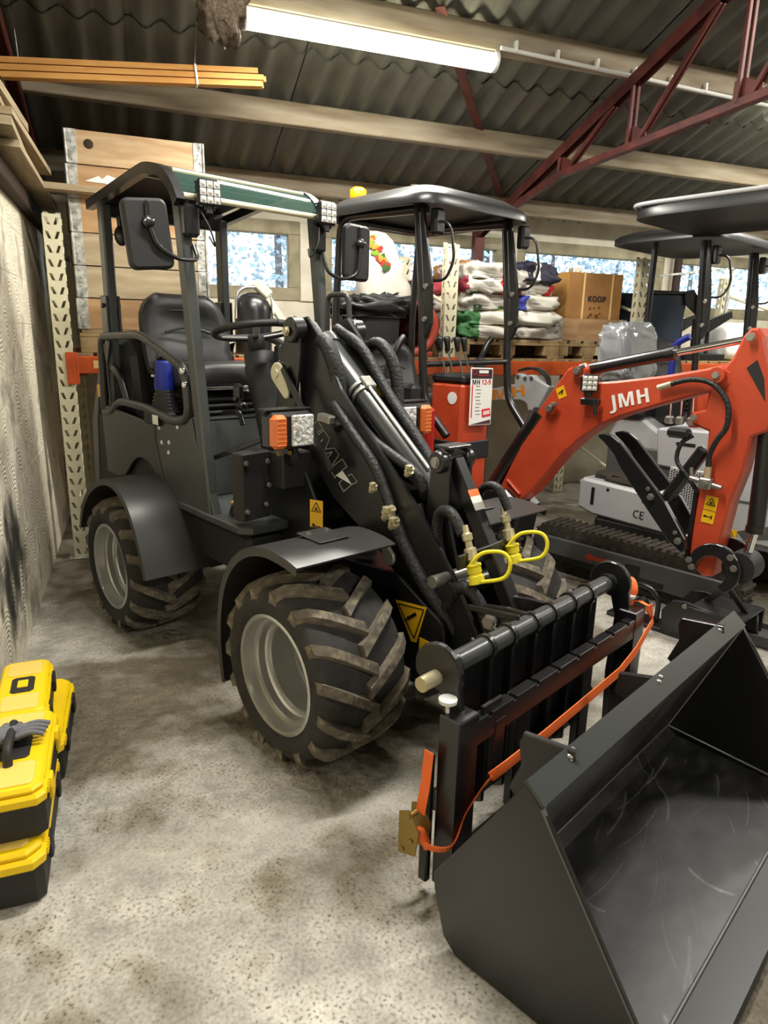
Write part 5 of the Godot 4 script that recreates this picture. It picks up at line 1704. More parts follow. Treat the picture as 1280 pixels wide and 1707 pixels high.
	for q in [[0.14, M.amber], [0.165, M.white], [0.19, M.outline]]:
		st = mb()
		box(st, Vector3(0.145, 1.09, 0) + ld * q[0] + ln * 0.0265, Vector3(0.026, 0.002, 0.052), 0, Basis(ld, ln, Vector3.BACK))
		obj("link_sticker", st, q[1], lk)
	# hydraulic quick couplings with yellow caps
	st = mb()
	box(st, Vector3(0.34, 0.80, 0.03), Vector3(0.012, 0.05, 0.30), 0.002, Basis(Vector3.RIGHT, 0.05))
	obj("coupling_bracket", st, M.black, L)
	for q in [[Vector3(0.345, 0.80, 0.115), -1.0], [Vector3(0.345, 0.83, -0.085), 1.0]]:
		var cp := part("quick_coupling", L, Transform3D(Basis(Vector3.BACK, 0.35), q[0]))
		st = mb()
		lathe(st, [Vector2(0, 0.11), Vector2(0.010, 0.11), Vector2(0.012, 0.085), Vector2(0.018, 0.08), Vector2(0.018, 0.06), Vector2(0.012, 0.055), Vector2(0.013, 0.035), Vector2(0.021, 0.03), Vector2(0.022, -0.005), Vector2(0.016, -0.012), Vector2(0.018, -0.035), Vector2(0.0, -0.036)], 14, Transform3D(), true)
		obj("fitting", st, M.brass, cp)
		st = mb()
		lathe(st, [Vector2(0.019, -0.030), Vector2(0.024, -0.035), Vector2(0.024, -0.05), Vector2(0.019, -0.055), Vector2(0.026, -0.062), Vector2(0.027, -0.088), Vector2(0, -0.09)], 16, Transform3D(), true)
		obj("dust_cap", st, M.yellow, cp)
		st = mb()
		tube(st, curve([Vector3(0.0, -0.025, 0.02), Vector3(0.05, 0.01, 0.0), Vector3(0.11, 0.0, -0.03), Vector3(0.125, -0.04, -0.035), Vector3(0.10, -0.08, -0.02), Vector3(0.03, -0.082, 0.01)], 6), 0.0065, 8)
		var rg := []
		for k in 13: rg.append(Vector3(cos(TAU * k / 12) * 0.022, -0.026, sin(TAU * k / 12) * 0.022))
		tube(st, rg, 0.006, 8, -1, false)
		obj("cap_tether", st, M.yellow, cp)
	st = mb()
	rod(st, Vector3(-0.40, 1.17, 0.045), Vector3(-0.16, 1.005, 0.045), 0.026, 14)
	obj("lift_cylinder", st, M.black, L)
	st = mb()
	plate(st, poly([-0.20, 0.99, 0.02, 0.965, 0.0, 0.945, -0.23, 0.955]), 0.01, 0.09, Transform3D(), 0.004)
	obj("cylinder_bracket", st, M.black, L)
	# hoses
	var hoses := [
		[[Vector3(-0.60, 1.42, 0.06), Vector3(-0.50, 1.48, 0.09), Vector3(-0.43, 1.40, 0.09), Vector3(-0.40, 1.25, 0.08), Vector3(-0.34, 1.15, 0.12)], 0.032],
		[[Vector3(-0.62, 1.54, 0.05), Vector3(-0.52, 1.47, 0.075), Vector3(-0.38, 1.27, 0.085), Vector3(-0.20, 1.13, 0.09), Vector3(0.02, 1.03, 0.07), Vector3(0.06, 0.97, 0.06)], 0.019],
		[[Vector3(-0.62, 1.53, -0.07), Vector3(-0.46, 1.45, -0.08), Vector3(-0.30, 1.28, -0.085), Vector3(-0.1, 1.1, -0.08), Vector3(0.05, 0.95, -0.07)], 0.024],
		[[Vector3(-0.40, 1.24, 0.11), Vector3(-0.27, 1.145, 0.125), Vector3(-0.14, 1.045, 0.13), Vector3(-0.065, 0.94, 0.13), Vector3(-0.03, 0.88, 0.13)], 0.021],
		[[Vector3(-0.03, 0.86, 0.125), Vector3(0.05, 0.75, 0.125), Vector3(0.16, 0.63, 0.12), Vector3(0.26, 0.53, 0.10), Vector3(0.30, 0.44, 0.06)], 0.026],
		[[Vector3(0.05, 0.92, 0.08), Vector3(0.10, 0.78, 0.085), Vector3(0.19, 0.62, 0.09), Vector3(0.30, 0.56, 0.08)], 0.02],
		[[Vector3(0.30, 0.87, 0.115), Vector3(0.24, 0.93, 0.11), Vector3(0.17, 0.91, 0.09), Vector3(0.16, 0.82, 0.085), Vector3(0.22, 0.66, 0.09)], 0.02],
		[[Vector3(0.33, 0.93, -0.085), Vector3(0.28, 1.0, -0.08), Vector3(0.21, 0.98, -0.085), Vector3(0.17, 0.88, -0.09)], 0.016],
		[[Vector3(0.20, 0.52, 0.10), Vector3(0.30, 0.68, 0.12), Vector3(0.39, 0.66, 0.12), Vector3(0.43, 0.52, 0.10), Vector3(0.38, 0.40, 0.08)], 0.022],
		[[Vector3(-0.55, 1.28, -0.16), Vector3(-0.55, 1.40, -0.16), Vector3(-0.47, 1.475, -0.16), Vector3(-0.38, 1.43, -0.16), Vector3(-0.33, 1.32, -0.16), Vector3(-0.30, 1.15, -0.14)], 0.026],
		[[Vector3(-0.40, 1.05, -0.12), Vector3(-0.25, 1.08, -0.13), Vector3(-0.12, 1.0, -0.13), Vector3(-0.02, 0.88, -0.12)], 0.026],
		[[Vector3(-0.60, 1.30, 0.02), Vector3(-0.52, 1.18, 0.03), Vector3(-0.42, 1.02, 0.04), Vector3(-0.40, 0.86, 0.06)], 0.03]]
	for q in hoses:
		st = mb()
		tube(st, curve(q[0], 7), q[1], 10)
		obj("hydraulic_hose", st, M.hose, L)
	for q in [[Vector3(-0.035, 0.875, 0.145), 0.03], [Vector3(0.0, 0.845, 0.15), 0.024], [Vector3(-0.10, 0.96, 0.165), 0.018], [Vector3(-0.20, 0.74, 0.15), 0.012], [Vector3(0.02, 1.035, 0.10), 0.02]]:
		st = mb()
		var r: float = q[1]
		lathe(st, [Vector2(0, -r), Vector2(r * 0.5, -r), Vector2(r * 0.6, -r * 0.3), Vector2(r * 0.85, -r * 0.2), Vector2(r * 0.85, r * 0.4), Vector2(r * 0.5, r * 0.5), Vector2(r * 0.5, r * 1.2), Vector2(0, r * 1.2)], 8, Transform3D(Basis(Vector3.BACK, -0.7), q[0]), true)
		box(st, q[0] + Vector3(0.01, 0.02, 0.01), Vector3(r, r * 0.8, r * 1.2), 0.003)
		obj("pipe_fitting", st, M.brass, L)
	st = mb()
	box(st, Vector3(-0.40, 1.185, 0.15), Vector3(0.08, 0.035, 0.04), 0.006, Basis(Vector3.BACK, -0.1))
	obj("hose_clamp", st, M.steel, L)
	st = mb()
	var d2 := PackedVector2Array()
	for k in 13: d2.append(Vector2.from_angle(PI + PI * 1.2 * k / 12) * 0.032 + Vector2(-0.005, 0.72))
	d2.append(Vector2(-0.04, 0.79)); d2.append(Vector2(-0.055, 0.78))
	plate(st, d2, 0.155, 0.17, Transform3D(), 0.004)
	obj("lock_plate", st, M.steel, L)
	headlamp(L, Vector3(-0.365, 1.155, 0.315), 1.0)
	headlamp(L, Vector3(-0.365, 1.155, -0.285), -1.0)
	st = mb()
	bar(st, Vector3(-0.45, 1.06, 0.32), Vector3(-0.60, 1.02, 0.14), 0.05, 0.012)
	bar(st, Vector3(-0.45, 1.06, -0.32), Vector3(-0.60, 1.02, -0.14), 0.05, 0.012)
	obj("lamp_arm", st, M.black, L)
	# stickers and the left grab hoop
	warning(L, 0.062, 0.115, Transform3D(Basis(Vector3.UP, 0.35), Vector3(-0.42, 0.80, 0.185)))
	warning(L, 0.07, 0.05, Transform3D(Basis(), Vector3(0.19, 0.43, 0.152)))
	var ex := part("warning_sticker", L, Transform3D(Basis(), Vector3(0.11, 0.505, 0.152)))
	st = mb()
	plate(st, poly([-0.085, 0.055, 0.075, 0.075, 0.03, -0.075, 0.005, -0.08]), 0.0, 0.0015)
	obj("sheet", st, M.sticker, ex)
	st = mb()
	var tq := [Vector3(-0.07, 0.045, 0.002), Vector3(0.062, 0.062, 0.002), Vector3(0.02, -0.062, 0.002)]
	for k in 3: bar(st, tq[k], tq[(k + 1) % 3], 0.005, 0.001, Vector3.BACK, 0)
	bar(st, Vector3(-0.02, 0.0, 0.002), Vector3(0.025, 0.035, 0.002), 0.014, 0.001, Vector3.BACK, 0)
	ball(st, Vector3(-0.028, -0.006, 0.002), Vector3(0.007, 0.007, 0.001), 8, 4)
	obj("pictogram", st, M.sticker_ink, ex)
	warning(L, 0.045, 0.07, Transform3D(Basis(Vector3.UP, 0.2), Vector3(-0.36, 1.30, -0.092)))
	st = mb()
	tube(st, rounded([Vector3(-0.86, 1.05, -0.20), Vector3(-0.85, 1.68, -0.20), Vector3(-0.70, 1.68, -0.20), Vector3(-0.65, 1.05, -0.20)], 0.04), 0.012, 10)
	obj("grab_hoop", st, M.plastic, L)
	# ---- attachment tube with its drop plates
	var G := part("attachment_carrier", L, lframe().affine_inverse() * gframe())
	st = mb()
	rod(st, Vector3(0.03, 0.645, -0.50), Vector3(0.03, 0.645, 0.50), 0.030, 20)
	obj("carrier_tube", st, M.body_grey, G)
	for z in [-0.46, -0.31, -0.19, -0.06, 0.05, 0.18, 0.29, 0.45]:
		st = mb()
		tube(st, [Vector3(0.03, 0.645, z - 0.008), Vector3(0.03, 0.645, z + 0.008)], 0.037, 20)
		obj("collar", st, M.black, G)
		if absf(z) < 0.4:
			st = mb()
			plate(st, poly([-0.02, 0.655, 0.055, 0.62, 0.055, 0.14, -0.02, 0.10, -0.06, 0.28]), z - 0.007, z + 0.007, Transform3D(), 0.002)
			obj("drop_plate", st, M.black, G)
	st = mb()
	box(st, Vector3(0.02, 0.38, 0), Vector3(0.016, 0.50, 0.82), 0.004)
	rod(st, Vector3(0.0, 0.20, -0.46), Vector3(0.0, 0.20, 0.46), 0.03, 16)
	obj("back_plate", st, M.black, G)
	for s in [1.0, -1.0]:
		st = mb()
		plate(st, poly([-0.16, 0.60, -0.14, 0.66, -0.05, 0.675, 0.03, 0.68, 0.03, 0.60, -0.10, 0.56]), s * 0.06 - 0.008, s * 0.06 + 0.008, Transform3D(), 0.003)
		obj("link_lug", st, M.black, G)
	st = mb()
	hex_bolt(st, Vector3(-0.10, 0.615, 0.08), 0.022)
	rod(st, Vector3(-0.10, 0.615, -0.08), Vector3(-0.10, 0.615, 0.08), 0.02)
	obj("link_pin", st, M.steel, G)
	st = mb()
	bar(st, Vector3(-0.16, 0.66, 0.12), Vector3(0.03, 0.68, 0.12), 0.012, 0.02)
	obj("stop_bar", st, M.black, G)

func gframe() -> Transform3D:
	return at(Vector3(1.151, 0, -1.717), -63.94)

# ---------------------------------------------------------------- fork carriage, bucket, strap (in the attachment's own axes)
func build_front() -> void:
	var C := thing("fork_carriage", "black steel fork carriage with hook plates and a notched top bar hung on the loader", "fork carriage", gframe())
	var st := mb()
	for s in [1.0, -1.0]:
		st = mb()
		var hook := PackedVector2Array()
		for k in 15: hook.append(Vector2.from_angle(PI * 1.12 - PI * 1.22 * k / 14) * 0.078 + Vector2(0.03, 0.645))
		for q in [[0.125, 0.50], [0.125, 0.12], [0.06, 0.06], [0.05, 0.30], [0.062, 0.52], [0.04, 0.59], [-0.02, 0.60]]: hook.append(Vector2(q[0], q[1]))
		plate(st, hook, s * 0.50 - 0.011, s * 0.50 + 0.011, Transform3D(), 0.004)
		obj("hook_plate", st, M.black, C)
		st = mb()
		rod(st, Vector3(0.03, 0.63, s * 0.50), Vector3(0.03, 0.63, s * 0.575), 0.021)
		obj("hook_pin", st, M.brass, C)
		st = mb()
		box(st, Vector3(0.115, 0.30, s * 0.515), Vector3(0.07, 0.52, 0.085), 0.004)
		box(st, Vector3(0.06, 0.24, s * 0.565), Vector3(0.03, 0.40, 0.022), 0.004)
		obj("end_post", st, M.black, C)
		st = mb()
		lathe(st, [Vector2(0.005, 0), Vector2(0.005, 0.03), Vector2(0.024, 0.032), Vector2(0.025, 0.042), Vector2(0, 0.046)], 18, Transform3D(Basis(), Vector3(0.09, 0.558, s * 0.535)), true)
		obj("lock_knob", st, M.white, C)
	st = mb()
	# notched top bar
	var pg := PackedVector2Array()
	pg.append(Vector2(-0.50, 0.46)); pg.append(Vector2(0.50, 0.46)); pg.append(Vector2(0.50, 0.535))
	var nn := 8
	for k in nn:
		var z := 0.42 - k * 0.12
		pg.append(Vector2(z + 0.008, 0.535)); pg.append(Vector2(z + 0.006, 0.525)); pg.append(Vector2(z - 0.006, 0.525)); pg.append(Vector2(z - 0.008, 0.535))
	pg.append(Vector2(-0.50, 0.535))
	plate(st, pg, 0.112, 0.147, Transform3D(Basis(Vector3.UP, -PI / 2), Vector3(0.26, 0, 0)), 0.002)
	obj("top_bar", st, M.black, C)
	st = mb()
	box(st, Vector3(0.13, 0.10, 0), Vector3(0.035, 0.09, 1.0), 0.004)
	obj("bottom_bar", st, M.black, C)
	for z in [-0.20, 0.20]:
		st = mb()
		box(st, Vector3(0.105, 0.30, z), Vector3(0.03, 0.36, 0.07), 0.004)
		obj("rib", st, M.black, C)
	st = mb()
	box(st, Vector3(0.135, 0.51, 0.40), Vector3(0.012, 0.10, 0.09), 0.003)
	box(st, Vector3(0.14, 0.40, 0.37), Vector3(0.02, 0.20, 0.05), 0.003)
	obj("stop_plate", st, M.black, C)
	# ---- bucket
	var B := thing("loader_bucket", "wide black scratched loader bucket standing on the floor in front", "bucket", gframe())
	var zs := 0.665
	for s in [1.0, -1.0]:
		st = mb()
		plate(st, poly([0.41, 0.585, 0.175, 0.205, 0.18, 0.16, 0.215, 0.04, 0.255, 0.006, 0.50, 0.0, 0.79, 0.0, 0.815, 0.012, 0.69, 0.20, 0.49, 0.50, 0.45, 0.548]), s * zs - 0.006, s * zs + 0.006, Transform3D(), 0.002)
		obj("side_plate", st, M.black, B)
		st = mb()
		bar(st, Vector3(0.452, 0.545, s * (zs + 0.001)), Vector3(0.80, 0.028, s * (zs + 0.001)), 0.015, 0.004, Vector3.UP, 0.001)
		obj("worn_edge", st, M.edge_wear, B)
	st = mb()
	plate(st, poly([0.405, 0.588, 0.452, 0.548, 0.458, 0.555, 0.413, 0.597]), -zs - 0.006, zs + 0.006, Transform3D(), 0.001)
	obj("top_flange", st, M.body_grey, B)  # paler grey than the plates: lamp highlight put into the colour
	# inner shell with the worn texture: back, lower back, floor, cutting edge
	var prof := [Vector2(0.452, 0.548), Vector2(0.252, 0.075), Vector2(0.285, 0.045), Vector2(0.73, 0.022)]
	st = mb()
	flat(st)
	for i in prof.size() - 1:
		var a: Vector2 = prof[i]
		var b: Vector2 = prof[i + 1]
		var va := 0.0 if i == 0 else (0.30 if i == 1 else 0.34)
		var vb := 0.30 if i == 0 else (0.34 if i == 1 else 1.0)
		uvquad(st, Vector3(a.x, a.y, -zs), Vector3(a.x, a.y, zs), Vector3(b.x, b.y, zs), Vector3(b.x, b.y, -zs), Rect2(0, va, 1, vb - va))
		var nn2 := Vector2(-(b - a).y, (b - a).x).normalized() * -0.008
		uvquad(st, Vector3(a.x + nn2.x, a.y + nn2.y, -zs), Vector3(a.x + nn2.x, a.y + nn2.y, zs), Vector3(b.x + nn2.x, b.y + nn2.y, zs), Vector3(b.x + nn2.x, b.y + nn2.y, -zs), Rect2(0, va, 1, vb - va))
	obj("inner_shell", st, M.blade, B)
	st = mb()
	box(st, Vector3(0.768, 0.016, 0), Vector3(0.105, 0.024, zs * 2 + 0.01), 0.006)
	obj("cutting_edge", st, M.blade, B)
	st = mb()
	for q in [[0.253, 0.078], [0.716, 0.028]]:
		st = mb()
		rod(st, Vector3(q[0], q[1], -zs), Vector3(q[0], q[1], zs), 0.0045, 6)
		obj("weld_seam", st, M.edge_wear, B)
	for s in [1.0, -1.0]:
		st = mb()
		tube(st, [Vector3(0.452, 0.548, s * (zs - 0.008)), Vector3(0.252, 0.075, s * (zs - 0.008)), Vector3(0.73, 0.026, s * (zs - 0.008))], 0.005, 6)
		obj("weld_seam", st, M.edge_wear, B)
	for z in [0.50, 0.0, -0.50]:
		st = mb()
		plate(st, poly([0.29, 0.555, 0.30, 0.585, 0.435, 0.598, 0.44, 0.575, 0.36, 0.50, 0.30, 0.40, 0.27, 0.42, 0.30, 0.50]) if z != 0.0 else poly([0.30, 0.50, 0.31, 0.565, 0.42, 0.59, 0.42, 0.56, 0.36, 0.48]), z - 0.009, z + 0.009, Transform3D(), 0.003)
		var bk := obj("hanger_plate", st, M.black, B)
		st = mb()
		for k in 5: ball(st, Vector3(0.42 + 0.006 * (k % 2), 0.588 - k * 0.004, z + (0.012 if k % 2 else -0.012)), Vector3(0.010, 0.006, 0.008), 8, 5)
		obj("weld_bead", st, M.steel, bk)
	st = mb()
	box(st, Vector3(0.30, 0.30, 0.0), Vector3(0.03, 0.12, 1.2), 0.005, Basis(Vector3.BACK, -0.42))
	obj("stiffener", st, M.black, B)
	# ---- ratchet strap
	var R := thing("ratchet_strap", "bright orange ratchet strap tying the fork carriage to the bucket", "strap", gframe())
	st = mb()
	belt(st, [Vector3(0.075, 0.46, 0.585), Vector3(0.070, 0.36, 0.588), Vector3(0.06, 0.27, 0.592)], 0.030, 0.003, Vector3(1, 0, 0))
	obj("webbing", st, M.strap, R)
	st = mb()
	belt(st, [Vector3(0.155, 0.565, -0.565), Vector3(0.165, 0.50, -0.60), Vector3(0.19, 0.45, -0.41), Vector3(0.20, 0.425, -0.26), Vector3(0.20, 0.40, 0.20), Vector3(0.20, 0.395, 0.41), Vector3(0.18, 0.37, 0.45)], 0.036, 0.003, Vector3(0, 1, 0.2))
	obj("webbing", st, M.strap, R)
	st = mb()
	belt(st, [Vector3(0.06, 0.60, -0.575), Vector3(0.07, 0.45, -0.575), Vector3(0.08, 0.30, -0.575)], 0.035, 0.003, Vector3(1, 0, 0))
	belt(st, [Vector3(0.08, 0.56, -0.575), Vector3(0.12, 0.572, -0.57), Vector3(0.155, 0.565, -0.565)], 0.036, 0.003, Vector3(0, 0.3, 1))
	obj("webbing", st, M.strap, R)
	st = mb()
	var tail := curve([Vector3(0.185, 0.375, 0.445), Vector3(0.165, 0.33, 0.47), Vector3(0.145, 0.26, 0.51), Vector3(0.155, 0.21, 0.575), Vector3(0.10, 0.195, 0.605), Vector3(0.06, 0.22, 0.605)], 6)
	belt(st, tail, 0.028, 0.004, Vector3(0.5, 1, 0.3))
	obj("webbing_tail", st, M.strap, R)
	st = mb()
	for k in 4: tube(st, curve([Vector3(0.065 + 0.01 * k, 0.20, 0.60), Vector3(0.075, 0.215 + 0.008 * k, 0.608), Vector3(0.095, 0.20 - 0.005 * k, 0.60)], 4), 0.010, 8)
	tube(st, curve([Vector3(0.05, 0.62, -0.555), Vector3(0.08, 0.645, -0.56), Vector3(0.10, 0.61, -0.545), Vector3(0.07, 0.58, -0.55), Vector3(0.10, 0.57, -0.53)], 5), 0.016, 8)
	obj("webbing_knot", st, M.strap, R)
	st = mb()
	for zz in [0.575, 0.625]:
		plate(st, poly([0.015, 0.14, 0.075, 0.16, 0.085, 0.24, 0.05, 0.29, 0.015, 0.27]), zz - 0.0015, zz + 0.0015, Transform3D(), 0.0)
	for q in [[0.03, 0.16], [0.05, 0.27], [0.06, 0.20]]: rod(st, Vector3(q[0], q[1], 0.57), Vector3(q[0], q[1], 0.63), 0.007, 8)
	obj("ratchet", st, M.gold_zinc, R)

# ---------------------------------------------------------------- mini excavators (drawn in the loader's axes, then moved to their own base)
func canopy(parent: Node, x0: float, x1: float, y: float, z0: float, z1: float, off: Transform3D, rim: Material, rise := 0.10, edge := 0.04) -> void:
	var st := mb()
	var cx := (x0 + x1) / 2
	var cz := (z0 + z1) / 2
	var hx := (x1 - x0) / 2
	var hz := (z1 - z0) / 2
	soft(st)
	var R := []
	for q in [[1.0, 0.0], [1.0, edge], [0.95, edge + 0.022], [0.80, maxf(rise * 0.86, edge + 0.03)], [0.50, rise], [0.0, rise]]:
		var ring := []
		for k in 40:
			var a := TAU * k / 40 + PI / 40
			var c := cos(a); var s := sin(a)
			ring.append(Vector3(cx + signf(c) * pow(absf(c), 0.30) * hx * q[0], y + q[1], cz + signf(s) * pow(absf(s), 0.30) * hz * q[0]))
		R.append(ring)
	for i in R.size() - 1:
		for k in 40: quad(st, R[i][k], R[i][(k + 1) % 40], R[i + 1][(k + 1) % 40], R[i + 1][k])
	obj("canopy_roof", st, rim, parent, off)
	st = mb()
	soft(st)
	var U := []
	for q in [[1.0, 0.0], [0.93, 0.004], [0.86, 0.03], [0.5, 0.045], [0.0, 0.045]]:
		var ring := []
		for k in 40:
			var a := TAU * k / 40 + PI / 40
			var c := cos(a); var s := sin(a)
			ring.append(Vector3(cx + signf(c) * pow(absf(c), 0.30) * hx * q[0], y + q[1], cz + signf(s) * pow(absf(s), 0.30) * hz * q[0]))
		U.append(ring)
	for i in U.size() - 1:
		for k in 40: quad(st, U[i][k], U[i + 1][k], U[i + 1][(k + 1) % 40], U[i][(k + 1) % 40])
	obj("canopy_lining", st, M.black_matte, parent, off)

func rops(parent: Node, x: float, y0: float, y1: float, z0: float, z1: float, off: Transform3D, lean := 0.14, knee := true) -> void:
	# two front posts with wide upper plates, grab rails and lamps, and the cross tube between them
	for z in [z0, z1]:
		var s := 1.0 if z == maxf(z0, z1) else -1.0
		var st := mb()
		var top := Vector3(x - lean * 0.45, y1, z)
		var mid := Vector3(x, y0 + 0.42, z)
		var path := [top, Vector3(x - 0.01, (y1 + y0) / 2 + 0.1, z), mid]
		if knee:
			path.append(Vector3(x + 0.03, y0 + 0.16, z)); path.append(Vector3(x + 0.19, y0, z - s * 0.02))
		else: path.append(Vector3(x + 0.02, y0, z))
		tube(st, rounded(path, 0.08), 0.024, 12)
		var po := obj("post", st, M.black, parent, off)
		st = mb()
		plate(st, poly([top.x - 0.03, y1, top.x + 0.04, y1, x + 0.055, y1 - 0.42, x + 0.065, y1 - 0.62, x + 0.03, y1 - 0.70, x - 0.03, y1 - 0.64]), z - 0.011, z + 0.011, Transform3D(), 0.004)
		obj("post_plate", st, M.black, po)
		st = mb()
		for q in [y1 - 0.43, y1 - 0.60]: hex_bolt(st, Vector3(x + 0.02, q, z + 0.012), 0.014, Vector3.BACK)
		obj("bolt", st, M.steel, po)
		st = mb()
		tube(st, rounded([Vector3(x + 0.0, y1 - 0.10, z - 0.03), Vector3(x + 0.12, y1 - 0.11, z - 0.05), Vector3(x + 0.16, y1 - 0.30, z - 0.05), Vector3(x + 0.11, y1 - 0.40, z - 0.04), Vector3(x + 0.03, y1 - 0.40, z - 0.02)], 0.05), 0.008, 8)
		obj("grab_rail", st, M.black, po)
		st = mb()
		box(st, Vector3(x + 0.02, y1 - 0.10, z - 0.055), Vector3(0.05, 0.13, 0.07), 0.01)
		obj("lamp_case", st, M.black, po)
		st = mb()
		box(st, Vector3(x + 0.047, y1 - 0.10, z - 0.055), Vector3(0.006, 0.108, 0.056), 0.004)
		obj("lamp_lens", st, M.plastic, po)

func build_orange() -> void:
	var fr := lframe()
	var E := thing("mini_excavator", "orange-red mini excavator with black canopy and curved boom lettered JMH, behind the loader", "excavator", fr * at(Vector3(-0.9, 0, -1.33)))
	var o := at(Vector3(0.9, 0, 1.33))
	var st := mb()
	# undercarriage
	for z in [-0.98, -1.68]:
		st = mb()
		var pg := PackedVector2Array()
		for k in 13: pg.append(Vector2.from_angle(-PI / 2 + PI * k / 12) * 0.16 + Vector2(-0.90, 0.165))
		for k in 13: pg.append(Vector2.from_angle(PI / 2 + PI * k / 12) * 0.16 + Vector2(-1.75, 0.165))
		plate(st, pg, z - 0.09, z + 0.09, Transform3D(), 0.012)
		obj("rubber_track", st, M.track, E, o)
	st = mb()
	box(st, Vector3(-1.1, 0.24, -1.33), Vector3(0.6, 0.16, 0.55), 0.02)
	lathe(st, [Vector2(0, 0.3), Vector2(0.24, 0.3), Vector2(0.24, 0.42), Vector2(0, 0.42)], 24, at(Vector3(-1.15, 0, -1.33)), true)
	obj("undercarriage", st, M.black_matte, E, o)
	# deck and engine at the rear
	st = mb()
	plate(st, poly([-1.80, -0.90, -0.72, -0.90, -0.72, -1.76, -1.80, -1.76]), -0.04, 0.04, Transform3D(Basis(Vector3.RIGHT, -PI / 2) * Basis.from_scale(Vector3(1, -1, 1)), Vector3(0, 0.47, 0)), 0.01)
	obj("deck", st, M.black_matte, E, o)
	st = mb()
	plate(st, poly([-1.86, 0.50, -1.86, 0.98, -1.76, 1.06, -1.40, 1.06, -1.32, 0.98, -1.32, 0.50]), -1.75, -0.92, Transform3D(), 0.03)
	obj("engine_cover", st, M.orange, E, o)
	st = mb()
	box(st, Vector3(-1.04, 0.93, -0.87), Vector3(0.50, 0.42, 0.05), 0.015)
	obj("side_cover", st, M.red, E, o)
	st = mb()
	box(st, Vector3(-1.12, 1.19, -0.93), Vector3(0.34, 0.12, 0.12), 0.02)
	obj("arm_console", st, M.black_matte, E, o)
	# front console: orange box with a black band, levers on top
	st = mb()
	box(st, Vector3(-0.895, 0.935, -1.195), Vector3(0.25, 0.66, 0.245), 0.02)
	obj("console", st, M.orange, E, o)
	st = mb()
	box(st, Vector3(-0.895, 0.885, -1.195), Vector3(0.262, 0.105, 0.257), 0.006)
	obj("console_band", st, M.black_matte, E, o)
	st = mb()
	box(st, Vector3(-0.895, 1.285, -1.195), Vector3(0.25, 0.05, 0.245), 0.015)
	obj("console_cap", st, M.black_matte, E, o)
	st = mb()
	lathe(st, [Vector2(0.034, 0), Vector2(0.034, 0.003), Vector2(0, 0.003)], 20, axis_z(Vector3(-0.845, 1.18, -1.0725)), true)
	obj("round_sticker", st, M.white, E, o)
	for q in [[-0.93, -1.10, 0.0], [-0.93, -1.16, 0.01], [-0.90, -1.21, 0.02], [-0.90, -1.27, 0.0]]:
		var lv := part("lever", E, o * at(Vector3(q[0], 1.31, q[1])))
		st = mb()
		rod(st, Vector3.ZERO, Vector3(-0.03, 0.14, 0.02), 0.006, 8)
		obj("shaft", st, M.chrome, lv)
		st = mb()
		lathe(st, [Vector2(0.008, 0.0), Vector2(0.014, 0.01), Vector2(0.018, 0.05), Vector2(0.022, 0.07), Vector2(0.018, 0.082), Vector2(0, 0.085)], 12, Transform3D(Basis(Vector3.BACK, 0.2), Vector3(-0.027, 0.12, 0.018)))
		obj("knob", st, M.black, lv)
	for q in [Vector3(-1.08, 1.28, -0.82), Vector3(-1.10, 1.28, -1.60)]:
		var j := part("joystick", E, o * at(q))
		st = mb()
		var pr := []
		for k in 11: pr.append(Vector2(lerpf(0.05, 0.026, k / 10.0) + (0.005 if k % 2 else -0.003), k * 0.011))
		lathe(st, pr, 16)
		obj("bellows", st, M.black_matte, j)
		st = mb()
		tube(st, curve([Vector3(0, 0.10, 0), Vector3(0.01, 0.15, -0.02), Vector3(0.015, 0.20, -0.05), Vector3(0.02, 0.225, -0.075)], 4), 0.017, 10, 0.021)
		obj("grip", st, M.black, j)
	seat(E, o * Vector3(-1.52, 1.10, -1.33), 0.36)
	rops(E, -0.975, 0.98, 2.20, -0.955, -1.705, o, 0.16, true)
	st = mb()
	rod(st, Vector3(-0.97, 1.37, -1.70), Vector3(-0.97, 1.36, -0.955), 0.017)
	obj("cross_tube", st, M.black, E, o)
	st = mb()
	for z in [-0.99, -1.67]:
		tube(st, rounded([Vector3(-1.02, 2.17, z), Vector3(-1.75, 2.20, z), Vector3(-1.80, 1.6, z), Vector3(-1.78, 1.0, z)], 0.12), 0.024, 10)
	rod(st, Vector3(-1.75, 2.19, -1.67), Vector3(-1.75, 2.19, -0.99), 0.02)
	obj("rear_post", st, M.black, E, o)
	canopy(E, -1.84, -0.88, 2.175, -1.79, -0.84, o, M.canopy, 0.125)
	st = mb()
	for q in [[-1.0, 0.02]]: hex_bolt(st, Vector3(-1.18, 2.300, -1.05), 0.02, Vector3.UP)
	obj("roof_bolt", st, M.steel, E, o)
	var bc := part("beacon", E, o * at(Vector3(-1.72, 2.24, -1.10)))
	st = mb()
	lathe(st, [Vector2(0, 0), Vector2(0.05, 0), Vector2(0.05, 0.06), Vector2(0.045, 0.07), Vector2(0, 0.07)], 18)
	obj("base", st, M.black, bc)
	st = mb()
	lathe(st, [Vector2(0.047, 0.07), Vector2(0.05, 0.08), Vector2(0.05, 0.125), Vector2(0.03, 0.14), Vector2(0, 0.142)], 18)
	obj("dome", st, M.amber_yellow, bc)
	# price poster hung on the cross tube
	var P := thing("price_poster", "white spec poster headed MH12-9 with a red price badge hanging on the orange console", "poster", fr * Transform3D(Basis(Vector3.UP, PI / 2) * Basis(Vector3.RIGHT, -0.04) * Basis(Vector3.BACK, -0.03) * Basis.from_scale(Vector3(1.06, 0.90, 1.0)), Vector3(-0.752, 1.345, -1.205)))
	st = mb()
	box(st, Vector3(0, -0.172, 0), Vector3(0.178, 0.352, 0.003), 0.001)
	obj("sheet", st, M.white, P)
	st = mb()
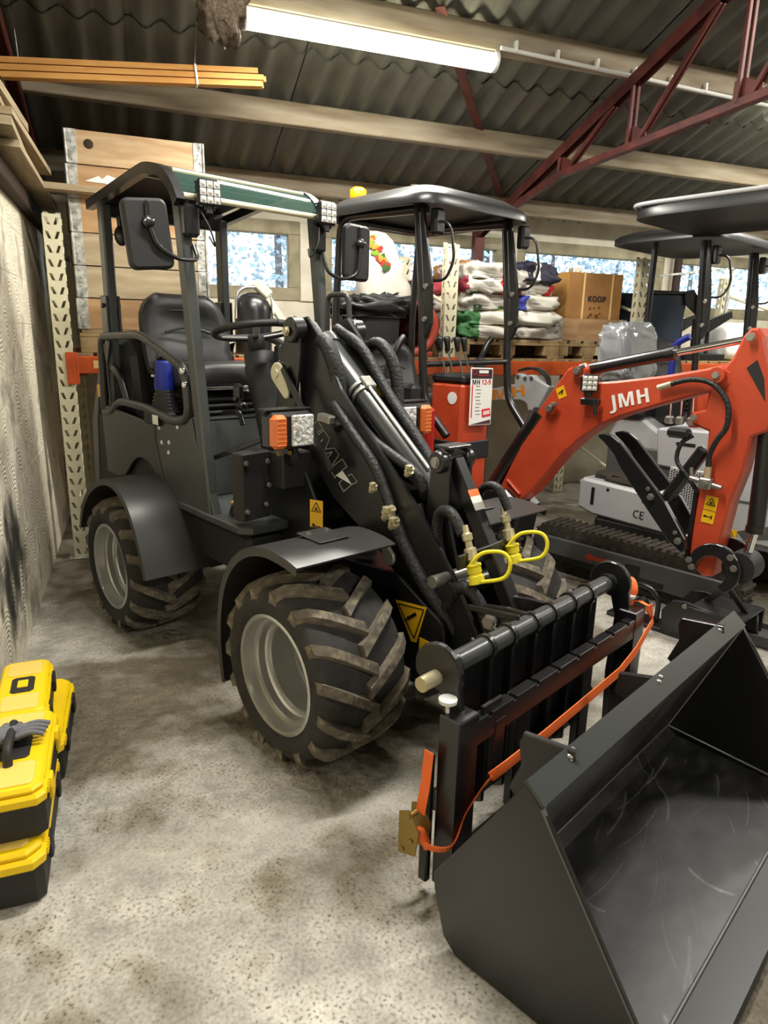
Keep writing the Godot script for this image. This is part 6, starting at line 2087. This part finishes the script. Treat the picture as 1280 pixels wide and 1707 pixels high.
	box(st, Vector3(0, -0.033, 0.002), Vector3(0.166, 0.058, 0.001))
	obj("header", st, mat(Color(0.16, 0.07, 0.07), 0.6), P)
	st = mb()
	box(st, Vector3(0.012, -0.020, 0.003), Vector3(0.075, 0.018, 0.001), 0)
	obj("header_bar", st, M.white, P)
	st = mb()
	lathe(st, [Vector2(0.019, -0.0005), Vector2(0.019, 0.0005), Vector2(0.013, 0.0005), Vector2(0.013, -0.0005)], 16, axis_z(Vector3(-0.062, -0.022, 0.003)), true)
	box(st, Vector3(0.01, -0.042, 0.003), Vector3(0.09, 0.008, 0.001))
	obj("emblem", st, mat(Color(0.55, 0.10, 0.12), 0.6), P)
	letters("model_letters", "MH", 0.029, M.ink, P, Transform3D(Basis(), Vector3(-0.046, -0.084, 0.002)), 0.001)
	letters("model_letters", "12-9", 0.029, mat(Color(0.75, 0.10, 0.10), 0.6), P, Transform3D(Basis(), Vector3(0.036, -0.084, 0.002)), 0.001)
	st = mb()
	for k in 9:
		box(st, Vector3(-0.030 + 0.004 * (k % 3), -0.108 - k * 0.0215, 0.002), Vector3(0.034 + 0.008 * (k % 2), 0.0045, 0.001))
	obj("text_lines", st, mat(Color(0.45, 0.43, 0.42), 0.7), P)
	st = mb()
	box(st, Vector3(-0.074, -0.20, 0.002), Vector3(0.008, 0.20, 0.001))
	box(st, Vector3(0.045, -0.272, 0.002), Vector3(0.070, 0.050, 0.002), 0.0, Basis(Vector3.BACK, 0.12))
	obj("price_badge", st, mat(Color(0.80, 0.12, 0.11), 0.6), P)
	st = mb()
	for k in 5: box(st, Vector3(0.025 + k * 0.0105, -0.274 + k * 0.0013, 0.0035), Vector3(0.007, 0.024, 0.001))
	obj("price_figures", st, M.white, P)
	st = mb()
	plate(st, poly([-0.083, -0.343, 0.083, -0.343, 0.083, -0.315]), 0.0015, 0.0025)
	obj("footer", st, mat(Color(0.25, 0.17, 0.16), 0.6), P)
	# swing post, boom, arm
	var zb := -1.35
	st = mb()
	plate(st, poly([-0.78, 0.36, -0.50, 0.36, -0.46, 0.60, -0.58, 0.68, -0.76, 0.66]), zb - 0.10, zb + 0.10, Transform3D(), 0.015)
	obj("swing_post", st, M.black, E, o)
	st = mb()
	plate(st, poly([-0.66, 0.64, -0.43, 1.13, -0.31, 1.30, -0.262, 1.365, -0.225, 1.385, -0.19, 1.375, -0.16, 1.30, 0.02, 1.322, 0.25, 1.36, 0.43, 1.40, 0.50, 1.418, 0.545, 1.39, 0.55, 1.34, 0.52, 1.315, 0.44, 1.295, 0.20, 1.21, 0.06, 1.155, -0.05, 1.10, -0.15, 1.02, -0.25, 0.92, -0.43, 0.68, -0.51, 0.61]), zb - 0.062, zb + 0.062, Transform3D(), 0.010)
	obj("boom", st, M.orange, E, o)
	st = mb()
	bar(st, Vector3(-0.585, 0.735, zb + 0.064), Vector3(-0.49, 0.665, zb + 0.064), 0.012, 0.03, Vector3.BACK)
	obj("boom_rib", st, M.orange, E, o)
	for q in [[-0.185, 1.36], [0.49, 1.375], [-0.33, 1.16]]:
		st = mb()
		lathe(st, [Vector2(0.0, -0.09), Vector2(0.034, -0.09), Vector2(0.034, 0.09), Vector2(0, 0.09)], 18, axis_z(Vector3(q[0], q[1], zb)), true)
		obj("boom_boss", st, M.orange, E, o)
	letters("lettering", "JMH", 0.066, M.white, E, o * Transform3D(Basis(Vector3.BACK, 0.27) * Basis.from_scale(Vector3(1.12, 1, 1)), Vector3(0.098, 1.242, zb + 0.064)), 0.003)
	st = mb()
	box(st, Vector3(-0.285, 1.245, zb + 0.063), Vector3(0.05, 0.058, 0.002), 0, Basis(Vector3.BACK, 0.45))
	obj("boom_sticker", st, M.sticker, E, o)
	st = mb()
	bar(st, Vector3(-0.30, 1.235, zb + 0.065), Vector3(-0.275, 1.26, zb + 0.065), 0.006, 0.001, Vector3.BACK, 0)
	bar(st, Vector3(-0.275, 1.26, zb + 0.065), Vector3(-0.28, 1.235, zb + 0.065), 0.006, 0.001, Vector3.BACK, 0)
	obj("pictogram", st, M.sticker_ink, E, o)
	st = mb()
	for q in [[-0.33, 1.16], [-0.185, 1.36]]:
		hex_bolt(st, Vector3(q[0], q[1], zb + 0.09), 0.018)
		rod(st, Vector3(q[0] + 0.02, q[1] + 0.02, zb + 0.10), Vector3(q[0] + 0.05, q[1] + 0.03, zb + 0.10), 0.012, 8)
	hex_bolt(st, Vector3(0.602, 1.535, zb + 0.075), 0.016)
	hex_bolt(st, Vector3(0.49, 1.375, zb + 0.09), 0.014)
	hex_bolt(st, Vector3(0.415, 1.185, zb + 0.075), 0.013)
	obj("pin", st, M.steel, E, o)
	st = mb()
	plate(st, poly([0.535, 1.45, 0.565, 1.54, 0.59, 1.572, 0.62, 1.572, 0.645, 1.54, 0.70, 1.38, 0.735, 1.24, 0.72, 1.16, 0.66, 1.125, 0.645, 0.97, 0.615, 0.83, 0.60, 0.67, 0.585, 0.48, 0.54, 0.47, 0.475, 0.53, 0.472, 0.64, 0.474, 0.84, 0.485, 1.0, 0.478, 1.13, 0.40, 1.155, 0.392, 1.205, 0.45, 1.225, 0.455, 1.30, 0.50, 1.40]), zb - 0.058, zb + 0.058, Transform3D(), 0.010)
	obj("dipper_arm", st, M.orange, E, o)
	st = mb()
	plate(st, poly([0.598, 1.41, 0.635, 1.445, 0.672, 1.37, 0.690, 1.28]), zb + 0.050, zb + 0.0605)
	obj("arm_opening", st, M.black_matte, E, o)
	warning(E, 0.055, 0.125, o * Transform3D(Basis(Vector3.BACK, -0.06), Vector3(0.535, 0.785, zb + 0.060)), true)
	# cylinders
	st = mb()
	var a := Vector3(-0.185, 1.365, zb + 0.0)
	var b := Vector3(0.602, 1.535, zb)
	var d := (b - a).normalized()
	tube(st, [a + d * 0.02, a + d * 0.44], 0.030, 18)
	tube(st, [a + d * 0.42, a + d * 0.46], 0.034, 18)
	obj("dipper_cylinder", st, M.black, E, o)
	st = mb()
	rod(st, a + d * 0.46, b - d * 0.02, 0.016)
	obj("cylinder_rod", st, M.chrome, E, o)
	st = mb()
	a = Vector3(-0.42, 1.13, zb + 0.04); b = Vector3(-0.74, 0.64, zb + 0.02)
	tube(st, [a, b], 0.042, 18)
	obj("boom_cylinder", st, M.black, E, o)
	st = mb()
	a = Vector3(0.700, 1.17, zb + 0.0); b = Vector3(0.715, 0.74, zb)
	tube(st, [a, b], 0.036, 18)
	tube(st, [b, b + Vector3(0.0, -0.03, 0)], 0.040, 18)
	obj("bucket_cylinder", st, M.black, E, o)
	st = mb()
	rod(st, Vector3(0.715, 0.72, zb), Vector3(0.70, 0.62, zb), 0.018)
	obj("cylinder_rod", st, M.chrome, E, o)
	# lamp and loose clamp on the boom's crown
	led_lamp(E, o * Transform3D(Basis(Vector3.UP, -0.9), Vector3(-0.09, 1.305, zb + 0.12)), 0.085)
	st = mb()
	box(st, Vector3(-0.09, 1.215, zb + 0.10), Vector3(0.10, 0.035, 0.035), 0.006)
	rod(st, Vector3(-0.06, 1.22, zb + 0.11), Vector3(-0.05, 1.155, zb + 0.11), 0.010, 8)
	obj("lamp_clamp", st, M.black, E, o)
	# hose over the elbow, valve on the arm
	st = mb()
	tube(st, curve([Vector3(0.27, 1.315, zb + 0.085), Vector3(0.38, 1.35, zb + 0.09), Vector3(0.48, 1.34, zb + 0.095), Vector3(0.555, 1.27, zb + 0.10), Vector3(0.57, 1.17, zb + 0.10), Vector3(0.535, 1.10, zb + 0.095), Vector3(0.51, 1.03, zb + 0.085), Vector3(0.512, 0.97, zb + 0.08)], 7), 0.012, 10)
	tube(st, curve([Vector3(0.40, 1.10, zb + 0.02), Vector3(0.36, 1.06, zb + 0.04), Vector3(0.35, 0.98, zb + 0.04), Vector3(0.41, 0.92, zb + 0.05), Vector3(0.47, 0.85, zb + 0.05)], 6), 0.010, 8)
	obj("hydraulic_hose", st, M.hose, E, o)
	st = mb()
	for q in [[Vector3(0.24, 1.305, zb + 0.085), Vector3(0.30, 1.325, zb + 0.085)], [Vector3(0.512, 0.98, zb + 0.08), Vector3(0.512, 0.93, zb + 0.08)]]: rod(st, q[0], q[1], 0.014, 10)
	obj("hose_fitting", st, M.brass, E, o)
	st = mb()
	box(st, Vector3(0.512, 0.905, zb + 0.085), Vector3(0.055, 0.05, 0.04), 0.006)
	rod(st, Vector3(0.44, 0.92, zb + 0.085), Vector3(0.58, 0.895, zb + 0.085), 0.012, 10)
	rod(st, Vector3(0.445, 0.92, zb + 0.085), Vector3(0.44, 0.965, zb + 0.085), 0.009, 8)
	hex_bolt(st, Vector3(0.512, 0.905, zb + 0.105), 0.014)
	obj("stop_valve", st, M.steel, E, o)
	# thumb: two black tines hinged to the arm
	for q in [-1.27, -1.43]:
		st = mb()
		plate(st, poly([-0.035, 1.058, 0.00, 1.068, 0.04, 1.062, 0.085, 1.035, 0.20, 0.925, 0.31, 0.82, 0.345, 0.785, 0.46, 0.635, 0.47, 0.59, 0.45, 0.565, 0.385, 0.605, 0.262, 0.735, 0.10, 0.915, 0.06, 0.975, 0.0, 1.025, -0.03, 1.045]), q - 0.014, q + 0.014, Transform3D(), 0.004)
		obj("thumb_tine", st, M.black, E, o)
	st = mb()
	for q in [[0.275, 0.80], [0.43, 0.62]]:
		rod(st, Vector3(q[0], q[1], -1.45), Vector3(q[0], q[1], -1.25), 0.016)
		hex_bolt(st, Vector3(q[0], q[1], -1.25), 0.014)
		hex_bolt(st, Vector3(q[0] - 0.02, q[1] + 0.035, -1.256), 0.009)
	obj("thumb_pin", st, M.steel, E, o)
	st = mb()
	bar(st, Vector3(0.46, 1.05, zb + 0.01), Vector3(0.31, 0.78, zb + 0.01), 0.055, 0.055, Vector3.UP, 0.012)
	box(st, Vector3(0.34, 1.105, zb + 0.03), Vector3(0.10, 0.045, 0.06), 0.012)
	box(st, Vector3(0.458, 0.70, zb), Vector3(0.02, 0.34, 0.10), 0.004)
	obj("thumb_cylinder", st, M.black, E, o)
	# quick hitch: a pair of black hooked plates
	for q in [-1.27, -1.43]:
		st = mb()
		var hp := PackedVector2Array()
		for k in 19: hp.append(Vector2.from_angle(PI * 1.05 - PI * 1.40 * k / 18) * 0.115 + Vector2(0.60, 0.53))
		for k in 15: hp.append(Vector2.from_angle(-PI * 0.35 + PI * 1.40 * k / 14) * 0.068 + Vector2(0.592, 0.518))
		plate(st, hp, q - 0.012, q + 0.012, Transform3D(), 0.003)
		obj("hitch_plate", st, M.black, E, o)
	st = mb()
	for q in [[0.505, 0.515], [0.665, 0.60], [0.685, 0.555], [0.49, 0.545]]: hex_bolt(st, Vector3(q[0], q[1], -1.256), 0.013)
	obj("hitch_bolt", st, M.steel, E, o)
	st = mb()
	tube(st, [Vector3(0.69, 0.55, -1.41), Vector3(0.69, 0.55, -1.29)], 0.07, 18)
	obj("hitch_drum", st, M.black_matte, E, o)

func build_grey() -> void:
	var fr := lframe()
	var E := thing("mini_excavator", "light grey mini excavator with CE-marked track cover and perforated grille, right of the orange one", "excavator", fr * at(Vector3(-0.2, 0, -2.5)))
	var o := at(Vector3(0.2, 0, 2.5))
	var st := mb()
	for z in [-2.09, -2.95]:
		st = mb()
		var outer := PackedVector2Array()
		for k in 13: outer.append(Vector2.from_angle(-PI / 2 + PI * k / 12) * 0.16 + Vector2(0.34, 0.165))
		for k in 13: outer.append(Vector2.from_angle(PI / 2 + PI * k / 12) * 0.16 + Vector2(-0.72, 0.165))
		plate(st, outer, z - 0.085, z + 0.085, Transform3D(), 0.012)
		var tr := obj("rubber_track", st, M.track, E, o)
		for k in 64:
			st = mb()
			var t := k / 64.0 * (2.12 + TAU * 0.16)
			var p := Vector2()
			var an := 0.0
			if t < 1.06: p = Vector2(-0.72 + t, 0.328); an = 0.0
			elif t < 1.06 + PI * 0.16:
				var q := (t - 1.06) / 0.16
				p = Vector2(0.34 + sin(q) * 0.163, 0.165 + cos(q) * 0.163); an = -q
			elif t < 2.12 + PI * 0.16: p = Vector2(0.34 - (t - 1.06 - PI * 0.16), 0.006); an = 0.0
			else:
				var q := (t - 2.12 - PI * 0.16) / 0.16
				p = Vector2(-0.72 - sin(q) * 0.163, 0.165 - cos(q) * 0.163); an = -q
			box(st, Vector3(p.x, p.y, z), Vector3(0.020, 0.016, 0.172), 0.004, Basis(Vector3.BACK, an))
			obj("track_pad", st, M.track, tr)
	st = mb()
	plate(st, poly([-0.80, 0.10, -0.86, 0.24, 0.44, 0.24, 0.44, 0.08]), -1.995, -1.965, Transform3D(), 0.005)
	obj("track_frame", st, M.grey_dark, E, o)
	st = mb()
	box(st, Vector3(-0.32, 0.115, -1.963), Vector3(0.80, 0.03, 0.006))
	box(st, Vector3(-0.12, 0.165, -1.963), Vector3(0.09, 0.06, 0.006))
	obj("frame_slot", st, M.sticker_ink, E, o)
	st = mb()
	plate(st, poly([-0.45, 0.168, -0.41, 0.205, -0.405, 0.19, -0.31, 0.185, -0.30, 0.195, -0.26, 0.18, -0.265, 0.14, -0.31, 0.155, -0.40, 0.16, -0.405, 0.145]), -1.964, -1.961, Transform3D())
	obj("direction_arrow", st, M.orange, E, o)
	st = mb()
	box(st, Vector3(-0.2, 0.26, -2.5), Vector3(0.7, 0.24, 0.6), 0.02)
	obj("undercarriage", st, M.black_matte, E, o)
	# silver skirt with its holes and mark
	st = mb()
	plate(st, poly([-0.68, 0.42, -0.68, 0.60, -0.65, 0.625, -0.20, 0.60, -0.10, 0.52, 0.02, 0.46, 0.02, 0.36, -0.56, 0.385]), -2.90, -2.19, Transform3D(), 0.018)
	obj("skirt", st, M.silver, E, o)
	st = mb()
	box(st, Vector3(-0.565, 0.515, -2.188), Vector3(0.022, 0.115, 0.006))
	for q in [[-0.46, 0.575, 0.01], [-0.21, 0.545, 0.013]]: lathe(st, [Vector2(q[2], -0.003), Vector2(q[2], 0.003), Vector2(0, 0.003)], 12, axis_z(Vector3(q[0], q[1], -2.188)), true)
	obj("slot", st, M.sticker_ink, E, o)
	letters("mark_lettering", "CE", 0.05, M.sticker_ink, E, o * Transform3D(Basis(Vector3.BACK, -0.05), Vector3(-0.235, 0.455, -2.187)), 0.002, false)
	st = mb()
	cushion(st, Vector3(0.48, 0.06, 0.3), at(Vector3(-0.40, 0.63, -2.40)), 0.5, 7, 0.4)
	obj("dusty_mat", st, M.track, E, o)
	# grey upper works
	st = mb()
	plate(st, poly([-0.62, 0.62, -0.66, 0.88, -0.60, 1.02, -0.42, 1.03, -0.22, 0.90, -0.14, 0.62]), -2.95, -2.46, Transform3D(), 0.02)
	obj("seat_base", st, M.silver, E, o)
	st = mb()
	box(st, Vector3(-0.40, 0.73, -2.44), Vector3(0.46, 0.22, 0.03), 0.01)
	obj("seat_panel", st, M.grey_dark, E, o)
	st = mb()
	plate(st, poly([-0.26, 0.74, -0.29, 0.97, -0.27, 0.985, 0.10, 1.0, 0.13, 0.76, 0.06, 0.73]), -2.62, -2.40, Transform3D(), 0.014)
	obj("front_cover", st, M.silver, E, o)
	st = mb()
	box(st, Vector3(-0.09, 0.90, -2.398), Vector3(0.12, 0.022, 0.006), 0.004)
	obj("cover_slot", st, M.sticker_ink, E, o)
	st = mb()
	box(st, Vector3(0.06, 0.60, -2.30), Vector3(0.36, 0.34, 0.02), 0.004)
	var gp := obj("grille", st, M.silver, E, o)
	st = mb()
	for i in 22:
		for j in 20:
			var c := Vector3(-0.105 + i * 0.0155, 0.45 + j * 0.0155 + (0.0077 if i % 2 else 0.0), -2.2885)
			lathe(st, [Vector2(0.0055, -0.001), Vector2(0.0055, 0.0005), Vector2(0, 0.0005)], 6, axis_z(c), true)
	var gh := obj("grille_holes", st, M.sticker_ink, gp, o)
	gh.position = Vector3.ZERO
	gh.set_meta("kind", "stuff")
	# big silver hood on the right
	st = mb()
	plate(st, poly([0.12, 0.34, 0.16, 0.92, 0.22, 1.06, 0.34, 1.16, 0.86, 1.18, 0.98, 1.02, 1.0, 0.34]), -2.98, -2.36, Transform3D(), 0.05)
	obj("engine_hood", st, M.silver, E, o)
	st = mb()
	for y in [0.62, 0.36]: box(st, Vector3(0.56, y, -2.356), Vector3(0.82, 0.012, 0.008), 0.002)
	plate(st, poly([0.30, 0.44, 0.50, 0.52, 0.86, 0.54, 0.86, 0.46, 0.50, 0.44, 0.34, 0.40]), -2.36, -2.352, Transform3D(), 0.001)
	obj("hood_joint", st, M.grey_dark, E, o)
	warning(E, 0.07, 0.07, o * Transform3D(Basis(), Vector3(0.265, 0.41, -2.352)))
	# wrapped seat, levers
	st = mb()
	cushion(st, Vector3(0.17, 0.37, 0.42), Transform3D(Basis(Vector3.BACK, 0.12), Vector3(-0.66, 1.425, -2.62)), 0.4, 3, 0.1)
	obj("seat_back", st, M.grey_dark, E, o)
	st = mb()
	cushion(st, Vector3(0.22, 0.40, 0.46), Transform3D(Basis(Vector3.BACK, 0.12), Vector3(-0.66, 1.43, -2.62)), 0.32, 31, 0.10, 72, 40, 9.0)
	obj("seat_wrapping", st, M.film, E, o)
	st = mb()
	box(st, Vector3(-0.60, 1.14, -2.62), Vector3(0.40, 0.24, 0.42), 0.03)
	obj("seat_frame", st, M.black_matte, E, o)
	for q in [[-0.26, -2.50, M.black], [-0.20, -2.52, M.black], [-0.14, -2.55, M.black]]:
		var lv := part("lever", E, o * at(Vector3(q[0], 1.02, q[1])))
		st = mb()
		rod(st, Vector3.ZERO, Vector3(-0.01, 0.22, 0.0), 0.009, 8)
		obj("shaft", st, M.chrome, lv)
		st = mb()
		box(st, Vector3(0, 0.01, 0), Vector3(0.05, 0.05, 0.05), 0.01)
		obj("foot", st, M.steel, lv)
	var jb := part("joystick", E, o * at(Vector3(-0.36, 1.30, -2.66)))
	st = mb()
	tube(st, curve([Vector3(0, 0, 0), Vector3(0.0, 0.16, 0), Vector3(0.02, 0.21, 0.0), Vector3(0.09, 0.25, 0)], 4), 0.022, 10)
	obj("grip", st, M.blue, jb)
	st = mb()
	box(st, Vector3(0.0, -0.16, 0), Vector3(0.20, 0.32, 0.14), 0.02)
	obj("console", st, M.black_matte, jb)
	st = mb()
	box(st, Vector3(-0.02, 1.05, -2.75), Vector3(0.34, 0.36, 0.30), 0.03)
	obj("orange_cover", st, M.orange, E, o)
	canopy(E, -0.66, 0.55, 2.255, -3.40, -2.40, o, M.canopy, 0.115, 0.07)
	st = mb()
	tube(st, rounded([Vector3(-0.65, 2.325, -2.55), Vector3(-0.62, 2.328, -2.42), Vector3(-0.50, 2.33, -2.402), Vector3(0.50, 2.33, -2.402)], 0.05), 0.014, 8)
	obj("roof_edge", st, M.silver, E, o)
	st = mb()
	lathe(st, [Vector2(0, 0), Vector2(0.05, 0), Vector2(0.05, 0.05), Vector2(0.03, 0.065), Vector2(0, 0.068)], 18, at(Vector3(-0.63, 2.30, -2.66)))
	obj("beacon", st, M.amber_yellow, E, o)
	for z in [-2.56, -3.26]:
		st = mb()
		tube(st, rounded([Vector3(0.42, 2.28, z), Vector3(0.46, 1.6, z), Vector3(0.50, 0.9, z)], 0.1), 0.024, 12)
		obj("post", st, M.black, E, o)
	# third machine: black, only canopy and posts stand clear
	var K := thing("mini_excavator", "dark mini excavator at the back right with lower black canopy and two front posts", "excavator", fr * at(Vector3(-0.9, 0, -3.9)))
	var k := at(Vector3(0.9, 0, 3.9))
	canopy(K, -1.32, -0.45, 2.24, -4.55, -3.30, k, M.canopy, 0.11)
	rops(K, -0.58, 0.95, 2.24, -3.50, -4.42, k, 0.10, false)
	st = mb()
	box(st, Vector3(-0.72, 0.72, -3.90), Vector3(0.5, 0.5, 0.85), 0.05)
	obj("body", st, M.black_matte, K, k)
	st = mb()
	for z in [-3.45, -4.4]:
		tube(st, rounded([Vector3(-0.98, 2.25, z), Vector3(-0.98, 1.0, z)], 0.1), 0.024, 10)
	obj("rear_post", st, M.black, K, k)
	for z in [-3.52, -4.38]:
		st = mb()
		var pg := PackedVector2Array()
		for q in 13: pg.append(Vector2.from_angle(-PI / 2 + PI * q / 12) * 0.2 + Vector2(-0.40, 0.205))
		for q in 13: pg.append(Vector2.from_angle(PI / 2 + PI * q / 12) * 0.2 + Vector2(-0.85, 0.205))
		plate(st, pg, z - 0.1, z + 0.1, Transform3D(), 0.012)
		obj("rubber_track", st, M.track, K, k)
	seat(K, k * Vector3(-0.85, 1.12, -3.9), 0.4)
	# far boom, light grey with orange letters
	var zb := -2.35
	var Q := thing("excavator_boom", "light grey excavator boom with orange letters, standing behind the price poster", "boom", fr * at(Vector3(-1.45, 0, zb)))
	var qo := at(Vector3(1.45, 0, -zb))
	st = mb()
	plate(st, poly([-1.80, 1.095, -1.61, 1.13, -1.36, 1.19, -1.365, 1.24, -1.35, 1.262, -1.33, 1.268, -1.305, 1.262, -1.285, 1.245, -1.24, 1.262, -1.21, 1.262, -1.175, 1.232, -1.06, 1.19, -1.10, 1.11, -1.15, 1.01, -1.172, 0.985, -1.20, 0.978, -1.222, 1.0, -1.238, 1.05, -1.26, 1.07, -1.30, 1.08, -1.60, 1.05, -1.80, 1.015]), zb - 0.035, zb + 0.035, Transform3D(), 0.005)
	obj("boom_plate", st, mat(Color(0.66, 0.67, 0.67), 0.5), Q, qo)
	letters("lettering", "JMH", 0.076, mat(Color(0.82, 0.50, 0.12), 0.5), Q, qo * Transform3D(Basis(Vector3.BACK, 0.20) * Basis.from_scale(Vector3(1.9, 1, 1)), Vector3(-1.445, 1.115, zb + 0.036)), 0.002)
	st = mb()
	for q in [[-1.335, 1.243], [-1.27, 1.235], [-1.215, 1.238], [-1.20, 1.003]]: lathe(st, [Vector2(0.015, -0.003), Vector2(0.015, 0.004), Vector2(0, 0.004)], 14, axis_z(Vector3(q[0], q[1], zb + 0.035)), true)
	obj("pin", st, M.grey_dark, Q, qo)
	st = mb()
	for q in [0.0, 0.03, 0.06]: tube(st, curve([Vector3(-1.36, 1.285, zb), Vector3(-1.25 + q, 1.31, zb), Vector3(-1.13 + q * 0.6, 1.26, zb), Vector3(-1.09 + q * 0.3, 1.18, zb)], 5), 0.008, 8)
	obj("hydraulic_hose", st, M.hose, Q, qo)
	st = mb()
	box(st, Vector3(-1.72, 0.52, zb), Vector3(0.16, 1.04, 0.10), 0.02)
	obj("boom_stand", st, M.black_matte, Q, qo)

func build_floor_bits() -> void:
	var fr := lframe()
	# black hitch plates standing on the floor right of the carriage
	var A := thing("hitch_attachment", "black steel hitch attachment with hook plates standing on the floor under the orange arm", "attachment", fr * at(Vector3(0.42, 0, -1.62)))
	var st := mb()
	for q in [[-0.22, -0.10], [0.02, -0.05]]:
		st = mb()
		plate(st, poly([-0.16, 0.0, -0.17, 0.13, -0.12, 0.20, -0.06, 0.21, 0.10, 0.20, 0.22, 0.16, 0.24, 0.0, 0.12, 0.0, 0.10, 0.05, 0.06, 0.06, 0.03, 0.0]), q[0] - 0.012, q[0] + 0.012, Transform3D(), 0.003)
		obj("hook_plate", st, M.black, A)
	st = mb()
	box(st, Vector3(0.10, 0.19, -0.10), Vector3(0.26, 0.02, 0.30), 0.004)
	box(st, Vector3(0.16, 0.08, -0.34), Vector3(0.10, 0.16, 0.02), 0.004)
	bar(st, Vector3(0.0, 0.20, -0.10), Vector3(0.09, 0.30, -0.12), 0.02, 0.03)
	bar(st, Vector3(0.20, 0.20, -0.10), Vector3(0.09, 0.30, -0.12), 0.02, 0.03)
	obj("cross_plate", st, M.black, A)
	st = mb()
	for q in [[0.16, 0.17], [-0.05, 0.19], [0.20, 0.13]]: hex_bolt(st, Vector3(q[0], q[1], 0.035), 0.012)
	obj("bolt", st, M.steel, A)
	var H := thing("lifting_hook", "black steel hook loop on the floor between the carriage and the grey excavator's track", "hook", fr * at(Vector3(0.10, 0, -1.66)))
	st = mb()
	var rg := []
	for k in 17: rg.append(Vector3(cos(PI * k / 16) * 0.10, 0.12 + sin(PI * k / 16) * 0.09, 0))
	rg.push_front(Vector3(0.10, 0.012, 0)); rg.append(Vector3(-0.10, 0.012, 0))
	tube(st, rg, 0.014, 10)
	obj("loop", st, M.black, H)
	st = mb()
	box(st, Vector3(0, 0.012, 0), Vector3(0.32, 0.024, 0.14), 0.004)
	lathe(st, [Vector2(0, -0.03), Vector2(0.035, -0.03), Vector2(0.035, 0.03), Vector2(0, 0.03)], 16, axis_z(Vector3(0, 0.10, 0)), true)
	obj("foot", st, M.black, H)
	var t := thing("loading_ramp", "grey steel loading ramp lying on the floor at the right edge", "ramp", fr * at(Vector3(0.90, 0, -1.95), 8))
	st = mb()
	box(st, Vector3(0, 0.02, 0), Vector3(0.9, 0.03, 0.20), 0.006)
	for s in [-1, 1]: box(st, Vector3(0, 0.035, s * 0.10), Vector3(0.9, 0.06, 0.012), 0.003)
	obj("tread", st, M.grey_dark, t)
	st = mb()
	for k in 10: box(st, Vector3(-0.4 + k * 0.09, 0.038, 0), Vector3(0.02, 0.008, 0.19), 0.002)
	obj("cleat", st, M.grey_dark, t)

# ---------------------------------------------------------------- the scene
func _ready() -> void:
	var cam := Camera3D.new()
	cam.name = "camera"
	cam.fov = 74.62
	cam.near = 0.05
	cam.far = 200.0
	cam.transform = Transform3D(Basis(Vector3(0.9391, 0.0227, 0.3429), Vector3(0.0657, 0.9676, -0.2439), Vector3(-0.3373, 0.2515, 0.9072)).orthonormalized(), Vector3(0, 1.5, 0))
	add_child(cam)
	cam.current = true
	var env := Environment.new()
	env.background_mode = Environment.BG_SKY
	var sky := Sky.new()
	var sm := ProceduralSkyMaterial.new()
	sm.sky_top_color = Color(0.80, 0.90, 1.0)
	sm.sky_horizon_color = Color(0.95, 0.98, 1.0)
	sm.ground_bottom_color = Color(0.5, 0.5, 0.5)
	sm.ground_horizon_color = Color(0.95, 0.98, 1.0)
	sm.sky_energy_multiplier = SKY_E
	sm.ground_energy_multiplier = SKY_E
	sky.sky_material = sm
	env.sky = sky
	env.tonemap_mode = Environment.TONE_MAPPER_LINEAR
	env.tonemap_exposure = 1.0
	env.sdfgi_enabled = true
	env.ssao_enabled = true
	env.ssil_enabled = true
	var we := WorldEnvironment.new()
	we.name = "environment"
	we.environment = env
	add_child(we)
	make_materials()
	# the fluorescent fittings: those in view, one overhead, then unseen ones added to brighten
	tube_light("long lit fluorescent tube under the purlin at the top of the picture", 0.66, -4.08, 3.115, LAMP_A)
	tube_light("lit fluorescent tube just entering at the right edge below the truss", 4.37, -4.08, 3.115, LAMP_A)
	tube_light("fluorescent tube high above the loader, out of view over the picture", 0.1, -2.31, 3.69, LAMP_B)
	tube_light("added fluorescent tube high above the bucket's right, out of view over the picture", 3.3, -2.31, 3.69, LAMP_B)  # from here down: unseen fill tubes, added to brighten the hall
	tube_light("added fluorescent tube at the hall's far right, out of view", 7.5, -2.31, 3.69, LAMP_B)
	tube_light("added fluorescent tube at the hall's front, out of view", 1.5, 1.6, 3.65, LAMP_B)
	build_room()
	build_outside()
	build_loader()
	build_front()
	build_orange()
	build_grey()
	build_rack()
	build_goods()
	build_toolboxes()
	build_roof_things()
	build_floor_bits()

const SKY_E := 1.9
const LAMP_A := 9.0
const LAMP_B := 11.5
